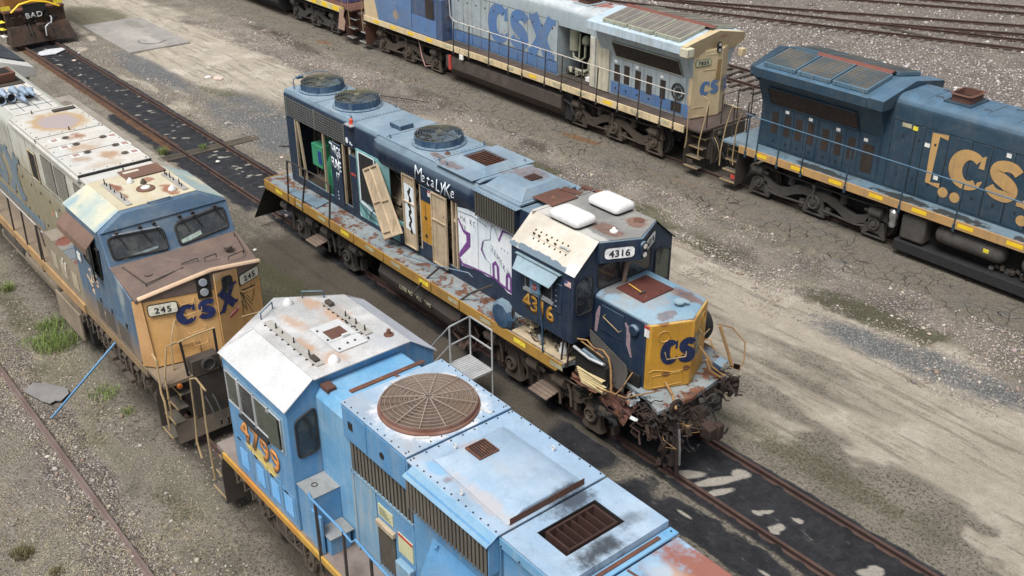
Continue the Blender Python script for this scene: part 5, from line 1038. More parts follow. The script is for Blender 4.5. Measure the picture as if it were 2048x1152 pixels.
junk(30, (-2.5, -1.3), (-1.5, -1.05), (1.25, 1.66), m_rustd, 'torn_steel', (.006, .02), .22, .45); junk(26, (-1.4, -.5), (-1.5, -1.0), (1.0, 1.62), m_rustd, 'torn_steel', (.008, .026), .24, .5); junk(34, (-1.0, -.25), (-1.35, .1), (.9, 1.66), m_rustd, 'torn_steel', (.008, .028), .2, .5); junk(20, (-.8, -.35), (.4, 1.15), (1.2, 1.95), m_rustd, 'torn_steel', (.008, .024), .16, .4); junk(12, (-2.2, -.5), (-1.45, -.8), (1.1, 1.6), m_black, 'torn_steel', (.01, .03), .25, .6); junk(9, (-2.2, -.5), (-1.5, -.6), (1.2, 1.75), n_steel, 'bright_scrap', (.006, .012), .12, .4)
junk(10, (-2.6, -1.4), (-1.45, -1.1), (1.3, 1.9), m_black, 'loose_cable', (.008, .018), .3, 0); junk(8, (-1.2, -.3), (-1.2, 1.0), (.9, 1.6), m_bent, 'torn_conduit', (.008, .016), .3, 0)
def crumple(cx, cy, cz, sx, sz, mat, seed, n=6, nm='crumpled_sheet', tilt=(0, 0, 0)):
    q = random.Random(seed); g = W.g(); M4 = Matrix.Translation((cx, cy, cz)) @ Matrix.Rotation(tilt[2], 4, 'Z') @ Matrix.Rotation(tilt[1], 4, 'Y') @ Matrix.Rotation(tilt[0], 4, 'X')
    vs = [tuple(M4 @ Vector((sx*(i/n-.5)+q.uniform(-.03, .03), q.uniform(-.06, .06), sz*(j/n-.5)+q.uniform(-.03, .03)))) for i in range(n+1) for j in range(n+1)]
    g.add(vs, [(i*(n+1)+j, (i+1)*(n+1)+j, (i+1)*(n+1)+j+1, i*(n+1)+j+1) for i in range(n) for j in range(n) if q.random() < .9]); o = g.make(nm, mat, wr, clean=False, smooth=20); m = o.modifiers.new('t', 'SOLIDIFY'); m.thickness = .012
crumple(-1.65, -1.35, 1.40, .9, .5, m_rustp, 1, tilt=(-.6, .15, -.1)); crumple(-.8, -1.0, 1.35, .8, .5, m_rustd, 2, tilt=(-.3, 0, .5)); crumple(-.45, -.4, 1.15, .9, .6, m_rustd, 3, tilt=(0, 0, 1.4)); crumple(-.40, -1.0, .62, .5, .8, m_rustd, 4, tilt=(0, .1, .9)); crumple(-1.35, -1.28, 1.62, .35, .3, n_deck, 6, tilt=(-1.2, 0, 0)); crumple(-.45, .85, 1.5, .5, .5, m_rustd, 7, tilt=(0, .1, 1.3)); crumple(-1.95, -1.35, 1.05, .7, .5, m_black, 8, tilt=(-.3, 0, 0)); crumple(-.5, .3, 1.25, .7, .5, m_truckg, 9, tilt=(0, .1, 1.5)); crumple(-2.5, -1.5, 1.6, .8, .25, m_rustp, 10, tilt=(-.7, 0, 0))
g = W.g(); g.tube([(-.28, -.95, 1.45), (-.2, -1.0, 1.0), (-.18, -1.02, .45), (-.16, -1.0, .20)], .045); g.tube([(-.35, -.9, 1.2), (-.3, -1.05, .4)], .06, 5); g.make('hanging_bar', m_rustd, wr, smooth=60)
g = W.g(); g.tube([(-.22, -.98, 1.35), (-.1, -1.04, .9), (-.12, -1.0, .5)], .025); g.make('bright_rod', m_chrome, wr)
g = W.g(); g.ring((-.55, -.75, 1.60), .16, .05, 'x', 16, 6); g.ring((-.62, -1.1, 1.5), .12, .035, 'y', 14, 6); g.make('coupler_ring', m_rustd, wr, smooth=60)
for pts_, r_ in (([(-.80, .42, 3.05-.85), (-.72, .45, 1.95), (-.6, .7, 1.72)], .03), ([(-.95, .95, 2.75), (-.78, 1.02, 2.3), (-.62, 1.1, 1.8)], .035), ([(-1.0, .92, 2.80), (-.85, 1.25, 2.65), (-.62, 1.45, 2.3), (-.5, 1.32, 1.95), (-.48, 1.12, 1.75)], .015), ([(-1.05, .5, 2.55), (-.85, .55, 2.62), (-.8, .6, 2.4)], .02), ([(-1.05, .45, 2.4), (-.8, .48, 2.2), (-.78, .6, 1.95), (-.55, .75, 1.78)], .025), ([(-1.1, -.5, 1.85), (-.75, -.65, 1.78), (-.45, -.85, 1.66)], .03)):
    g = W.g(); g.tube(pts_, r_, 7); g.make('bent_handrail', m_bent, wr, smooth=60)
g = W.g(); g.ob((-.72, .78, 1.95), (.22, .26, .26), (.2, .3, .2)); g.make('mu_box', m_cowl, wr, .02); g = W.g(); g.lathe((-.60, .76, 1.97), [(.10, 0), (.10, .03), (.07, .04)], 'x', 16); g.make('mu_cover', m_chrome, wr)
g = W.g(); g.lathe((-1.82, 1.0, 2.38), [(.30, 0), (.44, .06), (.46, .18), (.42, .30), (.2, .34)], 'y', 24); g.make('far_duct', m_black, W.root, smooth=60)
W.box('crash_floor', m_dark, -2.9, -.6, -.85, .85, .9, 1.6, parent=wr)
coupler(W, -.75, 1, m_rustd)
# --- walkway pieces on the near side
handrail(W, [(-15.55, -1.5, 2.78), (-13.9, -1.5, 2.85), (-13.05, -1.5, 2.80)], [((-15.55, -1.5, 2.78), (-15.6, -1.55, 1.62)), ((-14.45, -1.5, 2.80), (-14.75, -1.55, 1.62)), ((-13.05, -1.5, 2.80), (-13.2, -1.55, 1.62))], m_brail, m_brail, .022, pr=.03)
g = W.g(); g.tube([(-9.7, -1.35, 1.85), (-8.1, -1.3, 2.12), (-7.4, -.95, 2.1), (-7.3, -.9, 2.0)], .018); h_ = g.make('fallen_handrail', m_cowl, W.root, smooth=60); g = W.g(); g.tube([(-8.1, -1.3, 2.12), (-8.6, -1.55, 1.55), (-8.9, -1.66, 1.1)], .028); g.make('handrail_post', m_brail, h_)
g = W.g(); g.tube([(-6.28, -1.05, 2.25), (-6.75, -1.35, 1.95), (-7.05, -1.52, 1.65)], .03); g.make('fallen_handrail', m_brail, W.root)
for x in (-15.2, -11.9, -10.4, -8.2, -7.0): W.box('rail_socket', n_sill, x-.03, x+.03, -1.60, -1.56, 1.50, 1.74)
g = W.g(); g.lathe((-5.35, -1.42, 2.0), [(.40, 0), (.38, -.10), (.30, -.16), (.05, -.18)], 'y', 10); g.make('bent_cover', m_cowl, W.root, smooth=20)
# ------------------------------------------------------------------ loose things on or by it
g = G(); g.prism([(-15.95, -1.28), (-14.25, -.92), (-14.1, -1.44), (-15.55, -1.52)], 'z', 1.71, 1.735); tag(g.make('steel_plate', m_cowl, None, .003), 'dark blue steel plate lying on the rear walkway of the wrecked locomotive', 'metal plate')
def place_plank(name, pts, th, mat, label, cat): g = G(); P = [Vector(p) for p in pts]; N = (P[1]-P[0]).cross(P[2]-P[0]).normalized(); g.loft(P, [p+N*th for p in P]); return tag(g.make(name, mat, None, .004), label, cat)
ld = empty('fallen_door', (-10.9, -1.2, 1.72), 'cream hood door leaning aslant on the graffiti side of the wrecked locomotive', 'door')
P = [Vector(p) for p in ((-11.95, -1.02, 3.50), (-11.28, -.98, 3.86), (-9.98, -1.15, 2.32), (-10.72, -1.24, 1.90))]; N = (P[1]-P[0]).cross(P[2]-P[0]).normalized(); N = N if N.y < 0 else -N
g = G(); g.loft(P, [p+N*.025 for p in P]); g.make('door_sheet', n_door, ld, .004)
g = G()
def lp(u, v): return (P[0]*(1-u)+P[1]*u)*(1-v)+(P[3]*(1-u)+P[2]*u)*v
for (a, b, c, d) in ((0, 0, .05, 1), (.95, 0, 1, 1), (.05, 0, .95, .03), (.05, .97, .95, 1), (.46, .03, .52, .97), (.05, .48, .46, .50), (.52, .50, .95, .52), (.05, .90, .46, .92)):
    A = [lp(a, b), lp(c, b), lp(c, d), lp(a, d)]; g.loft([p+N*.026 for p in A], [p+N*.065 for p in A])
g.make('door_rim', n_door, ld, .006)
sp_ = empty('stop_flag', (-3.82, -1.58, 1.72), 'small blue sign with red stop disc on a pole beside the cab of the wreck', 'sign')
g = G(); g.tube([(-3.84, -1.57, 1.72), (-3.86, -1.58, 2.4), (-3.95, -1.60, 3.0), (-3.90, -1.60, 3.48)], .022, 8); g.make('pole', m_cowl, sp_, smooth=60)
g = G(); g.ob((-4.08, -1.61, 3.30), (.34, .02, .30), (0, -.12, 0)); pn = g.make('sign_plate', paint('sign_blue', (.16, .30, .42), streak=0, grime=.2), sp_, .003); g = G(); g.lathe((-4.08, -1.622, 3.30), [(.085, 0), (.085, -.006)], 'y', 8); g.make('stop_disc', m_redl, pn); text('lettering', 'STOP', .05, (-4.08, -1.630, 3.275), (1, 0, 0), (0, 0, 1), m_white, pn, bold=.02, wid=.8)
hm = empty('hammer', (-2.5, -.12, 3.41), 'long handled hammer with yellow shaft lying on the rusty nose hatch', 'hammer'); g = G(); g.cyl((-2.70, -.10, 3.43), (-2.24, -.17, 3.43), .014, 8); g.make('shaft', plain('shaft_yellow', (.60, .36, .06), .5), hm); g = G(); g.cyl((-2.24, -.25, 3.435), (-2.22, -.08, 3.435), .025, 10); g.make('hammer_head', m_dark, hm)
# ================================================================== light blue locomotive 4799 (foreground)
SKYB = (.085, .245, .46)
b_side = paint('sky_side', SKYB, var=(.115, .28, .48), rust=.06, rs=2.5, streak=.6, grime=.3, gcol=(.27, .34, .40), rough=.42, panel=.5,
    spots=[((-3.2, -8.7, 2.55), (.75, .3, .16), (.70, .50, .06), .75, .5, 1.5)])
b_sides = paint('sky_side_streaky', (.14, .29, .45), var=(.19, .33, .45), streak=.8, grime=.25, gcol=(.42, .44, .42), rough=.5)
b_roof = paint('sky_roof_sheen', (.26, .37, .50), var=(.36, .45, .55), rust=.06, rs=1.5, streak=.2, grime=.40, gcol=(.22, .27, .33), rough=.38, panel=1.3, bmp=.2, scuff=.55,  # pale base holds painted sky sheen, lighter than the same paint on the sides
    spots=[((3.0, -7.0, 4.72), (.38, .55, .3), (.02, .02, .025), .85, .8, 1.0), ((3.95, -7.35, 4.72), (.30, .65, .3), (.02, .02, .025), .9, .9, 1.2), ((3.75, -6.6, 4.72), (.2, .35, .3), (.02, .02, .025), .5, .9, 1.2),
    ((1.2, -7.3, 4.75), (.32, .3, .3), (.45, .36, .33), .6, .8), ((2.2, -7.9, 4.7), (.9, .16, .2), (.42, .36, .33), .6, .7), ((1.9, -7.35, 4.75), (.7, .1, .2), (.36, .40, .45), .5, .7), ((1.2, -8.0, 4.7), (.25, .1, .2), (.15, .37, .60), .6, .4), ((1.5, -8.02, 4.7), (.1, .1, .2), 'rust', .5, .8), ((-.9, -8.0, 4.75), (.9, .3, .3), (.30, .33, .38), .6, .8), ((.5, -8.0, 4.75), (.5, .3, .3), (.36, .36, .38), .6, .8), ((-.1, -7.2, 4.72), (.98, .95, .2), (.66, .66, .68), .8, .25, .5)])
b_roofb = paint('sky_roof_blue', (.12, .31, .52), var=(.19, .37, .54), rust=.03, streak=.3, grime=.3, gcol=(.45, .52, .58), rough=.4)
b_end = paint('sky_roof_rusting', (.26, .41, .54), var=(.17, .35, .52), rust=.16, rs=1.0, streak=.2, grime=.3, gcol=(.38, .36, .34), rough=.5, panel=.8,
    spots=[((5.6, -6.6, 4.55), (1.6, 1.1, .5), (.25, .085, .052), .95, .5, .9), ((4.85, -6.85, 4.55), (.45, .3, .4), (.50, .33, .20), .7, .8), ((4.6, -6.9, 4.55), (.3, .22, .4), (.30, .50, .66), .6, .6)])
b_cabt = paint('cab_top_white', (.52, .52, .52), var=(.33, .335, .34), rust=.3, rs=3, streak=0, grime=.65, gcol=(.25, .25, .25), rough=.6, scuff=.8, panel=1,
    spots=[((-4.3, -6.9, 4.68), (.4, .22, .3), (.40, .25, .16), .8, .8, 1.3), ((-3.9, -7.5, 4.68), (.5, .2, .3), (.40, .25, .16), .7, .8, 1.3), ((-3.0, -7.75, 4.68), (.45, .2, .3), (.40, .25, .16), .9, .8, 1.3), ((-3.6, -6.8, 4.68), (.5, .35, .3), (.40, .25, .16), .8, .8, 1.3), ((-2.4, -7.6, 4.68), (.3, .45, .3), (.40, .25, .16), .7, .8, 1.3), ((-4.8, -7.4, 4.68), (.35, .5, .3), (.42, .42, .45), .6, .8), ((-2.3, -6.6, 4.68), (.5, .4, .3), (.38, .40, .45), .5, .8)])
b_slope = paint('cab_slope_white', (.52, .53, .54), var=(.45, .46, .47), rust=0, streak=.10, grime=.18, gcol=(.42, .40, .36), rough=.5, panel=.9, scuff=.35)
b_slopeg = paint('cab_slope_grey', (.46, .48, .54), var=(.40, .42, .48), rust=0, streak=.2, grime=.3, gcol=(.3, .3, .34), rough=.5)
b_sill = paint('sill_orange', (.50, .20, .035), var=(.50, .32, .06), rust=.08, rs=3, streak=.3, grime=.3, rough=.5)
b_deck = paint('deck_dirty', (.17, .135, .12), var=(.24, .20, .18), rust=.2, rs=3, streak=0, grime=.5, gcol=(.10, .07, .06), rough=.9, checker=26, bmp=.4)
b_bars = paint('intake_grille_bars', (.11, .10, .085), var=(.15, .135, .11), rust=.08, streak=.3, grime=.3, rough=.7)
b_fan = paint('rusty_fan_ring', (.13, .05, .035), var=(.20, .11, .08), rust=.4, rs=6, streak=0, grime=.2, gcol=(.35, .33, .31), rough=.8)
b_wire = paint('fan_wire_rusty', (.22, .17, .14), var=(.32, .26, .22), rust=.1, rs=8, streak=0, grime=.2, gcol=(.25, .15, .1), rough=.6)
b_bl = paint('fan_blade_dusty', (.16, .105, .065), var=(.10, .075, .06), rust=.1, streak=0, grime=.5, gcol=(.22, .17, .12), rough=.8)
b_org = paint('number_orange', (.62, .25, .06), streak=.3, grime=.15, gcol=(.5, .45, .3), rough=.5)
YA = -7.2
B4 = Lo('locomotive', 2, YA, 'light blue locomotive numbered 4799 with big rusty roof fan and white cab roof')
Y = lambda y: y-YA      # absolute y to local
g = B4.g(); g.box(-5.45, 13, -1.5, 1.5, 1.55, 1.68); g.make('platform', b_deck, B4.root, .01)
for sd in (-1, 1): B4.box('side_sill', b_sill, -5.1, 13, *sorted((sd*1.502, sd*1.55)), 1.53, 1.67, bevel=.006)
B4.box('centre_sill', m_dark, -6.2, 13, -.45, .45, 1.0, 1.55)
wall = [(-2.10, 1.95)]
# cab: side wall, V front, chamfered roof
cab4 = empty('cab', (0, 0, 0), parent=B4.root)
prof = [(-1.50, 1.68), (-1.50, 4.24), (-.95, 4.66), (.95, 4.66), (1.50, 4.24), (1.50, 1.68)]
A = [(-2.10, a, b) for a, b in prof]; C_ = [(-4.48 if abs(a) > 1 else -4.16, a, b) for a, b in prof]
g = B4.g(); g.loft(A, C_); g.make('cab_body', b_side, cab4, .015)
F0 = [(-4.47, -1.5, 1.68), (-4.47, -1.5, 4.24), (-4.50, -1.04, 4.50), (-5.22, -.0, 4.50), (-4.50, 1.04, 4.50), (-4.47, 1.5, 4.24), (-4.47, 1.5, 1.68), (-5.2, .9, 1.68), (-5.2, -.9, 1.68)]
g = B4.g(); g.add(F0+[(-5.12, -1.05, 4.0), (-5.12, 1.05, 4.0), (-5.3, 0, 4.35)], [(0, 1, 9, 8), (1, 2, 9), (2, 3, 11, 9), (3, 4, 10, 11), (4, 5, 10), (5, 6, 7, 10), (8, 9, 11, 10, 7), (2, 4, 3), (0, 8, 7, 6)]); g.make('cab_front', b_side, cab4, .01)
def sl_(x0, x1, sd, m_, nm='cab_roof_slope'):
    g = B4.g(); g.loft([(x0, sd*1.53, 4.225), (x0+.36, sd*.955, 4.662), (x0+.36, sd*.94, 4.678), (x0, sd*1.545, 4.24)], [(x1, sd*1.53, 4.225), (x1, sd*.955, 4.662), (x1, sd*.94, 4.678), (x1, sd*1.545, 4.24)]); return g.make(nm, m_, cab4)
sl_(-4.52, -2.05, -1, b_slope); sl_(-4.52, -2.05, 1, b_slopeg)
g = B4.g(); g.prism([(-2.0, -.96), (-2.0, .96), (-4.16, .96), (-4.85, 0), (-4.16, -.96)], 'z', 4.662, 4.682); g.make('cab_roof', b_cabt, cab4)
for sd in (-1, 1):
    q_ = [(-4.16, sd*.96, 4.672), (-4.85, 0, 4.672), (-5.24, 0, 4.50), (-4.50, sd*1.10, 4.50)]; g = B4.g(); g.loft(q_, [(a, b, c+.012) for a, b, c in q_]); q_ = [(-4.16, sd*.96, 4.672), (-4.50, sd*1.10, 4.50), (-4.52, sd*1.54, 4.23)]; g.loft(q_, [(a, b, c+.012) for a, b, c in q_]); g.make('roof_front_facet', b_cabt, cab4)
B4.box('roof_lip', b_slope, -4.5, -4.4, -1.52, -.9, 4.25, 4.26, parent=cab4)
R4, U4 = (1, 0, 0), (0, 0, 1); N4 = (0, -1, 0)
B4.box('window_recess', b_sides, -4.42, -2.22, -1.508, -1.50, 3.22, 4.02, parent=cab4)
for a, b, m_ in ((-4.36, -3.90, m_glass2), (-3.84, -3.30, m_glass), (-3.26, -2.78, m_glass2), (-2.70, -2.30, m_glass2)):
    w_ = window(B4, [(a, -1.512, 3.30), (b, -1.512, 3.30), (b, -1.512, 3.95), (a, -1.512, 3.95)], m_, n_steel, cab4, N4, fr=.016, name='side_window')
for x, w__ in ((-3.87, .05), (-3.28, .02), (-2.74, .03)): B4.box('window_post', n_steel, x-w__/2, x+w__/2, -1.55, -1.515, 3.22, 4.0, parent=cab4)
B4.box('arm_rest', m_black, -3.9, -2.8, -1.58, -1.52, 3.18, 3.25, parent=cab4, bevel=.01)
g = B4.g(); g.ob((-2.52, -1.57, 3.64), (.34, .015, .62), (0, 0, .10)); g.make('wind_deflector', m_glass2, cab4)
text('lettering', '4799', .48, (-3.30, -1.518, 2.62), (1, 0, -.04), (0, 0, 1), b_org, cab4, bold=.028, wid=1.0, sp=1.12)
window(B4, quad_round([(-2.095, -1.36, 3.20), (-2.095, -.97, 3.20), (-2.095, -.97, 4.10), (-2.095, -1.36, 3.96)], .10), m_glass, m_rubber, cab4, (1, 0, 0), fr=.02, name='rear_window')
window(B4, quad_round([(-2.095, 1.36, 3.20), (-2.095, .97, 3.20), (-2.095, .97, 4.10), (-2.095, 1.36, 3.96)], .10), m_glass, m_rubber, cab4, (1, 0, 0), fr=.02, name='rear_window')
g = B4.g(); g.tube([(-2.06, -1.22, 4.02), (-2.03, -1.12, 3.8), (-2.03, -1.05, 3.45)], .011); g.tube([(-2.06, -1.18, 4.02), (-2.03, -1.08, 3.8)], .011); g.make('wiper', m_black, cab4)
for x0_, x1_, z0_, z1_ in ((-4.35, -3.75, 1.80, 2.55), (-3.70, -3.15, 1.80, 2.5), (-3.1, -2.62, 1.80, 2.45), (-2.58, -2.15, 1.80, 2.4)):
    p = B4.box('side_panel', b_side, x0_, x1_, -1.515, -1.502, z0_, z1_, parent=cab4)
    if x0_ < -2.7 or 1:
        g = B4.g()
        for q in range(12): g.ob(((x0_+x1_)/2, -1.52, z0_+.12+q*.035), (.3, .02, .014), (.5, 0, 0))
        g.make('louvre', b_side, p)
    g = B4.g(); g.box(x0_+.1, x0_+.22, -1.53, -1.515, z1_-.05, z1_-.02); g.make('hinge', m_black, p)
# roof furniture of the cab
for yy, x0_, x1_, m_ in ((-.66, -4.2, -2.3, m_chrome), (.52, -4.15, -2.65, b_slope)):
    g = B4.g(); g.box(x0_, x1_, yy-.075, yy+.075, 4.69, 4.71); ap = g.make('antenna_plate', paint('antenna_plate_%d' % (yy > 0), (.38, .37, .34), var=(.30, .29, .27), streak=0, grime=.3) , cab4, .004)
    g = B4.g(); g.box(x1_-.30, x1_-.10, yy-.05, yy+.05, 4.71, 4.76) if yy < 0 else g.box(x0_+.05, x0_+.25, yy-.05, yy+.05, 4.71, 4.78); g.make('antenna_base', m_dark, ap, .01)
    for q in (.18, .30, .52, .80): g = B4.g(); xx = x0_+(x1_-x0_)*(q if yy < 0 else .35+q*.7); g.cyl((xx, yy, 4.71), (xx, yy, 4.82 if q != .3 else 4.76), .018, 8, .010); g.make('antenna_stub', m_black, ap)
    for q in range(9): xx = x0_+.1+q*(x1_-x0_-.2)/8; g = B4.g(); g.box(xx-.015, xx+.015, yy-.11, yy-.08, 4.685, 4.70); g.make('bolt', m_black, ap)
g = B4.g(); g.prism([(-3.45, Y(-7.42)), (-2.45, Y(-7.42)), (-2.45, Y(-6.83)), (-3.45, Y(-6.83))], 'z', 4.69, 4.71); hp = g.make('roof_hatch_plate', b_slope, cab4, .004)
g = B4.g(); g.box(-3.2, -2.88, Y(-7.30), Y(-6.95), 4.711, 4.722); g.make('rusty_hatch', m_rustp, hp)
g = B4.g(); g.box(-2.83, -2.80, Y(-7.40), Y(-6.75), 4.712, 4.72); g.box(-2.86, -2.80, Y(-7.12), Y(-6.98), 4.715, 4.76); g.make('hatch_hinge', b_slope, hp)
for x, y in ((-3.28, -7.36), (-3.28, -6.78), (-2.52, -7.36), (-2.52, -6.78), (-2.9, -7.37), (-3.0, -6.76), (-2.6, -7.15), (-2.6, -7.0)): g = B4.g(); g.cyl((x, Y(y), 4.71), (x, Y(y), 4.73), .02, 8); g.make('bolt', m_black, hp)
for x, y, m_ in ((-4.55, -7.25, n_ac), (-2.28, -7.62, n_ac)):
    g = B4.g(); g.lathe((x, Y(y), 4.682), [(.10, 0), (.095, .05), (.06, .10), (.02, .13)], 'z', 14); g.make('antenna_dome', m_, cab4, smooth=60)
g = B4.g(); g.lathe((-2.42, Y(-6.42), 4.682), [(.09, 0), (.09, .02), (.04, .03), (.035, .11), (.01, .12)], 'z', 12); g.make('roof_cap', m_rustp, cab4)
for a, b in (((-4.60, .28), (-4.35, .60)), ((-4.35, -.70), (-4.58, -.35))):
    g = B4.g(); g.tube([(a[0], a[1], 4.68), (a[0], a[1], 4.82), (b[0], b[1], 4.82), (b[0], b[1], 4.68)], .014); g.make('grab_iron', m_cowl, cab4, smooth=60)
g = B4.g(); g.ob((-3.2, 1.62, 4.02), (1.5, .25, .02), (-.5, 0, 0)); g.make('far_awning', b_side, cab4)
# low nose in front
g = B4.g(); g.prism([(-4.9, -.85), (-5.6, -.85), (-5.8, 0), (-5.6, .85), (-4.9, .85)], 'z', 1.68, 2.5); g.make('nose', b_side, B4.root, .03)
# hood behind the cab
def hood4(x0, x1, w_, zt, m_t, m_s, nm='hood', lip=.0, zb=1.68):
    g = B4.g(); g.prism([(-w_, zb), (-w_, zt), (w_, zt), (w_, zb)], 'x', x0, x1); o = g.make(nm, m_s, B4.root, .012)
    g = B4.g(); g.box(x0+.005-lip, x1-.005+lip, -w_-.02, w_+.02, zt+.001, zt+.03); g.make('hood_roof', m_t, o, .008); return o
g = B4.g(); g.prism([(-.93, 1.68), (-.93, 4.30), (-.80, 4.48), (.80, 4.48), (.93, 4.30), (.93, 1.68)], 'x', -2.10, -1.10); hb = g.make('hood', b_roofb, B4.root, .02)
g = B4.g(); g.box(-1.62, -1.52, -.55, .93, 4.482, 4.50); g.ob((-1.35, .35, 4.49), (.35, .05, .015), (0, 0, .3)); g.make('rusty_strip', m_rustp, hb)
g = B4.g(); g.box(-2.02, -1.78, -.86, -.68, 4.47, 4.55); g.make('rusty_box', m_rustp, hb, .01)
B4.box('hood', b_sides, -1.08, .72, -.90, .90, 1.68, 4.06)
g = B4.g(); g.box(-1.12, .72, -.985, .985, 4.05, 4.70); fp = g.make('fan_platform', b_side, B4.root, .012)
g = B4.g(); g.box(-1.13, .73, -.995, .995, 4.702, 4.725); g.make('platform_top', b_roof, fp, .006)
fan(B4, -.12, .02, 4.728, .78, .10, b_fan, b_wire, b_bl, 12, True, False)
for x, y, r_ in ((-.95, -.05, 0), (.5, -.55, .9), (-.62, .80, .5), (.55, .62, .2)): g = B4.g(); g.ob((x, y, 4.735), (.24, .055, .012), (0, 0, r_)); g.make('lug', b_slope, fp)
for q in range(18): pass
rv = lin((-1.05, -.95, 4.726), (.66, -.95, 4.726), 10)+lin((.66, -.9, 4.726), (.66, .9, 4.726), 10)+lin((-1.05, .95, 4.726), (.66, .95, 4.726), 10); rivets(B4, rv, m_black, r=.012)
for x0_, x1_ in ((-1.1, -.40), (-.38, .70)): B4.box('hatch_door', b_side, x0_+.01, x1_-.01, -.998, -.986, 4.10, 4.67, parent=fp, bevel=.003)
for x in (-.85, .05): g = B4.g(); g.box(x-.06, x+.06, -1.012, -1.0, 4.33, 4.47) if x < 0 else g.cyl((x, -1.0, 4.35), (x, -1.01, 4.35), .06, 12); g.make('sight_glass', m_hole, fp)
g = B4.g(); g.box(-1.02, .72, -.934, -.90, 3.42, 4.05); ig = g.make('intake', m_hole, B4.root)
g = B4.g()
for q in range(17): x = -1.0+q*.104; g.prism([(x, -.935), (x+.045, -.935), (x+.022, -.955)], 'z', 3.42, 4.05)
g.make('intake_bars', b_bars, ig)
g = B4.g(); g.box(-1.05, .73, -.95, -.90, 3.36, 3.42); g.box(-1.08, -1.02, -.95, -.90, 1.7, 4.05); g.make('intake_frame', b_sides, ig, .004)
B4.box('hood_door', b_sides, -1.04, -.40, -.925, -.902, 1.8, 3.36)
d = B4.box('hood_door', b_side, -.36, .70, -.925, -.902, 1.8, 3.36)
g = B4.g(); g.box(-.30, .15, -.935, -.926, 1.92, 2.75); v_ = g.make('vent', m_hole, d); g = B4.g()
for q in range(6): x = -.28+q*.075; g.prism([(x, -.935), (x+.04, -.935), (x+.02, -.985)], 'z', 1.92, 2.75)
g.make('slat', b_bars, v_)
g = B4.g(); g.box(-.33, .18, -1.0, -.926, 2.76, 2.86); g.make('drip_cap', n_int, d, .01); g = B4.g(); g.box(-.30, .12, -.94, -.927, 2.95, 3.18); yl = g.make('warning_label', paint('label_cream', (.62, .62, .38), rust=.05, streak=.3, grime=.2), d)
g = B4.g(); 
for q in range(4): g.box(-.26, .06-q*.05, -.943, -.9405, 2.99+q*.04, 3.003+q*.04)
g.make('label_text', m_num, yl)
g = B4.g(); g.box(.25, .66, -.94, -.927, 2.55, 2.95); yl = g.make('warning_label', bpy.data.materials['label_cream'], d); g = B4.g(); g.box(.25, .66, -.943, -.9405, 2.89, 2.95); g.make('label_head', m_redl, yl)
g = B4.g(); g.box(.28, .68, -1.05, -.926, 1.75, 2.45); g.make('side_box', b_sides, d, .02)
# box steps beside the cab
bs = empty('equipment_box', (0, 0, 0), parent=B4.root)
g = B4.g(); g.box(-2.08, -1.55, -1.46, -.93, 1.68, 2.72); g.make('box_body', b_side, bs, .012); g = B4.g(); g.box(-2.09, -1.54, -1.47, -.92, 2.722, 2.735); g.make('box_lid', paint('lid_grey', (.26, .27, .27), var=(.20, .21, .21), streak=0, grime=.5, rough=.8), bs, .004)
g = B4.g(); g.ring((-1.85, -1.25, 2.745), .05, .01, 'z', 12, 4); g.make('lid_handle', m_dark, bs)
g = B4.g(); g.box(-1.55, -1.2, -1.40, -1.0, 1.68, 2.05); g.make('step_box', b_side, bs, .01); g = B4.g(); g.box(-1.55, -1.15, -1.42, -.95, 2.052, 2.07); g.make('step_top', bpy.data.materials['lid_grey'], bs)
g = B4.g(); g.box(-1.6, -1.3, -1.49, -1.44, 1.7, 2.5); g.make('splash_guard', b_side, bs, .01)
g = B4.g(); g.cyl((-1.35, -1.2, 1.7), (-1.35, -1.2, 2.0), .10, 14); g.make('bucket', m_rustp, bs)
handrail(B4, [(-1.75, -1.42, 2.72), (-1.55, -1.5, 2.78), (-.6, -1.5, 2.76), (-.25, -1.5, 2.70), (-.1, -1.5, 2.86), (.3, -1.5, 2.80), (1.6, -1.5, 2.7), (4.5, -1.5, 2.75)], [((-1.40, -1.5, 2.77), (-1.33, -1.54, 1.5)), ((-.5, -1.5, 2.76), (-.45, -1.54, 1.5)), ((.32, -1.5, 2.80), (.38, -1.54, 1.5)), ((1.8, -1.5, 2.7), (1.8, -1.54, 1.5)), ((3.6, -1.5, 2.74), (3.6, -1.54, 1.5))], b_side, m_brail, .022, pr=.028)
# long hood with bevelled engine lid
B4.box('hood', b_side, .74, 2.86, -.94, .94, 1.68, 4.62)
g = B4.g(); g.box(.74, 2.87, -1.0, 1.0, 4.64, 4.685); hl = g.make('hood_lid', b_roof, B4.root, .01)
g = B4.g(); g.add([(.98, -.72, 4.686), (2.82, -.78, 4.686), (2.82, .66, 4.686), (1.0, .62, 4.686), (1.22, -.46, 4.80), (2.80, -.50, 4.84), (2.80, .42, 4.84), (1.22, .40, 4.80)], [(0, 1, 5, 4), (1, 2, 6, 5), (2, 3, 7, 6), (3, 0, 4, 7), (4, 5, 6, 7), (0, 3, 2, 1)]); g.make('lid_hump', b_roof, hl, .025, seg=3)
g = B4.g(); g.box(2.822, 2.826, -.74, .62, 4.69, 4.80); g.make('hump_end', m_rustp, hl)
g = B4.g(); g.box(1.24, 1.56, -.26, .06, 4.812, 4.822); vg = g.make('vent_grille', m_hole, hl); g = B4.g()
for q in range(7): g.box(1.25, 1.55, -.25+q*.045, -.235+q*.045, 4.823, 4.835)
g.box(1.22, 1.58, -.28, -.26, 4.81, 4.84); g.box(1.22, 1.58, .06, .08, 4.81, 4.84); g.box(1.22, 1.24, -.26, .06, 4.81, 4.84); g.box(1.56, 1.58, -.26, .06, 4.81, 4.84); g.make('grille_bars', m_rustp, vg)
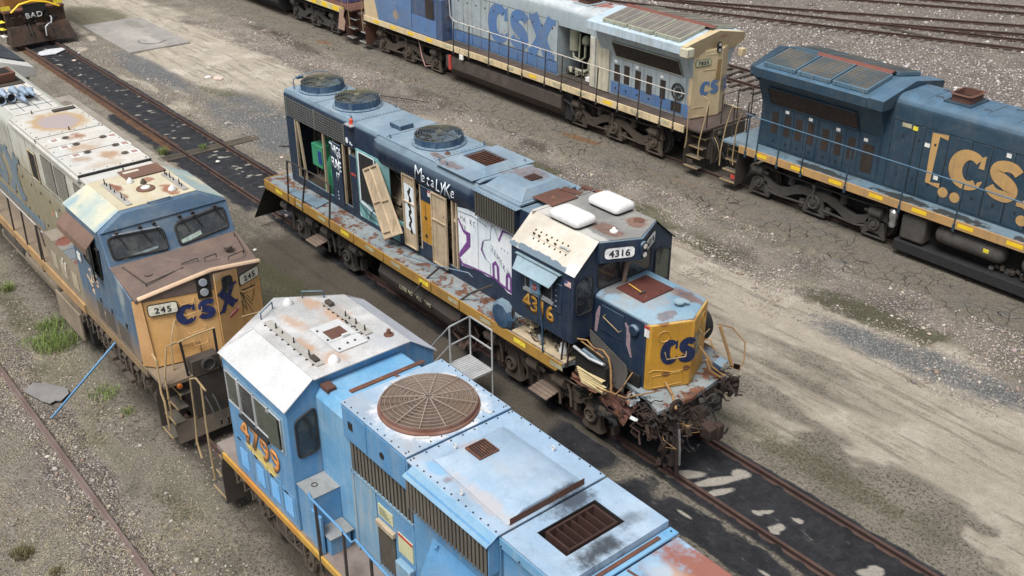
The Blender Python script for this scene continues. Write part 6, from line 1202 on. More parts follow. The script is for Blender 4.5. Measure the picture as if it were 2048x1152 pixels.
rv = lin((.80, -.96, 4.686), (2.8, -.96, 4.686), 13)+lin((.80, .96, 4.686), (2.8, .96, 4.686), 10)+lin((.79, -.9, 4.686), (.79, .9, 4.686), 9); rivets(B4, rv, m_black, r=.013)
eyes(B4, [(1.0, -.30, 4.70), (1.9, -.86, 4.686), (1.95, .80, 4.686)], b_slope)
g = B4.g(); g.box(.92, 2.86, -1.135, -.94, 4.02, 4.62); fb = g.make('filter_box', b_side, B4.root, .01)
g = B4.g(); g.loft([(.90, -1.16, 4.60), (2.88, -1.16, 4.60), (2.88, -.98, 4.66), (.90, -.98, 4.66)], [(.90, -1.19, 4.57), (2.88, -1.19, 4.57), (2.88, -.98, 4.69), (.90, -.98, 4.69)]); g.make('filter_lip', b_sides, fb, .004)
g = B4.g()
for q in range(22): x = .93+q*.088; g.prism([(x, -1.145), (x+.045, -1.145), (x+.022, -1.168)], 'z', 4.00, 4.58)
g.make('filter_ribs', b_bars, fb); B4.box('filter_back', m_hole, .94, 2.84, -1.143, -1.137, 4.03, 4.57, bevel=0, parent=fb)
g = B4.g(); g.prism([(-.94, 2.2), (-1.20, 2.2), (-1.20, 3.0), (-.94, 3.55)], 'x', 1.25, 2.9); g.make('blower_duct', b_side, B4.root, .02)
for x in (1.45, 2.6): g = B4.g(); g.ring((x, -1.02, 3.50), .03, .012, 'x', 10, 5); g.make('lifting_eye', b_side, B4.root, smooth=60)
# exhaust section
B4.box('hood', b_side, 2.90, 4.12, -.92, .92, 1.68, 4.50)
g = B4.g()
oo = [(2.93, -.97), (4.12, -.97), (4.12, .97), (2.93, .97)]; ii = [(3.17, -.56), (3.76, -.56), (3.76, .50), (3.17, .50)]
g.add([(a, b, 4.70) for a, b in oo]+[(a, b, 4.70) for a, b in ii]+[(a, b, 4.52) for a, b in oo]+[(a, b, 4.30) for a, b in ii], [(i, (i+1) % 4, 4+(i+1) % 4, 4+i) for i in range(4)]+[(i, (i+1) % 4, 8+(i+1) % 4, 8+i) for i in range(4)]+[(4+i, 4+(i+1) % 4, 12+(i+1) % 4, 12+i) for i in range(4)]); xh = g.make('exhaust_hatch', b_roof, B4.root, clean=False)
B4.box('hatch_step', b_roofb, 2.90, 4.14, -.985, -.972, 4.50, 4.67, parent=xh); [B4.box('hatch_liner', m_hole, *b_, parent=xh, bevel=0) for b_ in ((3.17, 3.76, -.56, .50, 4.50, 4.512), (3.172, 3.18, -.56, .50, 4.512, 4.695), (3.75, 3.758, -.56, .50, 4.512, 4.695), (3.18, 3.75, -.558, -.55, 4.512, 4.695), (3.18, 3.75, .49, .498, 4.512, 4.695))]
m_rin = paint('stack_rust_inside', (.045, .018, .013), var=(.03, .013, .010), rust=.4, rs=6, streak=0, grime=.3, gcol=(.03, .02, .02), rough=.9)
g = B4.g(); i2 = [(3.24, -.47), (3.72, -.47), (3.72, .41), (3.24, .41)]; i3 = [(3.27, -.44), (3.69, -.44), (3.69, .38), (3.27, .38)]
g.add([(a, b, 4.52) for a, b in i2]+[(a, b, 4.715) for a, b in i2]+[(a, b, 4.715) for a, b in i3]+[(a, b, 4.52) for a, b in i3], [(i, (i+1) % 4, 4+(i+1) % 4, 4+i) for i in range(4)]+[(4+i, 4+(i+1) % 4, 8+(i+1) % 4, 8+i) for i in range(4)]+[(8+i, 8+(i+1) % 4, 12+(i+1) % 4, 12+i) for i in range(4)]); st_ = g.make('exhaust_stack', m_rin, xh, clean=False)
for q in range(5): g = B4.g(); y = -.30+q*.135; g.box(3.27, 3.69, y-.008, y+.008, 4.54, 4.70); g.make('stack_divider', m_rin, xh)
g = B4.g(); g.box(4.14, 4.30, -.99, .99, 4.56, 4.60); sq = g.make('gutter', b_roofb, B4.root, .01); g = B4.g(); g.box(4.18, 4.24, -.9, .7, 4.601, 4.62); g.make('rusty_strip', m_rustp, sq)
rivets(B4, lin((4.22, -.9, 4.60), (4.22, .92, 4.60), 5)+lin((2.95, -1.0, 4.55), (4.1, -1.0, 4.55), 4), m_black, r=.013)
B4.box('hood', b_side, 4.14, 12.5, -.94, .94, 1.68, 4.45)
g = B4.g(); g.box(4.30, 12.5, -.97, .97, 4.452, 4.55); o_ = g.make('hood_roof', b_end, B4.root, .02)
g = B4.g(); g.tube([(4.34, -.02, 4.56), (5.2, .06, 4.58), (6, .05, 4.57)], .016); g.tube([(4.34, -.6, 4.56), (5.2, -.6, 4.57)], .012); g.make('roof_pipe', m_rustp, o_, smooth=60)
# truck under 4799 and gear by the cab
truck_ge(B4, (-4.3, -2.55, -.8), m_truck, label='brown dirty three-axle truck under the light blue cab'); truck_ge(B4, (7.2, 9, 10.8), m_truck)
g = B4.g(); g.box(.9, 6.0, -1.4, 1.4, .25, 1.25); g.make('fuel_tank', m_dark, B4.root, .12)
B4.box('platform', b_deck, -6.0, -5.46, -.85, .85, 1.55, 1.67); st = steps(B4, -6.0, 1.52, 1, (m_dark, m_grate, m_yrail), 4, .30, 1.6); coupler(B4, -6.0, -1)
for pts_ in ([(-6.30, -1.5, 2.75), (-6.33, -1.52, 1.9), (-6.38, -1.56, 1.2), (-6.2, -1.58, .9)], [(-5.75, -1.5, 2.9), (-5.8, -1.52, 1.9), (-5.65, -1.58, 1.5), (-5.65, -1.58, .7)], [(-5.5, -1.52, 2.9), (-6.1, -1.45, 2.85), (-6.30, -1.5, 2.75)]): g = B4.g(); g.tube(pts_, .022); g.make('corner_handrail', m_yrail, B4.root, smooth=60)
for q in range(14): g = B4.g(); x = -4.9+q*.33; g.ob((x, -1.35, 1.2+.05*(q % 3)), (.16, .12, .16), (q, 0, 0)); g.tube([(x, -1.4, 1.3), (x+.1, -1.45, 1.05), (x+.25, -1.4, 1.2)], .02); g.make('underside_fitting', m_truck, B4.root)

# ================================================================== locomotive 245 (left)
A = Lo('locomotive', -18, YA, 'faded yellow and blue locomotive numbered 245 with brown stained nose')
a_cabb = paint('cab_blue_faded', (.072, .135, .215), var=(.058, .11, .18), rust=.03, streak=.35, grime=.35, gcol=(.30, .30, .27), rough=.6, low=(2.2, .8, (.25, .17, .10)),
    spots=[((-10.15, -7.2, 4.45), (.3, .3, .3), (.03, .05, .10), .6, .9, 1.6), ((-9.7, -8.7, 3.3), (.3, .2, .8), (.36, .40, .38), .6, .8), ((-10.2, -6.2, 4.55), (.25, .5, .2), (.03, .05, .08), .7, .8, 1.5), ((-10.2, -8.2, 4.42), (.25, .5, .15), (.04, .05, .09), .6, .8, 1.5)])
a_cabr = paint('cab_roof_cream', (.47, .42, .30), var=(.52, .48, .37), rust=.1, rs=2, streak=0, grime=.28, gcol=(.30, .25, .18), rough=.7, scuff=.5,
    spots=[((-11.9, -7.7, 4.75), (.38, .16, .2), (.20, .08, .045), .95, .4, 1.3), ((-11.35, -7.75, 4.75), (.5, .12, .2), (.18, .09, .05), .8, .5, 1.3), ((-11.0, -6.75, 4.75), (.42, .2, .2), (.26, .11, .06), .95, .5, 1.2), ((-11.9, -6.9, 4.75), (.2, .2, .2), (.26, .12, .07), .9, .5, 1.3), ((-11.3, -7.3, 4.75), (.8, .12, .2), (.5, .38, .2), .4, .8), ((-11.2, -7.85, 4.75), (.4, .05, .3), (.10, .09, .08), .8, .6)])
a_slope = paint('cab_slope_patchy', (.52, .50, .38), var=(.26, .36, .38), rust=0, streak=.1, grime=.25, gcol=(.64, .60, .46), rough=.7, spots=[((-10.5, -8.3, 4.6), (.35, .6, .4), (.17, .30, .42), .8, .8), ((-12.4, -8.6, 4.55), (.25, .4, .4), (.17, .28, .36), .6, .8)])
a_nosetop = paint('nose_top_brown', (.155, .105, .085), var=(.115, .085, .075), rust=.1, rs=2, streak=0, grime=.35, gcol=(.24, .19, .15), rough=.85)
a_nose = paint('nose_ochre', (.62, .37, .15), var=(.55, .31, .11), rust=.10, rs=2.5, streak=.25, grime=.25, gcol=(.40, .24, .11), rough=.6, spots=[((-8.6, -8.6, 3.3), (.5, .6, .25), (.66, .45, .28), .7, .8), ((-8.5, -7.2, 3.6), (.5, 1.5, .16), (.66, .48, .32), .7, .8), ((-8.7, -8.0, 2.0), (.3, .7, .12), (.42, .22, .08), .6, .8), ((-8.6, -6.0, 2.6), (.2, .3, .5), (.16, .08, .03), .7, .6, 1.5)])
a_nosec = paint('nose_corner_pink', (.60, .36, .18), var=(.52, .30, .13), rust=.08, rs=3, streak=.3, grime=.25, gcol=(.3, .18, .1), rough=.65, low=(2.0, .7, (.36, .20, .08)))
a_hood = paint('hood_sand_faded', (.36, .37, .34), var=(.40, .40, .35), bands=[(2, 3.45, .45, (.25, .22, .14))], rust=.2, streak=.75, grime=.5, gcol=(.17, .14, .09), rough=.7, low=(1.9, .6, (.22, .15, .09)))
a_roof = paint('hood_roof_white', (.48, .49, .48), var=(.53, .51, .47), rust=.12, rs=1.6, streak=0, grime=.35, gcol=(.34, .28, .19), rough=.6, scuff=.5,
    spots=[((-17.5, -7.2, 4.8), (.78, .60, .2), (.42, .36, .36), .95, .22, .5), ((-15.9, -7.15, 4.8), (.32, .32, .2), (.26, .11, .055), .9, .6, 1.3), ((-15.0, -7.3, 4.8), (.5, .5, .2), (.36, .24, .14), .7, .8, 1.3), ((-14.1, -7.0, 4.8), (.4, .35, .2), (.33, .19, .10), .8, .7, 1.3), ((-14.2, -7.7, 4.8), (.3, .3, .2), (.33, .22, .14), .7, .7, 1.3), ((-13.5, -7.2, 4.8), (.3, .7, .2), (.38, .28, .18), .5, .8, 1.3)])
a_ring = paint('roof_panel_ringed', (.50, .50, .47), var=(.46, .45, .42), rust=.03, streak=0, grime=.2, gcol=(.45, .40, .3), rough=.65,
    spots=[((-17.4, -7.15, 4.82), (1.02, .86, .4), (.38, .25, .12), .9, .35, .6), ((-17.4, -7.15, 4.82), (.72, .55, .4), (.33, .28, .28), 1.0, .22, .45)])
a_yel = paint('deck_sill_ochre', (.40, .25, .11), var=(.32, .20, .10), rust=.2, rs=2.5, streak=.3, grime=.4, gcol=(.15, .10, .06), rough=.75)
a_deck = paint('deck_brown', (.17, .13, .095), var=(.22, .17, .12), rust=.15, rs=2, streak=0, grime=.5, gcol=(.10, .08, .06), rough=.9)
a_mesh = paint('vent_mesh_brown', (.10, .085, .07), rust=.1, streak=0, grime=.4, rough=.85)
a_skirt = paint('skirt_dirt', (.22, .17, .11), var=(.30, .20, .10), rust=.2, streak=.4, grime=.5)
g = A.g(); g.box(-31.4, -8.05, -1.48, 1.48, 1.58, 1.68); g.make('platform', a_deck, A.root, .01)
for sd in (-1, 1): A.box('side_sill', a_yel, -31.4, -12.7, *sorted((sd*1.482, sd*1.54)), 1.42, 1.69, bevel=.006), A.box('frame_skirt', a_skirt, -12.69, -8.95, *sorted((sd*1.45, sd*1.50)), 1.45, 1.68, bevel=.006)
A.box('centre_sill', m_dark, -31, -8.3, -.45, .45, 1.0, 1.58)
# cab
c2 = empty('cab', (0, 0, 0), parent=A.root)
prof = [(-1.5, 1.68), (-1.5, 4.42), (-.90, 4.74), (.90, 4.74), (1.5, 4.42), (1.5, 1.68)]
R_ = [(-12.60 if abs(a) > 1 else -12.55, a, b) for a, b in prof]; F_ = [(-10.42, a, b) if b > 2 else (-10.0, a, b) for a, b in prof]
F_ = [(-9.0, -1.5, 1.68), (-9.05, -1.5, 1.7)]  # placeholder
g = A.g()
# side walls (with the sloped windshield pillar) as one closed body
P2 = [(-12.60, 1.68), (-12.60, 4.42), (-10.40, 4.42), (-10.12, 3.72), (-9.10, 3.34), (-9.07, 1.86), (-9.2, 1.68)]
g.prism([(a, b) for a, b in P2], 'y', -1.5, 1.5); g.make('cab_body', a_cabb, c2, .02)
g = A.g(); g.loft([(-12.60, -1.5, 4.42), (-12.60, 1.5, 4.42), (-12.56, .9, 4.74), (-12.56, -.9, 4.74)], [(-10.36, -1.5, 4.42), (-10.36, 1.5, 4.42), (-10.50, .9, 4.74), (-10.50, -.9, 4.74)]); g.make('cab_brow', a_cabb, c2, .03)
for sd in (-1, 1): g = A.g(); g.loft([(-12.64, sd*1.52, 4.415), (-12.60, sd*.905, 4.742), (-12.60, sd*.89, 4.76), (-12.64, sd*1.53, 4.43)], [(-10.52, sd*1.52, 4.415), (-10.62, sd*.905, 4.742), (-10.62, sd*.89, 4.76), (-10.52, sd*1.53, 4.43)]); g.make('cab_roof_slope', a_slope, c2)
g = A.g(); g.box(-12.6, -10.60, -.90, .90, 4.742, 4.762); g.make('cab_roof', a_cabr, c2)
# windshields on the sloped front
def wsp(y, z): return (-10.40+(4.42-z)*.40+.012, y, z)
Nw = Vector((1, 0, .40)).normalized()
for sd, ins in ((-1, None), (1, None)):
    w_ = window(A, quad_round([wsp(sd*1.36, 3.86), wsp(sd*.14, 3.76), wsp(sd*.14, 4.20), wsp(sd*1.36, 4.30)], .09), m_glass, m_rubber, c2, Nw, fr=.028, name='windshield')
    g = A.g(); g.tube([Vector(wsp(sd*1.25, 4.34))+Nw*.05, Vector(wsp(sd*.2, 4.26))+Nw*.05], .018); g.make('wiper_bar', m_chrome if sd < 0 else m_dark, w_, smooth=60)
    for yy in (1.15, .62, .3): g = A.g(); g.ob(Vector(wsp(sd*yy, 4.36))+Nw*.05, (.06, .08, .06), (.3, .4, 0)); g.tube([Vector(wsp(sd*yy, 4.34))+Nw*.06, Vector(wsp(sd*(yy+.10*sd), 4.12))+Nw*.05, Vector(wsp(sd*(yy+.15*sd), 3.98))+Nw*.03], .012); g.make('wiper', m_black, w_)
g = A.g(); g.ob(Vector(wsp(.45, 3.86))+Nw*.006, (.02, .5, .10), (.2, -.38, 0)); g.make('paper_behind_glass', n_cream if 0 else plain('paper_pale', (.32, .40, .36), .6), c2); g = A.g(); g.ob(Vector(wsp(-.75, 3.84))+Nw*.006, (.016, .8, .05), (.06, -.38, 0)); g.make('paper_behind_glass', plain('paper_grey', (.20, .25, .27), .7), c2)
w_ = window(A, [(-11.75, -1.51, 3.35), (-10.72, -1.51, 3.20), (-10.62, -1.51, 3.95), (-11.75, -1.51, 4.0)], m_glass2, m_black, c2, (0, -1, 0), fr=.028, name='side_window')
g = A.g(); g.ob((-10.98, -1.60, 3.62), (.50, .02, .85), (0, 0, -.25)); g.make('wind_deflector', m_glass2, w_); g = A.g(); g.tube([(-11.22, -1.55, 3.2), (-10.74, -1.68, 3.2), (-10.74, -1.68, 4.04), (-11.22, -1.55, 4.04), (-11.22, -1.55, 3.2)], .02, 4); g.make('deflector_frame', m_black, w_)
g = A.g(); g.loft([(-12.6, -1.50, 4.22), (-10.75, -1.50, 4.22), (-10.75, -1.74, 3.98), (-12.65, -1.74, 3.98)], [(-12.6, -1.50, 4.24), (-10.75, -1.50, 4.24), (-10.75, -1.745, 3.995), (-12.65, -1.745, 3.995)]); g.loft([(-12.65, -1.74, 3.98), (-10.75, -1.74, 3.98), (-10.75, -1.76, 3.86), (-12.6, -1.76, 3.86)], [(-12.65, -1.745, 3.98), (-10.75, -1.745, 3.98), (-10.75, -1.765, 3.86), (-12.6, -1.765, 3.86)]); g.make('awning', paint('awning_rust_brown', (.13, .08, .058), var=(.18, .11, .08), rust=.3, rs=2, streak=0, grime=.3), c2)
text('lettering', '245', .36, (-11.45, -1.508, 2.74), (1, 0, -.03), (0, 0, 1), plain('lettering_peach', (.60, .46, .32), .6), c2, bold=.02, wid=.72)
g = A.g(); stroke(g, [(0, .42), (.30, .18), (.22, .14), (.62, -.08), (.54, -.12), (.95, -.36)], [.10, .13, .11, .12, .10, .03], (-11.95, -1.508, 2.42), (1, 0, 0), (0, 0, 1)); g.make('bolt_emblem', bpy.data.materials['lettering_peach'], c2, clean=False)
for x0_, x1_ in ((-11.6, -11.15), (-11.1, -10.45), (-10.3, -9.6)): p = A.box('side_panel', a_cabb, x0_, x1_, -1.515, -1.502, 1.78, 2.55 if x0_ < -10.5 else 2.45, parent=c2); g = A.g(); g.box(x0_+.05, x1_-.05, -1.522, -1.516, 1.86, 2.35); g.make('mesh_vent', a_mesh, p); g = A.g(); g.box(x1_-.1, x1_-.03, -1.53, -1.516, 2.40, 2.52); g.make('hinge', m_black, p)
g = A.g(); g.ob((-12.2, -1.53, 3.22), (.22, .02, .2), (0, 0, 0)); g.make('white_patch', m_white, c2)
# roof furniture
for yy, x0_, x1_ in ((-.62, -12.3, -10.72), (.72, -12.0, -10.75)):
    g = A.g(); g.box(x0_, x1_, yy-.07, yy+.07, 4.77, 4.79); ap = g.make('antenna_plate', bpy.data.materials['antenna_plate_0'], c2, .004)
    for q in (.06, .14, .30, .45, .72, .82): g = A.g(); xx = x0_+(x1_-x0_)*q; g.cyl((xx, yy, 4.79), (xx, yy, 4.79+(.14 if q in (.06, .3, .72) else .07)), .018, 8, .01); g.make('antenna_stub', m_black, ap)
g = A.g(); g.box(-12.75, -12.15, -.12, .85, 4.775, 4.80); rp = g.make('rusty_roof_plate', paint('plate_brown', (.17, .085, .055), var=(.13, .07, .05), rust=.1, streak=0, grime=.3, rough=.85), c2, .004); g = A.g(); g.box(-12.62, -12.5, -.05, .33, 4.801, 4.806); g.make('slot', n_cream, rp)
g = A.g(); g.lathe((-11.4, .03, 4.765), [(.21, 0), (.21, .025), (.19, .035)], 'z', 24); dp = g.make('roof_disc', bpy.data.materials['plate_brown'], c2); g = A.g(); g.lathe((-11.4, .03, 4.80), [(.11, 0), (.10, .02), (.02, .025)], 'z', 18); g.make('disc_cap', n_ac, dp)
for x, y, s_, m_ in ((-11.75, .12, .6, m_dark), (-10.95, .48, .8, n_ac), (-12.0, -.1, .7, n_ac)): g = A.g(); g.lathe((x, y, 4.765), [(.12*s_, 0), (.12*s_, .03), (.08*s_, .07), (.03*s_, .12)], 'z', 12); g.make('antenna_dome', m_, c2, smooth=60)
g = A.g(); g.tube([(-10.62, -.25, 4.76), (-10.52, -.25, 4.80), (-10.52, .25, 4.80), (-10.62, .25, 4.76)], .018); g.make('grab_iron', m_cowl, c2, smooth=60)
# nose
ns = empty('nose', (0, 0, 0), parent=A.root)
T = [(-10.10, -1.50, 3.74), (-10.10, 0, 3.72), (-10.10, 1.50, 3.74), (-8.98, 1.46, 3.38), (-8.48, .12, 3.78), (-8.95, -1.46, 3.38)]
Bt = [(-10.1, -1.50, 1.86), (-10.1, 1.5, 1.86), (-8.86, 1.46, 1.86), (-8.46, .12, 1.86), (-8.80, -1.40, 1.86)]
g = A.g(); g.add(T+[(-10.1, -1.5, 3.3), (-10.1, 1.5, 3.3), (-8.98, 1.46, 3.3), (-8.48, .12, 3.3), (-8.95, -1.46, 3.3)], [(0, 5, 4, 1), (1, 4, 3, 2), (0, 6, 10, 5), (5, 10, 9, 4), (4, 9, 8, 3), (3, 8, 7, 2), (0, 1, 2, 7, 6), (6, 7, 8, 9, 10)]); g.make('nose_top', a_nosetop, ns, .015)
g = A.g(); g.add([(-9.02, -1.44, 3.34), (-8.50, .12, 3.74), (-9.02, 1.46, 3.34), (-9.02, 1.46, 1.70), (-8.46, .12, 1.70), (-8.80, -1.30, 1.70), (-9.05, -1.49, 1.70), (-8.94, -1.34, 3.36)]+[(-9.6, 1.46, 3.3), (-9.6, 1.46, 1.7), (-9.6, -1.4, 3.3), (-9.6, -1.4, 1.7)], [(7, 1, 4, 5), (1, 2, 3, 4), (0, 7, 5, 6), (2, 8, 9, 3), (0, 6, 11, 10), (10, 8, 2, 1, 7, 0), (6, 5, 4, 3, 9, 11), (10, 11, 9, 8)])
nf2 = g.make('nose_front', a_nose, ns, .02)
g = A.g(); g.add([(-9.03, -1.47, 3.34), (-8.94, -1.345, 3.36), (-8.80, -1.305, 1.72), (-9.04, -1.50, 1.72)], [(0, 1, 2, 3)]); g.add([(-9.05, -1.505, 3.34), (-8.90, -1.35, 3.35), (-8.77, -1.31, 1.72), (-9.05, -1.515, 1.72)], [(0, 1, 2, 3)]); g.make('nose_corner', a_nosec, ns, clean=False)
edge = [(-8.93, -1.40, 3.39), (-8.47, .12, 3.79), (-8.97, 1.46, 3.39)]
g = A.g(); g.tube(edge, .05, 6); g.make('nose_brow', paint('brow_peach', (.62, .46, .33), var=(.55, .38, .25), rust=.06, rs=4, streak=0, grime=.25, rough=.7), ns, smooth=60)
PA, PB = Vector((-8.93, -1.34, 0)), Vector((-8.48, .12, 0)); RN = (PB-PA).normalized(); tilt = Vector((-.07, 0, 1)).normalized()
def nn_(s_, z, lift=.0):   # point on the near facet: s_ metres from its near edge, height z
    t0, b0 = Vector((-8.94, -1.34, 3.36)), Vector((-8.80, -1.30, 1.70)); t1, b1 = Vector((-8.50, .12, 3.74)), Vector((-8.46, .12, 1.70))
    u = s_/1.52; a_ = b0+(t0-b0)*((z-1.7)/1.66); c_ = b1+(t1-b1)*((z-1.7)/2.04); return a_*(1-u)+c_*u+RN.cross(Vector((0, 0, 1)))*lift
Nn2 = RN.cross(Vector((0, 0, 1)))
np_ = plate(A, nn_(.40, 3.08, .02), RN, tilt, .60, .24, .05, m_numw, ns, th=.02, frame=m_black, fw=.025); text('lettering', '245', .13, nn_(.40, 3.01, .046), RN, tilt, m_num, np_, bold=.02, wid=1.15, sp=1.2)
RF = Vector((-.54, 1.34, 0)).normalized(); NF = RF.cross(Vector((0, 0, 1)))
def nf_p(s_, z, lift=0): return Vector((-8.49, .12, z))+RF*s_+NF*lift-Vector((.0, 0, 0))
np2 = plate(A, nf_p(1.08, 3.16, .02), RF, (0, 0, 1), .60, .24, .05, m_numw, ns, th=.02, frame=m_black, fw=.025); text('lettering', '245', .13, nf_p(1.08, 3.09, .046), RF, (0, 0, 1), m_num, np2, bold=.02, wid=1.15, sp=1.2)
hh = nn_(1.32, 3.42, .02); g = A.g(); g.loft([hh+RN*a+Vector((0, 0, b))-Nn2*.03 for a, b in ((-.15, -.27), (.15, -.27), (.15, .27), (-.15, .27))], [hh+RN*a+Vector((0, 0, b))+Nn2*.025 for a, b in ((-.15, -.27), (.15, -.27), (.15, .27), (-.15, .27))]); hb_ = g.make('headlight_housing', m_hole, ns, .008)
for s_ in (-.12, .12): g = A.g(); c_ = hh+Vector((0, 0, s_)); g.cyl(c_+Nn2*.03, c_+Nn2*.05, .095, 20, .085); g.make('headlight', m_lens, hb_)
dr = nf_p(.30, 0, 0); g = A.g(); g.loft([nf_p(a, b, .004) for a, b in ((.02, 1.80), (.72, 1.80), (.72, 3.52), (.02, 3.68))], [nf_p(a, b, .045) for a, b in ((.02, 1.80), (.72, 1.80), (.72, 3.52), (.02, 3.68))]); ndo = g.make('nose_door', a_nose, ns, .008)
window(A, quad_round([nf_p(.22, 3.14, .046), nf_p(.52, 3.12, .046), nf_p(.52, 3.44, .046), nf_p(.22, 3.50, .046)], .08), m_glass, m_rubber, ns, NF, fr=.016, name='door_window')
let_m = plain('lettering_navy', (.02, .03, .11), .5)
csx(nn_(.64, 2.58, .006), RN+Vector((0, 0, .10)), Vector((0, 0, 1)), .48, let_m, nf2, letters='CS', wid=.98)
csx(nf_p(.03, 2.66, .052), RF+Vector((0, 0, .12)), Vector((0, 0, 1)), .52, let_m, ndo, letters='X', wid=1.05)
g = A.g(); g.loft([nf_p(a, b, .047) for a, b in ((.32, 2.42), (.60, 2.50), (.60, 2.62), (.32, 2.54))], [nf_p(a, b, .051) for a, b in ((.32, 2.42), (.60, 2.50), (.60, 2.62), (.32, 2.54))]); g.make('red_notice', m_redl, ndo); text('lettering', 'WATCH YOUR STEP', .032, nf_p(.46, 2.53, .054), RF+Vector((0, 0, .28)), (0, 0, 1), m_white, ndo, wid=.8)
for pts_ in ([nn_(.78, 3.12, .01), nn_(.80, 3.10, .06), nn_(1.05, 3.14, .06), nn_(1.08, 3.2, .01)], [nn_(.80, 2.86, .01), nn_(.82, 2.84, .07), nn_(1.2, 2.90, .07), nn_(1.2, 3.0, .01)], [nn_(.82, 2.42, .01), nn_(.84, 2.38, .07), nn_(1.2, 2.44, .07), nn_(1.2, 2.5, .01)], [nn_(.90, 2.18, .01), nn_(.92, 2.06, .07), nn_(1.2, 2.10, .07), nn_(1.2, 2.2, .01)], [nn_(.60, 2.75, .0), nn_(.55, 2.72, .1), nn_(.40, 2.3, .2), nn_(.32, 1.6, .25), nn_(.35, .95, .3)], [nf_p(.75, 2.9, .02), nf_p(.8, 2.88, .08), nf_p(1.15, 2.85, .08), nf_p(1.2, 2.6, .02)]):
    g = A.g(); g.tube(pts_, .009 if pts_[0].z-pts_[-1].z < 1 else .02); g.make('grab_iron', a_nose if pts_[0].z-pts_[-1].z < 1 else m_yrail, ns, smooth=60)
g = A.g()
for q in range(7): g.tube([nf_p(rnd.uniform(.7, 1.3), rnd.uniform(2.2, 3.0), .01) for _ in range(3)], .006)
g.make('torn_wire', m_truckg, ns, smooth=60)
q_ = [nn_(.62, 1.78, .01), nn_(.62, 2.1, .01), nn_(1.02, 2.12, .01), nn_(1.02, 1.78, .01)]; g = A.g(); g.tube(q_, .007, 4); g.make('panel_line', m_rustd, ns)
def nt(y, t): # on nose top; t 0 windshield 1 front
    if y < 0: u = (y+1.5)/1.5; a_ = Vector((-10.1, -1.5, 3.74))*(1-u)+Vector((-10.1, 0, 3.72))*u; b_ = Vector((-8.95, -1.46, 3.38))*(1-u)+Vector((-8.49, .1, 3.78))*u
    else: u = y/1.5; a_ = Vector((-10.1, 0, 3.72))*(1-u)+Vector((-10.1, 1.5, 3.74))*u; b_ = Vector((-8.49, .1, 3.78))*(1-u)+Vector((-8.98, 1.46, 3.38))*u
    return a_*(1-t)+b_*t
for pl in ([nt(-1.3, .18), nt(-1.15, .78)], [nt(-1.15, .80), nt(-.35, .74)], [nt(-.30, .62), nt(.05, .62)], [nt(.2, .66), nt(.55, .62)], [nt(.75, .80), nt(1.25, .72)], [nt(1.3, .68), nt(1.38, .15)]):
    g = A.g(); h_ = Vector((0, 0, .085)); g.tube([pl[0], pl[0]+h_, pl[1]+h_, pl[1]], .013); g.make('grab_iron', m_brail, ns, smooth=60)
for y, t in ((-.95, .55), (1.0, .45)): g = A.g(); g.lathe(nt(y, t), [(.09, 0), (.09, .05), (.11, .055), (.11, .085), (.02, .09)], 'z', 16); g.make('sand_filler_cap', a_nosetop, ns, smooth=40)
# hood roof of 245
g = A.g(); g.prism([(-.88, 1.68), (-.88, 4.50), (-.80, 4.62), (.80, 4.62), (.88, 4.50), (.88, 1.68)], 'x', -19.0, -12.6); hd = g.make('hood', a_hood, A.root, .012)
for (x0_, x1_, m_) in ((-18.60, -16.42, a_ring), (-16.36, -13.22, a_roof)):
    g = A.g(); g.box(x0_, x1_, -.89, .89, 4.68, 4.78); g.box(x0_, x1_, -.94, .94, 4.60, 4.68); r_ = g.make('roof_cover', m_, A.root, .01)
    g = A.g(); g.box(x1_-.004, x1_+.03, -.90, .90, 4.70, 4.76); g.make('cover_gap', m_black, r_)
    rivets(A, lin((x0_+.08, -.83, 4.781), (x1_-.08, -.83, 4.781), 6)+lin((x0_+.08, .83, 4.781), (x1_-.08, .83, 4.781), 6)+lin((x1_-.06, -.8, 4.781), (x1_-.06, .8, 4.781), 6), m_black, r_, r=.014)
A.box('hood_roof', a_roof, -13.2, -12.6, -.88, .88, 4.62, 4.70)
for x in (-15.45, -14.7): A.box('roof_seam', m_dark, x-.008, x+.008, -.88, .88, 4.781, 4.786, bevel=0)
for x, y in ((-15.95, -.35), (-15.3, -.30), (-14.55, -.28), (-15.4, .42), (-14.6, .45), (-13.9, .42)):
    g = A.g(); g.lathe((x, y+.10, 4.781), [(.07, 0), (.06, .02), (.02, .025)], 'z', 14); g.ring((x, y+.10, 4.80), .085, .008, 'z', 14, 4); g.make('roof_latch', m_dark, A.root); g = A.g(); g.box(x-.13, x+.13, y-.32 if y < 0 else y+.22, y-.06 if y < 0 else y+.46, 4.781, 4.784); pl_ = g.make('notice', m_white, A.root); g = A.g(); g.box(x-.09, x+.09, y-.27 if y < 0 else y+.26, y-.11 if y < 0 else y+.42, 4.786, 4.788); g.make('notice_print', plain('print_faded', (.33, .22, .2), .7) if 'print_faded' not in bpy.data.materials else bpy.data.materials['print_faded'], pl_)
eyes(A, [(-18.5, -.3, 4.78), (-16.55, .05, 4.78), (-12.95, .1, 4.70)], m_dark)
g = A.g(); g.box(-18.4, -18.2, .2, .8, 4.78, 4.82); g.make('roof_bracket', m_dark, A.root)
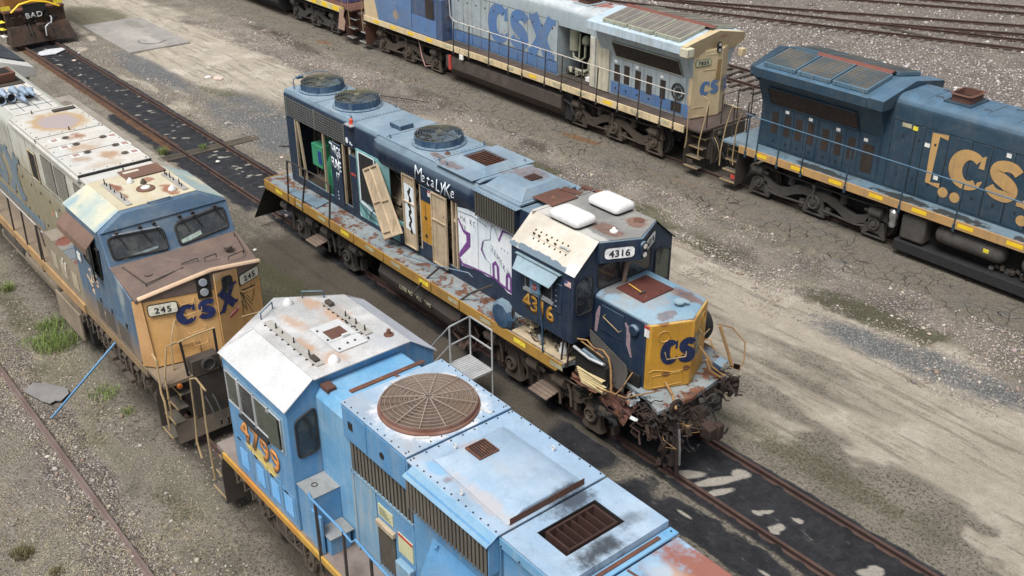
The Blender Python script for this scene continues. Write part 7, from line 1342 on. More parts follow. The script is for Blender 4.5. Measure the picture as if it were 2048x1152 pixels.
# side of the hood
g = A.g(); g.box(-17.35, -16.75, -.905, -.882, 3.45, 4.25); wv = g.make('dark_vent', m_hole, A.root); g = A.g(); g.tube([(-17.35, -.91, 3.45), (-16.75, -.91, 3.45), (-16.75, -.91, 4.25), (-17.35, -.91, 4.25), (-17.35, -.91, 3.45)], .018, 4); g.make('vent_frame', n_int, wv)
for x0_ in (-16.2, -15.2, -13.75): g = A.g(); g.box(x0_, x0_+.82, -.900, -.884, 3.55, 4.42); v_ = g.make('mesh_vent', a_mesh, A.root); g = A.g(); [g.box(x0_+q*.08, x0_+q*.08+.012, -.912, -.902, 3.55, 4.42) for q in range(11)]; [g.box(x0_, x0_+.82, -.916, -.913, 3.55+q*.08, 3.562+q*.08) for q in range(11)]; g.make('mesh_wires', a_hood, v_)
panel_rows(A, 'hood_door', [-18.95, -18.2, -17.4, -16.6, -15.9, -15.2, -14.5, -13.8, -13.1], -.882, 1.75, 3.40, a_hood)
panel_rows(A, 'hood_door', [-24, -23.2, -22.4, -21.6, -20.8, -20.0, -19.2], -.882, 1.75, 4.1, a_hood)
for q in range(10): x = -16.3+q*.35; g = A.g(); g.box(x, x+.10, -.903, -.9, 2.65+.1*(q % 2), 2.80+.1*(q % 2)); g.make('small_label', m_white if q % 2 else plain('label_orange', (.5, .2, .1), .6), A.root)
csx((-22.6, -.905, 2.25), (1, 0, 0), (0, 0, 1), 1.35, paint('lettering_blue_faded', (.10, .17, .24), var=(.14, .20, .25), streak=.5, grime=.4, gcol=(.3, .28, .2)), A.root)
A.box('blue_stripe', bpy.data.materials['lettering_blue_faded'], -24, -17.4, -.901, -.8985, 1.78, 2.05, bevel=0)
# narrower rounded hood further back, stack, horns, radiator wings
g = A.g(); g.prism(hoodprof(.90, 1.68, 4.66, .3), 'x', -24.2, -19.0); g.make('engine_hood', a_hood, A.root, .01); g = A.g(); g.prism([(-.64, 4.64), (-.6, 4.672), (.6, 4.672), (.64, 4.64)], 'x', -24.2, -19.0); g.make('engine_hood_roof', a_roof, A.root)
for x in (-22.3, -21.3, -20.4, -19.6): A.box('roof_seam', m_dark, x-.01, x+.01, -.6, .6, 4.672, 4.68, bevel=0)
for y in (-.3, .1, .45): A.box('roof_seam', m_dark, -22.2, -19.2, y-.008, y+.008, 4.672, 4.679, bevel=0)
g = A.g(); g.box(-22.9, -21.9, -.62, .55, 4.67, 4.71); sk = g.make('stack_base', m_dark, A.root, .01); g = A.g(); g.loft([(-22.85, -.5, 4.71), (-22.15, -.5, 4.71), (-22.15, .35, 4.71), (-22.85, .35, 4.71)], [(-22.9, -.55, 5.0), (-22.1, -.55, 5.0), (-22.1, .4, 5.0), (-22.9, .4, 5.0)]); g.make('stack', m_rustp, sk, .03); g = A.g(); g.box(-22.78, -22.2, -.42, .28, 5.002, 5.01); g.make('stack_mouth', m_hole, sk)
hn = empty('air_horns', (0, 0, 0), parent=A.root)
for q, (y, dx, z) in enumerate(((-.62, 0, 4.82), (-.36, .05, 4.86), (-.10, .12, 4.83), (-.5, -.25, 4.95), (-.2, -.2, 4.98), (.05, -.22, 4.92), (.22, -.12, 4.88))):
    sg = 1 if q < 2 else -1; x = -20.15+dx; g = A.g(); g.lathe((x, y, z), [(.02, -sg*.38), (.035, -sg*.2), (.055, -sg*.05), (.10, 0), (.105, .0)], 'x', 16) if 0 else g.cyl((x-sg*.42, y, z), (x-sg*.1, y, z), .045, 12, .07); g.cyl((x-sg*.1, y, z), (x+sg*.06, y, z), .07, 16, .125, False); g.make('horn_bell', paint('horn_blue_grey', (.24, .32, .42), var=(.32, .40, .50), streak=0, grime=.2) if q == 0 else bpy.data.materials['horn_blue_grey'], hn, smooth=60)
    g = A.g(); g.cyl((x, y, z), (x+sg*.005, y, z), .095, 14); g.make('horn_mouth', m_hole, hn)
g = A.g(); g.box(-20.5, -20.3, -.7, .3, 4.68, 4.76); g.make('horn_bracket', m_dark, hn)
g = A.g(); g.prism([(-1.45, 4.22), (-1.45, 4.52), (-.5, 4.86), (.5, 4.86), (1.45, 4.52), (1.45, 4.22)], 'x', -30.8, -24.05); rw = g.make('radiator_wings', a_roof, A.root, .02)
for sd in (-1, 1):
    g = A.g(); o3 = Vector((-30.6, sd*.42, 4.895)); g.loft([(-30.6, sd*.45, 4.89), (-24.7, sd*.45, 4.89), (-24.7, sd*1.38, 4.56), (-30.6, sd*1.38, 4.56)], [(-30.6, sd*.45, 4.93), (-24.7, sd*.45, 4.93), (-24.7, sd*1.38, 4.60), (-30.6, sd*1.38, 4.60)]); g.make('radiator_panel', n_rad, rw)
g = A.g(); g.prism([(-.95, 1.68), (-1.0, 3.2), (-1.3, 4.22), (1.3, 4.22), (1.0, 3.2), (.95, 1.68)], 'x', -30.9, -24.2); g.make('radiator_hood', a_hood, A.root, .02)
# low boxes beside cab, deck rail, tanks
bx = A.g(); bx.box(-15.2, -12.62, -1.48, -.89, 1.68, 2.74); eb = bx.make('battery_box', paint('battery_box_tan', (.28, .24, .17), var=(.22, .19, .14), rust=.08, streak=.4, grime=.4, gcol=(.13, .1, .07), rough=.8), A.root, .012)
m_bt = paint('box_top_mottled', (.20, .20, .19), var=(.26, .20, .14), rust=.25, rs=2.5, streak=0, grime=.4, rough=.8, spots=[((-13.4, -8.4, 2.75), (.55, .5, .3), (.12, .15, .18), .8, .3), ((-14.3, -8.4, 2.75), (.3, .4, .3), (.16, .045, .03), .9, .3, 1.2), ((-12.9, -8.4, 2.75), (.2, .4, .3), (.16, .045, .03), .8, .3, 1.2)])
for x0_, x1_ in ((-15.18, -14.45), (-14.42, -13.75), (-13.72, -13.15), (-13.12, -12.65)): g = A.g(); g.box(x0_, x1_, -1.49, -.9, 2.742, 2.765); g.make('box_lid', m_bt, eb, .005)
for x0_ in (-14.9, -14.2, -13.4): g = A.g(); [g.ob((x0_+.25, -1.49, 1.95+q*.05), (.4, .02, .02), (.5, 0, 0)) for q in range(9)]; g.make('louvre', eb.data.materials[0], eb)
g = A.g(); g.ob((-14.0, -1.492, 2.35), (.05, .01, .3), (0, .5, 0)); g.ob((-13.8, -1.492, 2.30), (.05, .01, .3), (0, .5, 0)); g.make('white_tick', m_white, eb)
handrail(A, [(-24, -1.48, 2.72), (-15.7, -1.48, 2.72), (-15.3, -1.48, 2.68)], [((x, -1.48, 2.72), (x, -1.52, 1.5)) for x in (-21.5, -19.9, -18.3, -17.1, -15.9)], n_steel, m_brail, .018, pr=.028)
g = A.g(); g.tube([(-15.75, -1.5, 1.6), (-15.75, -1.5, 2.75), (-15.45, -1.5, 2.75), (-15.3, -1.5, 2.3)], .02); g.make('deck_rail', m_brail, A.root, smooth=60)
for x0_, x1_, z in ((-19.9, -18.1, 1.05), (-17.9, -15.4, .98)): g = A.g(); g.cyl((x0_, -1.22, z), (x1_, -1.22, z), .26, 20); g.cyl((x0_-.08, -1.22, z), (x0_, -1.22, z), .16, 20, .26); g.cyl((x1_, -1.22, z), (x1_+.08, -1.22, z), .26, 20, .16); g.make('air_reservoir', paint('reservoir_tan', (.22, .18, .13), var=(.16, .13, .10), streak=.2, grime=.5) if x0_ > -18 else m_truckg, A.root, smooth=50)
m_tk2 = paint('tank_tan_dirt', (.27, .22, .16), var=(.20, .16, .12), rust=.1, streak=.3, grime=.5, gcol=(.10, .08, .06), rough=.85)
g = A.g(); g.prism([(-1.40, .7), (-1.40, .9), (-.6, 1.1), (.6, 1.1), (1.40, .9), (1.40, .7), (1.0, .22), (-1.0, .22)], 'x', -20.5, -13.7); g.make('fuel_tank', m_tk2, A.root, .03)
A.box('tank_end_plate', m_tk2, -15.3, -13.5, -1.52, -1.46, .28, 1.05); g = A.g(); g.box(-13.68, -13.3, -1.35, -.6, .18, 1.0); g.make('tank_end_box', m_hole, A.root)
truck_ge(A, (-12.95, -11.25, -9.6), m_truck, label='brown dirty three-axle truck under the faded yellow nose'); truck_ge(A, (-29.5, -27.8, -26.1), m_truck)
for q in range(12): g = A.g(); x = -13.4+q*.36; g.ob((x, -1.38, 1.25), (.2, .18, .14), (q*.7, .2, 0)); g.tube([(x, -1.45, 1.25), (x+.15, -1.5, .95), (x+.3, -1.42, 1.1)], .022); g.make('underside_fitting', m_truck, A.root)
for q in range(3): A.box('side_ladder', m_truck, -11.4+q*.55, -10.95+q*.55, -1.62, -1.50, .95-.04*q, 1.05-.04*q)
# front steps, pilot, handrails of 245
s2_ = steps(A, -8.05, 1.50, -1, (m_dark, m_grate, m_yrail), 4, .28, 1.62, w=.60)
g = A.g(); g.box(-8.12, -8.05, -.85, 1.5, .55, 1.62); g.make('pilot_plate', m_dark, A.root, .01); g = A.g(); g.loft([(-7.95, -1.4, .18), (-7.95, 1.45, .18), (-8.1, 1.45, .6), (-8.1, -1.4, .6)], [(-7.92, -1.4, .18), (-7.92, 1.45, .18), (-8.07, 1.45, .6), (-8.07, -1.4, .6)]); g.make('pilot_blade', m_truck, A.root)
for pts_ in ([(-8.35, -1.5, 2.35), (-8.15, -1.52, 2.35), (-8.10, -1.52, 2.3), (-8.12, -1.54, 1.5), (-7.98, -1.55, 1.35), (-7.98, -1.55, .6)], [(-8.15, -1.02, 2.55), (-8.12, -1.25, 2.55), (-8.05, -1.42, 1.9), (-8.0, -1.45, .9)]): g = A.g(); g.tube(pts_, .024); g.make('corner_handrail', m_yrail, A.root, smooth=60)
hr = handrail(A, [(-8.10, -1.02, 2.56), (-8.08, -.6, 2.62), (-8.08, -.15, 2.62)], [((-8.10, -.95, 2.56), (-8.10, -.9, 1.65)), ((-8.08, -.18, 2.62), (-8.08, -.18, 1.65))], m_yrail, m_black, .022, pr=.032)
g = A.g(); g.tube([(-8.08, .5, 2.65), (-8.08, .9, 2.62), (-8.1, 1.35, 2.6), (-8.1, 1.45, 1.7)], .022); g.make('front_handrail', m_yrail, A.root, smooth=60)
g = A.g(); g.box(-8.3, -8.02, -.82, -.18, 1.68, 2.02); bf = g.make('lamp_box', m_dark, A.root, .01); g = A.g(); g.lathe((-8.02, -.45, 1.86), [(.16, 0), (.17, .05), (.13, .06), (.13, .01), (.02, .01)], 'x', 20); g.make('lamp_tube', m_truckg, bf, smooth=40)
g = A.g(); g.lathe((-8.04, -1.15, 1.55), [(.06, 0), (.06, .04), (.02, .05)], 'x', 14); g.make('marker_lamp', plain('amber', (.45, .13, .03), .4), A.root)
coupler(A, -8.1, 1)
# ================================================================== line of locomotives at the upper right
YB = 13.6
def skin(nm, base, var, sp=(), **kw):
    d = dict(rust=.10, rs=2, streak=.55, grime=.38, gcol=(.19, .165, .13), rough=.5, panel=.9); d.update(kw); return paint(nm, base, var=var, spots=sp, **d)
c_grey = skin('side_pale_grey', (.34, .40, .43), (.30, .36, .40)); c_cream = skin('end_cream', (.56, .47, .30), (.52, .42, .26), rust=.08, streak=.4, gcol=(.42, .26, .12), sp=[((-11.9, 13.9, 4.5), (.4, .5, .12), (.36, .17, .10), .9, .3, .5)])
c_blue = skin('side_mid_blue', (.07, .165, .37), (.09, .19, .38)); c_roofw = skin('roof_white', (.52, .57, .61), (.56, .60, .63), [((-18.7, 13.8, 4.7), (1.8, .45, .4), (.42, .17, .13), .9, .3, 1.2), ((-17.2, 13.2, 4.7), (.4, .3, .4), (.42, .17, .13), .7, .3, 1.2), ((-20.5, 13.9, 4.7), (1.6, .3, .4), (.42, .17, .13), .8, .3, 1.2)], rust=.03, streak=.1)
c_frame = skin('panel_frame_olive', (.36, .37, .29), (.30, .31, .25), rust=.12); c_navc = skin('cab_panel_navy', (.035, .07, .16), (.05, .09, .18))
c_deck = paint('deck_dark_brown', (.05, .038, .033), var=(.09, .06, .05), rust=.2, streak=0, grime=.4, rough=.9); c_sill = skin('sill_cream', (.66, .54, .34), (.62, .48, .28), rust=.14)
c_tank = paint('tank_brown', (.062, .048, .042), var=(.045, .036, .032), rust=.05, streak=.3, grime=.35, gcol=(.10, .08, .07), rough=.7)
d_side = skin('dark_blue_side', (.020, .050, .080), (.016, .042, .072), rust=.02, streak=.2, gcol=(.10, .11, .11)); d_roof = skin('dark_blue_roof', (.055, .125, .20), (.08, .155, .235), rust=.03, gcol=(.16, .2, .24))
d_deck = skin('deck_blue_grey', (.12, .19, .25), (.16, .22, .26), rust=.05, streak=0, grime=.6, gcol=(.05, .045, .04), sp=[((x, 12.35, 1.7), (1.1, .22, .3), (.028, .026, .022), .9, .25, 1.3) for x in (-6.6, -3.6, -1.8, .8)])
d_sill = skin('sill_tan', (.47, .28, .11), (.42, .25, .10), rust=.04); d_let = skin('lettering_gold', (.50, .31, .12), (.46, .28, .11), rust=0, streak=.3)
c_grill = paint('radiator_grille_grey', (.15, .14, .13), var=(.22, .19, .17), rust=.4, rs=2, streak=0, grime=.5, gcol=(.10, .09, .08), rough=.8); d_grill = paint('radiator_grille_blue', (.045, .065, .078), var=(.11, .10, .085), rust=.12, rs=1.2, streak=0, grime=.5, rough=.8)
c_redst = paint('ridge_strip_red', (.13, .045, .035), var=(.17, .06, .045), rust=.1, streak=0, grime=.15, rough=.8)
c_cab0 = skin('blue_cab_side', (.085, .17, .34), (.11, .20, .36), sp=[((-30.2, 12.1, 2.2), (.3, .2, .3), (.30, .24, .18), .9, .5)])
m_mesh = paint('intake_mesh_brown', (.020, .016, .014), var=(.034, .024, .019), rust=.1, rs=1.5, streak=.4, grime=.2, gcol=(.09, .05, .03), rough=.9)
def ge(name_label, xr, s, P, xend, stack_u, rail_posts, doors_u, bay=None):
    """P: palette dict. u grows from the radiator end towards the cab; x = xr + s*u"""
    X = lambda u: xr+s*u
    L = Lo('locomotive', xr+s*8, YB, name_label); L.X = X
    def bx(nm, m, u0, u1, *r, **k): a, b = sorted((X(u0), X(u1))); return L.box(nm, m, a, b, *r, **k)
    L.bx = bx; ue = abs(xend-xr)
    bx('platform', P['deck'], -1.0, ue, -1.48, 1.48, 1.60, 1.69)
    for sd in (-1, 1):
        sl__ = bx('side_sill', P['sill'], -.25, ue, *sorted((sd*1.482, sd*1.53)), 1.44, 1.70, bevel=.006)
        if sd < 0:
            for q in range(int(ue/1.45)):
                a, b = sorted((X(.45+q*1.45), X(.92+q*1.45))); L.box('reflector', m_yell if (P['k'] or q in (2, 5, 10, 11, 12, 13)) else m_cream_l, a, b, -1.536, -1.532, 1.52, 1.64, parent=sl__, bevel=0)
    bx('centre_sill', m_dark, -.9, ue, -.45, .45, 1.0, 1.6)
    bx('end_plate', m_dark, -1.06, -1.0, -.85, .85, .35, 1.60)
    # radiator end hood: flares outward under the wings
    g = L.g(); pr = [(-.92, 1.70), (-.92, 3.20), (-1.22, 3.86), (-1.30, 4.16), (1.30, 4.16), (1.22, 3.86), (.92, 3.20), (.92, 1.70)]
    A_ = [(X(.05), a, b) for a, b in pr]; B_ = [(X(4.6), a, b) for a, b in pr]; g.loft(A_, B_); g.make('radiator_hood', P['side'], L.root, .015)
    g = L.g(); pl = [(X(.05), -.93), (X(-.22), .30), (X(.05), .93), (X(.2), .93), (X(.2), -.93)]; g.prism(pl, 'z', 1.70, 4.14); L.endp = g.make('hood_end', P['end'], L.root, .03)
    g = L.g(); g.loft([(X(.04), -1.25, 3.95), (X(-.10), -1.55, 4.20), (X(-.10), -1.55, 4.47), (X(-.24), 0, 4.80), (X(-.10), 1.55, 4.47), (X(-.10), 1.55, 4.2), (X(.04), 1.25, 3.95)], [(X(.10), -1.25, 3.95), (X(.10), -1.55, 4.20), (X(.10), -1.55, 4.47), (X(.10), 0, 4.80), (X(.10), 1.55, 4.47), (X(.10), 1.55, 4.2), (X(.10), 1.25, 3.95)]); g.make('wing_end', P['end'], L.root, .01)
    wp = [(-1.2, 4.14), (-1.60, 4.17), (-1.60, 4.47), (0, 4.76), (1.60, 4.47), (1.60, 4.17), (1.2, 4.14)]
    g = L.g(); g.loft([(X(.102), a, b) for a, b in wp], [(X(4.80), a, b) for a, b in wp]); rw = g.make('radiator_wings', P['wing'], L.root, .012)
    for q in range(8): a, b = sorted((X(.4+q*.55), X(.4+q*.55+.006))); L.box('seam', P['side'] if P['k'] else c_cream, a, b, -1.606, -1.6005, 4.19, 4.45, parent=rw, bevel=0)
    for sd in (-1, 1):
        for q in range(3):
            u0, u1 = .30+q*1.30, .30+q*1.30+1.22; a, b = sorted((X(u0), X(u1))); n0 = [(a, sd*.16, 4.75), (b, sd*.16, 4.75), (b, sd*1.42, 4.52), (a, sd*1.42, 4.52)]
            g = L.g(); g.loft(n0, [(x, y, z+.12) for x, y, z in n0]); fr = g.make('radiator_panel', P['pf'], rw, .008)
            g = L.g(); n1 = [(a+.05, sd*.20, 4.868), (b-.05, sd*.20, 4.868), (b-.05, sd*1.37, 4.655), (a+.05, sd*1.37, 4.655)]; g.loft(n1, [(x, y, z+.006) for x, y, z in n1]); g.make('grille', P['gr'], fr)
            for k_ in range(1, 8 if not P['k'] else 3):
                xx = a+.05+(b-a-.1)*k_/(8 if not P['k'] else 3); g = L.g(); g.tube([(xx, sd*.20, 4.882), (xx, sd*1.37, 4.668)], .009 if k_ % 3 else .014, 4); g.make('grille_bar', P['pf'] if (P['k'] or k_ % 3 == 0) else P['gr'], fr)
            if P['k']:
                for k_ in range(9): v = .06+k_*.11; g = L.g(); yy = sd*(.20+1.17*v); zz = 4.884-.214*v; g.tube([(a+.05, yy, zz), (b-.05, yy, zz)], .005, 4); g.make('grille_wire', P['gr'], fr)
            [L.box('panel_latch', P['pf'], xx-.035, xx+.035, *sorted((sd*1.425, sd*1.46)), 4.50, 4.64, parent=fr, bevel=0) for xx in (a+.1, (a+b)/2, b-.1)]
    g = L.g(); a, b = sorted((X(1.35 if P['k'] else -.05), X(4.05 if P['k'] else 4.3))); g.prism([(-.16, 4.86), (0, 4.93), (.16, 4.86), (0, 4.88)], 'x', a, b); g.make('ridge_strip', c_redst, rw)
    # sloping air intake + doors with vents
    for sd in (-1, 1):
        a, b = sorted((X(.45), X(3.78))); g = L.g(); q_ = [(a, sd*.945, 3.22), (b, sd*.945, 3.22), (b, sd*1.235, 3.83), (a, sd*1.235, 3.83)]; g.loft(q_, [(x, y+sd*.02, z-.01) for x, y, z in q_]); im = g.make('air_intake', m_mesh, L.root)
        g = L.g(); q2 = [(x, y+sd*.03, z-.015) for x, y, z in q_]; g.tube(q2+[q2[0]], .02, 4); g.make('intake_frame', P['pf'] if not P['k'] else P['side'], im)
        if not P['k'] and sd < 0: g = L.g(); g.prism([(-.94, 3.2), (-1.24, 3.85), (-.94, 3.85)], 'x', *sorted((X(.40), X(.43)))); g.make('intake_gusset', c_grey, im)
    for q, (u0, u1, vu0, vu1, vz0, vz1) in enumerate(doors_u):
        a, b = sorted((X(u0), X(u1))); d = L.g(); d.box(a+.008, b-.008, -.94, -.922, 1.78, 3.17); dd = d.make('hood_door', P['door'], L.root, .005)
        if P.get('low'): g = L.g(); g.box(a+.01, b-.01, -.943, -.9405, 1.80, 2.22); g.make('door_band', P['low'], dd)
        va, vb = sorted((X(vu0), X(vu1))); g = L.g(); g.box(va, vb, -.950, -.944, vz0, vz1); g.make('door_vent', m_mesh, dd)
        if q % 2: g = L.g(); g.box(va+.0, va+.14, -.948, -.942, vz1+.06, vz1+.16); g.make('label', m_white, dd)
        g = L.g(); g.box((a+b)/2-.03, (a+b)/2+.03, -.955, -.94, 1.95, 2.02); g.make('latch', m_black, dd)
    # engine hood, rounded top
    g = L.g(); g.prism(hoodprof(.92, 1.70, 4.58, .34), 'x', *sorted((X(4.6), X(ue-.5 if P['k'] else 14.2)))) if bay is None else [g.prism(hoodprof(.92, 3.72, 4.58, .34), 'x', *sorted((X(4.6), X(14.2)))), g.box(*sorted((X(bay[1]), X(14.2))), -.92, .92, 1.7, 3.72), g.box(*sorted((X(4.6), X(bay[0]))), -.92, .92, 1.7, 3.72), g.box(*sorted((X(bay[0]), X(bay[1]))), .3, .92, 1.7, 3.72)]
    T_ = g.make('engine_hood', P['hood'], L.root, .0)
    g = L.g(); [g.box(*sorted((X(u), X(u+.012))), -.58, .58, 4.5805, 4.587) for u in (5.6, 7.4, 8.3, 10.2, 12)]; g.make('roof_seam', m_dark, T_)
    for u, y in ((5.7, -.3), (5.5, .4), (7.2, -.35), (7.8, .3), (8.8, -.2), (9.6, .35)): g = L.g(); g.tube([(X(u), y, 4.58), (X(u), y, 4.62), (X(u+.2), y+.02, 4.62), (X(u+.2), y+.02, 4.58)], .012); g.make('grab_iron', m_dark, T_, smooth=60)
    a, b = sorted((X(stack_u-.42), X(stack_u+.42))); sb = L.g(); sb.box(a, b, -.52, .52, 4.57, 4.63); sb = sb.make('stack_base', P['side'], L.root, .01); g = L.g(); c_ = (a+b)/2
    rr_ = [(c_+p, q_) for p, q_ in round_rect(.62, .80, .12)]; r2 = [(c_+p, q_) for p, q_ in round_rect(.72, .92, .14)]; r3 = [(c_+p, q_) for p, q_ in round_rect(.56, .74, .1)]; n = len(rr_)
    g.add([(p, q_, 4.63) for p, q_ in rr_]+[(p, q_, 4.80) for p, q_ in rr_]+[(p, q_, 4.84) for p, q_ in r2]+[(p, q_, 4.86) for p, q_ in r3]+[(p, q_, 4.64) for p, q_ in r3], [(k_*n+i, k_*n+(i+1) % n, (k_+1)*n+(i+1) % n, (k_+1)*n+i) for k_ in range(4) for i in range(n)]); g.make('exhaust_stack', m_rustp, sb, clean=False); g = L.g(); g.box(c_-.26, c_+.26, -.35, .35, 4.64, 4.655); g.make('stack_floor', m_hole, sb)
    # handrails, steps
    top = [(X(-.15), -1.46, 2.82)]+[(X(u), -1.48, 2.80) for u in (.3, 3, 6, 9)]; uu = min(ue, rail_posts[-1]); top.append((X(uu), -1.48, 2.80))
    if not P['k']: top += [(X(uu+.25), -1.48, 2.95), (X(uu+.32), -1.48, 3.9)]
    handrail(L, top, [((X(u), -1.48, 2.80), (X(u), -1.545, 1.52)) for u in rail_posts], P['hr'], m_brail if not P['k'] else d_side, .02, pr=.026)
    steps(L, X(-.98), 1.50, s, (m_dark, m_grate, m_yrail), 4, .28, 1.62, w=.66); L.box('step_kick', m_redl if P['k'] else m_dark, *sorted((X(-.62), X(-.35))), -1.36, -1.34, .34, .5, bevel=0)
    for pts_ in ([(X(-.30), -1.50, 2.78), (X(-.42), -1.53, 2.3), (X(-.45), -1.56, 1.2), (X(-.40), -1.56, .95)], [(X(-.62), -1.10, 2.80), (X(-.98), -1.15, 2.75), (X(-1.02), -1.35, 2.1), (X(-1.0), -1.53, 1.3), (X(-1.0), -1.53, .75)]): g = L.g(); g.tube(pts_, .022); g.make('corner_handrail', m_yrail if not P['k'] else m_yrail, L.root, smooth=60)
    for y in (-1.1, -.35, .5, 1.3): g = L.g(); g.tube([(X(-.92), y, 1.62), (X(-.92), y, 2.75)], .024, 4); g.make('rail_post', m_brail if y < .8 or not P['k'] else m_yrail, L.root)
    g = L.g(); g.tube([(X(-.92), -.35, 2.75), (X(-.92), .5, 2.75)], .018); g.tube([(X(-.92), .5, 2.75), (X(-.92), 1.3, 2.72)], .018); g.make('end_handrail', m_brail, L.root)
    coupler(L, X(-1.04), -s)
    for k_ in range(5): g = L.g(); y = -.9+k_*.12; g.tube([(X(-1.02), y, 1.35), (X(-1.25), y-.05, 1.15), (X(-1.3), y+.05, .7+.08*k_), (X(-1.15), y+.1, .5)], .018 if k_ % 2 else .026); g.make('hose', m_yrail if k_ == 1 else m_rubber, L.root, smooth=60)
    g = L.g(); g.lathe((X(-1.05), -.55, 1.42), [(.10, 0), (.10, -s*.08), (.04, -s*.10)], 'x', 14); g.make('mu_receptacle', m_truckg, L.root)
    return L
# --- grey, blue and cream locomotive 7855
PC = dict(hood=skin('hood_grey_white_top', (.34, .40, .43), (.30, .36, .40), [((-18.7, 13.8, 4.6), (1.8, .45, .4), (.30, .11, .085), .9, .3, 1.2), ((-20.5, 13.9, 4.6), (1.6, .3, .4), (.30, .11, .085), .8, .3, 1.2)], fade=(.52, .57, .60), streak=.3), side=c_grey, end=c_cream, roof=c_roofw, wing=skin('wing_pale_blue', (.42, .53, .62), (.46, .56, .64)), deck=c_deck, sill=c_sill, pf=c_frame, gr=c_grill, door=c_grey, low=c_blue, hr=skin('rail_whitish', (.55, .52, .48), (.5, .46, .42), rust=.25), k=0)
K = ge('pale grey and blue locomotive numbered 7855 with cream end and open engine bay', -12.33, -1, PC, -33.0, 6.3, [.25, .9, 2.0, 3.05, 4.2, 5.05, 6.2, 7.2, 8.6, 9.5, 10.8, 12.2, 13.3], [(.30, 1.1, .45, .95, 1.85, 2.2), (1.1, 1.75, 1.25, 1.52, 2.15, 2.85), (1.75, 2.35, 1.92, 2.2, 2.15, 2.85), (2.35, 2.95, 2.5, 2.78, 2.2, 2.9), (2.95, 3.5, 3.08, 3.36, 2.25, 2.95), (3.5, 4.05, 3.6, 3.88, 2.25, 2.9)], bay=(5.25, 7.1))
g = K.g()
for t in range(8): a = t*math.pi/4; g.tube([(-12.95, -.99, 2.62), (-12.95+.26*math.cos(a), -.99, 2.62+.26*math.sin(a))], .012, 4)
g.ring((-12.95, -.99, 2.62), .28, .03, 'y', 24, 6); g.lathe((-12.95, -.95, 2.62), [(.13, 0), (.13, -.06), (.02, -.07)], 'y', 18); g.make('hose_reel', m_black, K.root, smooth=50)
K.bx('cream_column', skin('column_cream', (.58, .54, .42), (.52, .48, .36)), 4.15, 4.85, -1.0, -.92, 1.72, 3.62, bevel=.03); K.bx('bay_post', skin('post_white', (.6, .58, .5), (.55, .52, .42)), 4.95, 5.22, -.96, -.92, 1.72, 3.66)
K.bx('lower_band', c_blue, 7.15, 14.2, -.9235, -.9205, 1.72, 2.22, bevel=0); K.bx('lower_band', c_blue, .06, .30, -.935, -.922, 1.72, 2.22, bevel=0)
xs_ = sorted([-19.45-.62*q for q in range(12)])
panel_rows(K, 'hood_door', xs_, -.925, 2.24, 3.86, c_grey); panel_rows(K, 'hood_door', xs_, -.9245, 1.76, 2.21, c_blue, latch=False)
csx((-23.85, -.944, 2.26), (1, 0, 0), (0, 0, 1), 1.62, c_blue, K.root, wid=.90)
bay_m = paint('bay_machine_cream', (.36, .37, .27), var=(.28, .28, .21), rust=.2, rs=3, streak=.3, grime=.5, gcol=(.05, .045, .03), rough=.7); b = empty('engine_bay', (0, 0, 0), parent=K.root)
K.box('bay_back', m_hole, -19.35, -17.5, .2, .28, 1.72, 3.7, parent=b); K.box('bay_floor', m_dark, -19.35, -17.5, -.9, .2, 1.70, 1.74, parent=b)
g = K.g(); g.cyl((-19.0, -.4, 2.75), (-19.0, -.4, 3.6), .22, 16); g.lathe((-17.75, -.5, 1.95), [(.05, 0), (.22, .08), (.28, .25), (.28, .55), (.2, .75), (.05, .82)], 'z', 18); g.lathe((-18.3, -.45, 3.05), [(.04, 0), (.17, .08), (.19, .2), (.15, .33), (.04, .4)], 'z', 14); g.make('pressure_vessel', bay_m, b, smooth=50)
g = K.g(); g.tube([(-19.0, -.5, 2.75), (-18.9, -.55, 2.5), (-18.5, -.55, 2.42), (-18.3, -.5, 2.6), (-18.3, -.5, 3.1)], .05, 8); g.tube([(-18.6, -.5, 3.5), (-18.6, -.55, 2.4)], .035); g.tube([(-19.2, -.5, 2.0), (-18.2, -.6, 2.05), (-17.9, -.5, 2.3)], .06, 8); g.make('pipe', bay_m, b, smooth=60)
for q in range(10): g = K.g(); x = -19.2+q*.18; g.ob((x, -.55, 1.9+.05*(q % 3)), (.16, .14, .18), (q, q, 0)); g.make('fitting', bay_m if q % 2 else m_dark, b)
K.box('bay_box', m_white, -17.95, -17.6, -.8, -.5, 1.78, 1.95, parent=b)
np3 = None
Re = Vector((.27, 1.23, 0)).normalized(); Ne = Re.cross(Vector((0, 0, 1))); E0 = 0
def ep(s_, z, lift=.012): return Vector((-12.38, -.93, 0))+Re*s_+Vector((0, 0, z))+Ne*lift
np3 = plate(K, ep(.42, 3.72), Re, (0, 0, 1), .62, .21, .05, paint('number_plate_green', (.52, .54, .38), streak=.2, grime=.2, rust=0), K.endp, th=.015, frame=plain('board_green', (.05, .09, .05), .6), fw=.02); text('lettering', '7855', .13, ep(.42, 3.655, .035), Re, (0, 0, 1), m_num, np3, bold=.02, wid=1.1, sp=1.15)
headlamp(K, ep(1.05, 4.20, .0), Ne, m_black, K.endp, .075, .2)
csx(ep(.38, 2.50, .006), Re+Vector((0, 0, .05)), (0, 0, 1), .52, c_blue, K.endp, letters='CS', wid=.85); R2 = Vector((-.27, .63, 0)).normalized(); csx(Vector((-12.03, .30, 2.58))+R2.cross(Vector((0, 0, 1)))*.008, R2, (0, 0, 1), .5, c_blue, K.endp, letters='X', wid=.9)
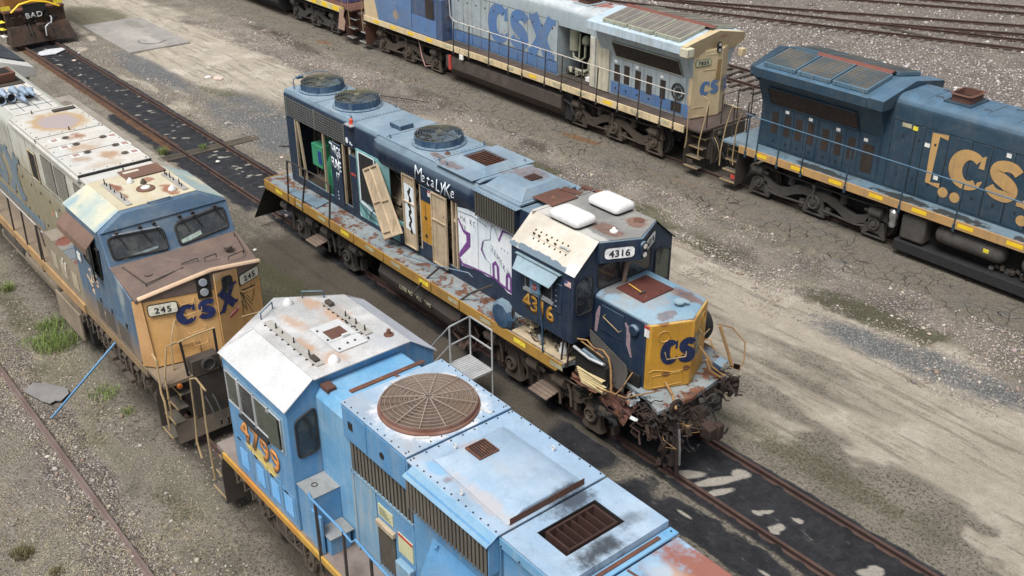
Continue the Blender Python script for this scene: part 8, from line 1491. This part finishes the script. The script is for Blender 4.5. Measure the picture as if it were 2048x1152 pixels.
for s_, z, w__, h__ in ((.75, 3.95, .44, .02), (.72, 3.42, .5, .02), (.30, 1.78, .55, .34)): g = K.g(); q_ = [ep(s_-w__/2, z), ep(s_-w__/2, z+h__), ep(s_+w__/2, z+h__), ep(s_+w__/2, z)]; g.tube(q_+([q_[0]] if h__ > .1 else []), .008, 4); g.make('grab_iron', c_cream, K.endp)
g = K.g(); g.loft([ep(1.0, 3.0, .004), ep(1.2, 3.0, .004), ep(1.22, 3.75, .004), ep(1.05, 3.75, .004)], [ep(1.0, 3.0, .012), ep(1.2, 3.0, .012), ep(1.22, 3.75, .012), ep(1.05, 3.75, .012)]); g.make('end_recess', paint('recess_ochre', (.30, .20, .09), rust=.3, grime=.4), K.endp)
g = K.g(); g.box(-12.42, -12.05, -1.64, -1.3, 4.12, 4.42); g.make('wing_box', skin('box_cream', (.60, .58, .46), (.56, .54, .42)), K.root, .02); g = K.g(); g.box(-12.2, -12.0, 1.2, 1.42, 3.7, 3.95); g.make('wing_bracket', c_cream, K.root, .01)
# its fuel tank, cab part and trucks
g = K.g(); g.prism([(-1.42, .62), (-1.42, 1.12), (-1.0, 1.22), (1.0, 1.22), (1.42, 1.12), (1.42, .62), (1.0, .14), (-1.0, .14)], 'x', -26.4, -18.65); tkk = g.make('fuel_tank', c_tank, K.root, .02)
g = K.g(); [g.add([(-26.3+q*.75+.7*t_, -1.424, 1.05-.34*abs(math.sin(t_*3.14))) for t_ in [k_/8 for k_ in range(9)]]+[(-26.3+q*.75+.7, -1.424, 1.11), (-26.3+q*.75, -1.424, 1.11)], [tuple(range(11))]) for q in range(6)]; g.make('drip_stains', paint('tank_wash', (.085, .068, .060), streak=.3, grime=.3, rust=0), tkk, clean=False)
g = K.g(); g.box(-18.62, -18.2, -1.2, .9, .18, 1.3); g.tube([(-18.6, -1.3, 1.0), (-18.2, -1.32, .9), (-18.0, -1.3, .5)], .05); g.make('tank_end', m_black, K.root); g = K.g(); g.box(-26.1, -25.95, -1.50, -1.43, .55, 1.2); g.make('red_gauge', m_redl, K.root); g = K.g(); g.box(-25.2, -24.95, -1.56, -1.5, 1.22, 1.42); g.make('white_marker', m_white, K.root)
truck_ge(K, (-17.9, -15.9, -13.8), m_truck, label='grimy truck under the radiator end of the grey locomotive'); truck_ge(K, (-32.0, -29.8, -27.6), m_truck, label='grimy truck under the cab end of the grey locomotive')
g = K.g(); g.tube([(-28.7, -1.3, 1.4), (-28.3, -1.4, .6), (-28.0, -1.45, .25), (-27.6, -1.4, .35)], .022); g.make('pink_hose', plain('hose_pink', (.40, .22, .20), .6), K.root, smooth=60)
cb = empty('cab', (0, 0, 0), parent=K.root)
K.box('equipment_box', c_navc, -27.6, -26.55, -1.46, -.4, 1.7, 3.5, parent=cb); K.box('lower_box', c_blue, -28.9, -27.0, -1.475, -1.40, 1.72, 2.5, parent=cb); K.box('dark_mesh', m_mesh, -27.75, -27.15, -1.50, -1.47, 2.55, 3.4, parent=cb); K.box('box_side', c_navc, -28.9, -27.62, -1.46, -.4, 2.5, 3.6, parent=cb)
g = K.g(); g.prism([(-32.9, 1.70), (-32.9, 4.0), (-31.4, 4.6), (-28.9, 4.6), (-28.9, 1.70)], 'y', -1.49, 1.49); g.make('cab_body', c_cab0, cb, .02); g = K.g(); g.prism([(-32.92, 1.705), (-32.92, 4.0), (-32.4, 4.0), (-31.7, 1.705)], 'y', -1.497, -1.491); g.make('cream_sweep', c_cream, cb)
for x0_ in (-31.0, -29.9): K.box('cab_panel', c_cab0, x0_, x0_+1.0, -1.505, -1.492, 1.8, 2.75, parent=cb); 
text('lettering', '7855', .40, (-30.6, -1.50, 2.95), (1, 0, 0), (0, 0, 1), n_white, cb, bold=.03)
for q in range(3): g = K.g(); g.ring((-26.53, -1.1, 2.2+q*.5), .07, .012, 'x', 12, 4); g.make('grab_iron', m_dark, cb)
# --- dark blue locomotive
d_hood = skin('hood_blue_sheen_top', (.020, .050, .080), (.016, .042, .072), rust=.02, streak=.2, gcol=(.10, .11, .11), fade=(.075, .15, .23))  # lighter top colour is a painted-in sky reflection on glossy paint
PD = dict(hood=d_hood, side=d_side, end=d_side, roof=d_roof, wing=d_hood, deck=d_deck, sill=d_sill, pf=skin('panel_frame_blue', (.07, .14, .20), (.09, .16, .22), rust=.05), gr=d_grill, door=d_side, hr=d_roof, k=1)
D = ge('dark blue locomotive with gold lettering and railed walkway at the right edge', -9.35, 1, PD, 12, 6.45, [.05, .5, 1.35, 2.3, 3.95, 5.85, 7.6, 9.9, 12], [(.42, .92, .53, .78, 2.25, 2.95), (.92, 1.38, 1.03, 1.27, 2.25, 2.95), (1.38, 1.84, 1.48, 1.72, 2.25, 2.95), (1.84, 2.3, 1.94, 2.18, 2.25, 2.95), (2.38, 2.86, 2.5, 2.74, 2.2, 2.9), (2.86, 3.34, 2.98, 3.22, 2.2, 2.9), (3.34, 3.8, 3.46, 3.7, 2.2, 2.9), (3.85, 4.55, 3.98, 4.38, 1.95, 2.85)])
g = D.g(); g.prism([(-1.10, 4.16), (-1.62, 4.18), (-1.62, 4.50), (0, 4.80), (1.62, 4.50), (1.62, 4.18), (1.1, 4.16), (.95, 4.40), (.5, 4.60), (-.5, 4.60), (-.95, 4.40)], 'x', -5.05, -4.52); g.make('wing_shoulder', d_hood, D.root, .015)
panel_rows(D, 'hood_door', [-4.5, -3.75, -3.45, -2.7, -2.0, -1.4, -.75, -.1, .55, 1.2, 1.9], -.925, 1.76, 3.85, d_side)
g = D.g(); stroke(g, [(.40, 1.46), (.02, 1.46), (.02, .0), (.40, .0)], .15, (-3.12, -.946, 2.28), (1, 0, 0), (0, 0, 1)); g.make('lettering', d_let, D.root, clean=False)
csx((-2.52, -.950, 2.42), (1, 0, 0), (0, 0, 1), 1.16, d_let, D.root, wid=1.0)
for x, z in ((-2.58, 2.12), (-2.2, 2.08), (-.2, 2.05), (.2, 2.03)): g = D.g(); g.lathe((x, -.944, z), [(.155, 0), (.155, -.004)], 'y', 28); g.make('gold_disc', d_let, D.root)
for x, z, m_, w__ in ((-4.2, 3.7, m_cream_l, .3), (-3.85, 3.68, m_yellowlab, .16), (-3.4, 3.3, m_white, .16), (-1.0, 3.68, m_white, .14), (-2.95, 2.42, m_white, .14), (-5.15, 3.45, m_yell, .16)): D.box('label', m_, x, x+w__, -.9475, -.9425, z, z+.12, bevel=0)
truck_ge(D, (-8.9, -6.68, -4.44), m_truckg, label='dark grey truck under the railed blue locomotive'); truck_ge(D, (5.5, 7.7, 9.9), m_truckg)
D.box('fuel_tank', m_black, -3.55, 4.6, -1.44, 1.44, .12, .44, bevel=.02); D.box('tank_rear', m_hole, -3.4, 4.6, -.95, .95, .45, 1.5); D.box('tank_box', m_truckg, -3.45, -2.65, -1.40, -.9, .5, 1.3, bevel=.08)
for x0_ in (-2.35, .25): g = D.g(); g.lathe((x0_, -1.18, 1.02), [(.14, 0), (.25, .08), (.28, .2), (.28, 1.9), (.25, 2.02), (.14, 2.1)], 'x', 24); rs = g.make('air_reservoir', m_truckg, D.root, smooth=50); g = D.g(); [g.ring((x0_+q, -1.18, 1.02), .285, .012, 'x', 24, 4) for q in (.28, 1.82)]; g.make('strap', m_dark, rs); g = D.g(); g.ob((x0_+1.62, -1.455, 1.06), (.16, .015, .16), (.1, 0, 0)); g.make('label', m_yellowlab, rs)
g = D.g(); g.lathe((-3.72, -1.36, .75), [(.10, 0), (.12, .1), (.10, .2), (.14, .32), (.14, .5), (.08, .58)], 'z', 12); g.box(-3.85, -3.6, -1.42, -1.3, 1.2, 1.3); g.make('air_dryer', m_chrome, D.root, .005)
for q in range(12): g = D.g(); x = -.6+q*.1; g.ob((x, -1.15+.1*(q % 3), .52+.03*(q % 4)), (.12, .1, .10), (q, q*.5, 0)); g.make('loose_fitting', m_chrome if q % 4 == 0 else m_truck, D.root)
# --- yellow striped locomotive at the top edge
c_y5 = skin('sill_yellow_pale', (.60, .48, .12), (.62, .55, .34), rust=.15); V = Lo('locomotive', -41, YB, 'black and rusty locomotive with yellow striped walkway edge at the top of the yard')
V.box('platform', m_rustp, -51, -34.2, -1.48, 1.48, 1.6, 1.69); V.box('side_sill', c_y5, -51, -34.9, -1.53, -1.482, 1.40, 1.70); V.box('centre_sill', m_dark, -51, -34, -.45, .45, 1, 1.6)
for q in range(9): V.box('reflector', m_yell, -35.9-q*1.1, -35.4-q*1.1, -1.536, -1.532, 1.44, 1.66, bevel=0)
g = V.g(); g.prism([(-51, 1.7), (-51, 4.6), (-38, 4.6), (-37.3, 3.9), (-35.6, 3.4), (-35.5, 1.7)], 'y', -.95, .95); g.make('hood', skin('hood_purple_blue', (.05, .05, .16), (.06, .06, .18)), V.root, .02); g = V.g(); g.prism([(-40.4, 2.4), (-40.4, 4.65), (-37.9, 4.65), (-37.4, 3.9), (-37.4, 2.4)], 'y', -1.48, 1.48); g.make('cab_body', bpy.data.materials['hood_purple_blue'], V.root, .03)
truck_ge(V, (-40.6, -38.6, -36.6), m_truckg); g = V.g(); g.prism([(-1.42, .62), (-1.42, 1.12), (-1.0, 1.22), (1.0, 1.22), (1.42, 1.12), (1.42, .62), (1.0, .14), (-1.0, .14)], 'x', -50, -42.0); g.make('fuel_tank', m_black, V.root, .02)
steps(V, -34.15, 1.5, -1, (m_rustp, m_grate, n_steel), 3, .30, 1.6); coupler(V, -34.1, 1)
crv = V.g(); crv.prism([(-35.5, .55), (-34.9, .55), (-34.75, 1.0), (-34.9, 1.25), (-34.75, 1.6), (-35.2, 1.6)], 'y', -1.56, -1.53); crv.make('torn_side_plate', paint('plate_peach', (.36, .24, .19), rust=.2, streak=.2, grime=.3), V.root)
for x in (-34.9, -34.3): g = V.g(); g.tube([(x, -1.5, 2.6), (x-.1, -1.54, 1.9), (x, -1.56, .8)], .022); g.make('corner_handrail', m_yrail, V.root, smooth=60)
steps(K, -33.6, 1.5, 1, (m_rustp, m_grate, n_steel), 3, .30, 1.6); coupler(K, -33.5, -1); K.box('platform', c_deck, -33.6, -33.0, -1.48, 1.48, 1.6, 1.69); g = K.g(); g.tube([(-33.1, -1.5, 2.7), (-33.15, -1.54, 1.8), (-33.05, -1.56, .9)], .022); g.make('corner_handrail', m_yrail, K.root, smooth=60)
for q in range(9): g = K.g(); x = -33.9-q*.03; g.tube([(x, -1.0+q*.2, 1.5), (x-.15, -.9+q*.2, .9), (x, -.8+q*.18, .5)], .02); g.make('hose', m_rubber if q % 3 else m_yrail, K.root, smooth=60)
# --- locomotive end with snow plough at the upper left
Z6 = Lo('locomotive', -50, .2, 'orange locomotive end with rusty snow plough marked BAD at the upper left'); m_or6 = paint('end_orange', (.34, .15, .028), var=(.25, .11, .025), rust=.35, rs=2, streak=.4, grime=.4, gcol=(.08, .05, .03)); m_pl = paint('plough_brown', (.022, .015, .012), var=(.055, .030, .02), rust=.35, rs=2.5, streak=.5, grime=.3, gcol=(.15, .08, .04), rough=.85)
g = Z6.g(); g.add([(-44.7, -1.45, .95), (-44.9, -.3, .95), (-44.9, .3, .95), (-44.7, 1.45, .95), (-44.2, -1.60, .12), (-44.45, 0, .10), (-44.2, 1.60, .12), (-45.1, -1.6, .12), (-45.1, 1.6, .12), (-45.1, -1.45, .95), (-45.1, 1.45, .95)], [(0, 1, 5, 4), (1, 2, 5), (2, 3, 6, 5), (0, 4, 7, 9), (3, 10, 8, 6), (9, 10, 3, 2, 1, 0), (4, 5, 6, 8, 7), (7, 8, 10, 9)]); g.make('snow_plough', m_pl, Z6.root, .02)
Z6.box('pilot', m_pl, -45.2, -44.95, -1.45, 1.45, .9, 1.62); Z6.box('platform', m_rustp, -60, -44.9, -1.48, 1.48, 1.6, 1.70); g = Z6.g(); g.prism([(-60, 1.7), (-60, 4.6), (-48, 4.6), (-47, 3.5), (-45.6, 3.3), (-45.5, 1.7)], 'y', -1.2, 1.2); g.make('hood', m_or6, Z6.root, .03); Z6.box('bumper_box', m_black, -44.95, -44.8, -.55, .55, 1.25, 1.95)
g = Z6.g(); g.tube([(-44.85, -1.15, 1.65), (-44.8, -.7, 2.0), (-44.8, -.1, 2.1), (-44.82, .6, 1.95), (-44.85, 1.2, 1.65)], .05, 6); g.make('yellow_bar', m_yell, Z6.root, smooth=60)
for y in (-1.35, 1.2): Z6.box('reflector', m_yellowlab, -44.90, -44.885, y-.22, y+.22, 1.78, 1.98, bevel=0)
for q in range(3): Z6.box('step_tread', m_white if q == 0 else m_yellowlab, -45.4, -44.9, -1.75, -1.5, .5+q*.35, .53+q*.35)
text('lettering', 'BAD', .26, (-44.79, -.1, 1.28), (0, 1, .03), (0, 0, 1), m_white, Z6.root, bold=.01, wid=1.1, sp=1.1); g = Z6.g(); g.tube([(-44.75, .65, 1.25), (-44.4, .6, 1.22), (-44.3, .5, 1.0), (-44.2, .35, 1.02), (-44.15, .15, .9), (-44.15, .12, .45)], .035); g.make('brake_hose', n_steel, Z6.root, smooth=60); coupler(Z6, -44.95, 1, m_rustd)
truck_emd(Z6, (-51, -48.3), m_truck)
for q in range(18): g = Z6.g(); g.ob((-44.85, rnd.uniform(-1.3, 1.3), rnd.uniform(1.0, 1.6)), (.12, rnd.uniform(.05, .3), rnd.uniform(.04, .2)), (rnd.uniform(-.5, .5), 0, 0)); g.make('torn_steel', m_rustd if q % 2 else m_black, Z6.root)
# ================================================================== mobile platform steps
PS = empty('mobile_steps', (-5.5, -2.25, GZ), 'small wheeled aluminium platform with handrails between two locomotives', 'platform steps')
g = G(); g.box(-6.02, -5.12, -2.62, -2.0, .74, .80); g.make('tread_plate', n_steel, PS, .004); g = G(); [g.box(-6.0+q*.078, -5.96+q*.078, -2.61, -2.01, .802, .815) for q in range(11)]; g.make('tread_ribs', n_steel, PS)
for pts_ in ([(-5.98, -2.0, GZ+.1), (-5.98, -2.0, 1.86)], [(-5.14, -2.0, GZ+.12), (-5.14, -2.0, 1.86)], [(-5.98, -2.6, GZ), (-5.98, -2.6, 1.80)], [(-5.14, -2.6, GZ+.1), (-5.14, -2.6, .78)], [(-5.98, -2.6, 1.80), (-5.98, -2.0, 1.86), (-5.14, -2.0, 1.86)], [(-5.98, -2.6, 1.30), (-5.98, -2.0, 1.34), (-5.14, -2.0, 1.34)], [(-5.98, -2.6, 1.80), (-6.75, -2.62, .9), (-6.8, -2.62, GZ)], [(-5.98, -2.6, 1.30), (-6.6, -2.62, .55)], [(-5.98, -2.0, GZ+.15), (-5.14, -2.0, GZ+.15)], [(-5.14, -2.0, GZ+.15), (-5.14, -2.6, GZ+.15)], [(-5.98, -2.3, .74), (-5.2, -2.3, GZ+.15)]):
    g = G(); g.tube(pts_, .024, 6); g.make('frame_tube', n_steel, PS, smooth=60)
for y in (-1.95, -2.66): g = G(); g.cyl((-5.08, y-.03, GZ+.11), (-5.08, y+.03, GZ+.11), .11, 20); w_ = g.make('wheel', m_rubber, PS); g = G(); g.cyl((-5.08, y-.04, GZ+.11), (-5.08, y+.04, GZ+.11), .05, 14); g.make('hub', m_white, w_)
# ================================================================== slabs and loose items
m_conc = paint('concrete', (.30, .285, .265), var=(.24, .23, .215), rust=0, streak=0, grime=.35, gcol=(.13, .12, .10), rough=.95, spots=[((-43.5, 4.4, 0), (1.9, .8, .5), (.36, .345, .32), .6, .5, 1.2), ((-41.6, 4.7, 0), (1.2, .35, .5), (.38, .36, .34), .7, .4, 1.2), ((-45.6, 5.3, 0), (1.5, .5, .5), (.15, .14, .12), .5, .6)])
g = G(); g.prism([(-47.1, 3.02), (-40.3, 2.98), (-40.2, 6.1), (-47.0, 6.15)], 'z', GZ-.1, GZ+.09); tag(g.make('concrete_slab', m_conc, None, .02), 'stained concrete slab set in the gravel beside the black track', 'slab')
g = G(); g.tube([(-42.2, 4.2, GZ+.092), (-41.7, 4.0, GZ+.092), (-41.2, 4.2, GZ+.092), (-41.0, 4.8, GZ+.092), (-41.3, 5.3, GZ+.092)], .02, 4); tag(g.make('cable', m_truckg, None, smooth=60), 'pale looped cable on the concrete slab', 'cable')
m_cst = paint('walk_concrete', (.24, .21, .18), var=(.29, .26, .22), rust=0, streak=0, grime=.4, gcol=(.09, .08, .06), rough=.95)
g = G(); g.box(-35.5, -20.5, -2.55, -1.6, GZ-.1, GZ+.06); tag(g.make('concrete_walk', m_cst, None, .02), 'long brown grey concrete strip beside the white roofed locomotive', 'walkway')
m_slate = paint('weathered_ply', (.17, .165, .165), var=(.24, .235, .23), rust=0, streak=0, grime=.5, gcol=(.09, .085, .085), rough=.8)
g = G(); bp_ = [(-12.75, -10.55), (-12.98, -10.25), (-12.75, -9.98), (-12.2, -9.68), (-11.95, -9.72), (-11.75, -9.98), (-11.85, -10.08), (-11.8, -10.22), (-12.0, -10.32)]; g.prism(bp_, 'z', GZ+.05, GZ+.075); tag(g.make('loose_board', m_slate, None, .004), 'weathered dark grey board lying beside the lone rail', 'board')
g = G(); g.tube([(-10.45, -8.82, 1.70), (-11.22, -10.38, GZ+.04)], .028, 4); tag(g.make('blue_bar', b_side, None, .004), 'long light blue bar leaning from the ground against the yellow nosed locomotive', 'bar')
g = G(); pp = [(-42.6, -.55), (-42.5, .1), (-43.0, .75), (-43.4, .7), (-43.55, .1), (-43.35, -.45), (-43.0, -.6)]; g.prism(pp, 'z', GZ+.05, GZ+.08); tag(g.make('plastic_sheet', plain('sheet_pale', (.52, .54, .57), .6, bmp=.8), None), 'crumpled pale plastic sheet between the rails before the snow plough', 'sheet')
m_drain = paint('drain_grate', (.14, .12, .09), rust=.5, rs=4, streak=0, grime=.3)
dg = empty('drain_grate', (-25.4, .1, GZ), 'rusty drain grating laid across the black track', 'drain grate')
for y0_, y1_ in ((-.68, .7), (-1.75, -.84), (.84, 2.2)):
    g = G(); [g.box(-25.62, -25.2, y, y+.03, GZ+.03, GZ+.06) for y in np.arange(y0_, y1_, .09)]; g.make('grate_bars', m_drain, dg); g = G(); g.box(-25.66, -25.62, y0_, y1_, GZ, GZ+.065); g.box(-25.2, -25.16, y0_, y1_, GZ, GZ+.065); g.make('grate_frame', m_drain, dg)
def tuft(x, y, n, r, h, col, label, seed):
    q = random.Random(seed); g = G(); z0 = float(ground_z(np.array([x]), np.array([y]))[0])
    for _ in range(n):
        a = q.uniform(0, 6.28); d = q.uniform(0, 1)**.7*r; bx_, by_ = x+math.cos(a)*d, y+math.sin(a)*d; hh_ = h*q.uniform(.4, 1.1); b = q.uniform(0, 6.28); l = q.uniform(.2, .9)*hh_; w_ = .007
        p = Vector((bx_, by_, z0-.01)); m_ = p+Vector((math.cos(b)*l*.4, math.sin(b)*l*.4, hh_*.65)); e = p+Vector((math.cos(b)*l, math.sin(b)*l, hh_*.9)); sd_ = Vector((-math.sin(b), math.cos(b), 0))*w_
        g.add([p-sd_, p+sd_, m_+sd_*.8, m_-sd_*.8, e], [(0, 1, 2, 3), (3, 2, 4)])
    return tag(g.make('grass_tuft', col, None, clean=False), label, 'grass', 'grass tufts in the yard')
m_gr = paint('grass_green', (.12, .19, .04), var=(.19, .24, .07), streak=0, grime=.3, gcol=(.25, .22, .12), rough=.8); m_dry = paint('grass_dry', (.20, .16, .08), var=(.12, .11, .05), streak=0, grime=.2, rough=.9)
for i_, t_ in enumerate([(-14.6, -9.15, 620, .58, .34, m_gr, 'largest bright green grass tuft beside the faded yellow locomotive'), (-15.6, -8.95, 300, .42, .28, m_gr, 'green grass tuft just above the largest one'), (-15.1, -9.5, 240, .5, .18, m_gr, 'low sparse grass tuft left of the largest one'), (-11.5, -9.02, 200, .38, .18, m_gr, 'small grass tuft below the blue bar'), (-18.6, -9.2, 160, .20, .28, m_gr, 'thin weed at the far left by the deck edge'), (-26.05, -1.35, 200, .16, .30, m_gr, 'grass tuft at the end of the drain grating'), (-25.6, .05, 110, .14, .20, m_gr, 'little grass tuft between the rails by the drain'), (-6.95, -12.35, 330, .22, .2, m_dry, 'round dry brown tuft at the lower left corner'), (-6.0, -12.0, 110, .14, .14, m_dry, 'small dry tuft near the lower left corner'), (-10.4, -8.9, 90, .2, .16, m_gr, 'sparse sprout under the yellow nose steps')]): tuft(*t_, seed=i_)
def litter(x, y, s_, col, label, sh=1, seed=0):
    q = random.Random(seed); z0 = float(ground_z(np.array([x]), np.array([y]))[0]); n = 7; pts = [(x+math.cos(a*6.283/n)*s_*q.uniform(.5, 1.1)*sh, y+math.sin(a*6.283/n)*s_*q.uniform(.4, 1.0)) for a in range(n)]; g = G(); g.prism(pts, 'z', z0+.012, z0+.03+s_*.1); return tag(g.make('scrap_piece', col, None, .006), label, 'scrap', 'small pale scraps on the ground')
m_sc = plain('scrap_white', (.62, .61, .60), .7); m_sc2 = plain('scrap_pinkish', (.55, .44, .38), .8)
for i_, (u_, lab) in enumerate([((-33.6, 4.5, .34), 'largest pale scrap, on the blue gravel below the slab'), ((-34.1, 4.2, .24), 'pale scrap touching the largest one on the blue gravel'), ((-25.2, 5.1, .13), 'white chip left of the wreck fans'), ((-24.5, 4.6, .17), 'broad white chip on the gravel behind the wreck'), ((-24.9, 5.5, .12), 'small chip uphill of the broad white one'), ((-27.6, 5.2, .10), 'lone white speck on the blue gravel'), ((-40.9, .45, .14), 'round pale stone in the black track'), ((-42.0, 1.05, .10), 'little white ball by the far rail'), ((-23.9, -.15, .12), 'white lump by the near rail in the black track'), ((-22.8, 1.9, .1), 'chip just outside the far rail'), ((-17.6, 3.6, .16), 'pinkish flake beside the rear of the wreck'), ((-1.5, 9.1, .06), 'white speck on the moss right of the air conditioners'), ((-.3, 9.0, .07), 'white speck uphill of the sandy road'), ((3.0, -2.1, .07), 'pale chip beside the black strip'), ((.6, -3.3, .09), 'pale stone on the moss by the light blue hood'), ((4.9, -1.3, .05), 'tiny white chip at the bottom right'), ((-16.2, -2.6, .10), 'twisted white scrap on the moss between the locomotives')]): litter(*u_, m_sc if i_ % 3 else m_sc2, lab, seed=i_)
g = G(); g.tube([(-21.8, 4.9, GZ+.03), (-22.6, 4.0, GZ+.03), (-23.9, 2.4, GZ+.04)], .03, 5); tag(g.make('buried_pipe', m_rustd, None, smooth=60), 'rusty half buried pipe running out from the drain', 'pipe')
g = G(); g.tube([(-24.6, 9.9, GZ+.02), (-30.2, 7.0, GZ+.02)], .02, 4); tag(g.make('cable', m_black, None), 'thin dark cable lying across the sandy road', 'cable')
g = G(); g.box(-19.0, -15.0, 34.95, 35.2, -.1, .06); g.T = Matrix.Identity(4); tag(g.make('timber_baulk', m_dark, None, .01), 'long black timber lying between the far tracks', 'timber')
for i_, (x, y) in enumerate(((-16.4, -3.1), (-8.8, -2.2), (-7.9, -2.6), (-7.0, -2.2), (-6.3, -3.2), (-4.6, -2.75), (-3.9, -2.9), (-3.0, -3.1), (-9.8, -2.4))):
    g = G(); z0 = float(ground_z(np.array([x]), np.array([y]))[0]); g.ob((x, y, z0+.02), (.22, .14, .05), (.1, .05, .4*i_)); tag(g.make('oily_clod', m_black, None, .01), 'black oily clod, one of several between the two blue locomotives', 'debris', 'black clods between the locomotives')
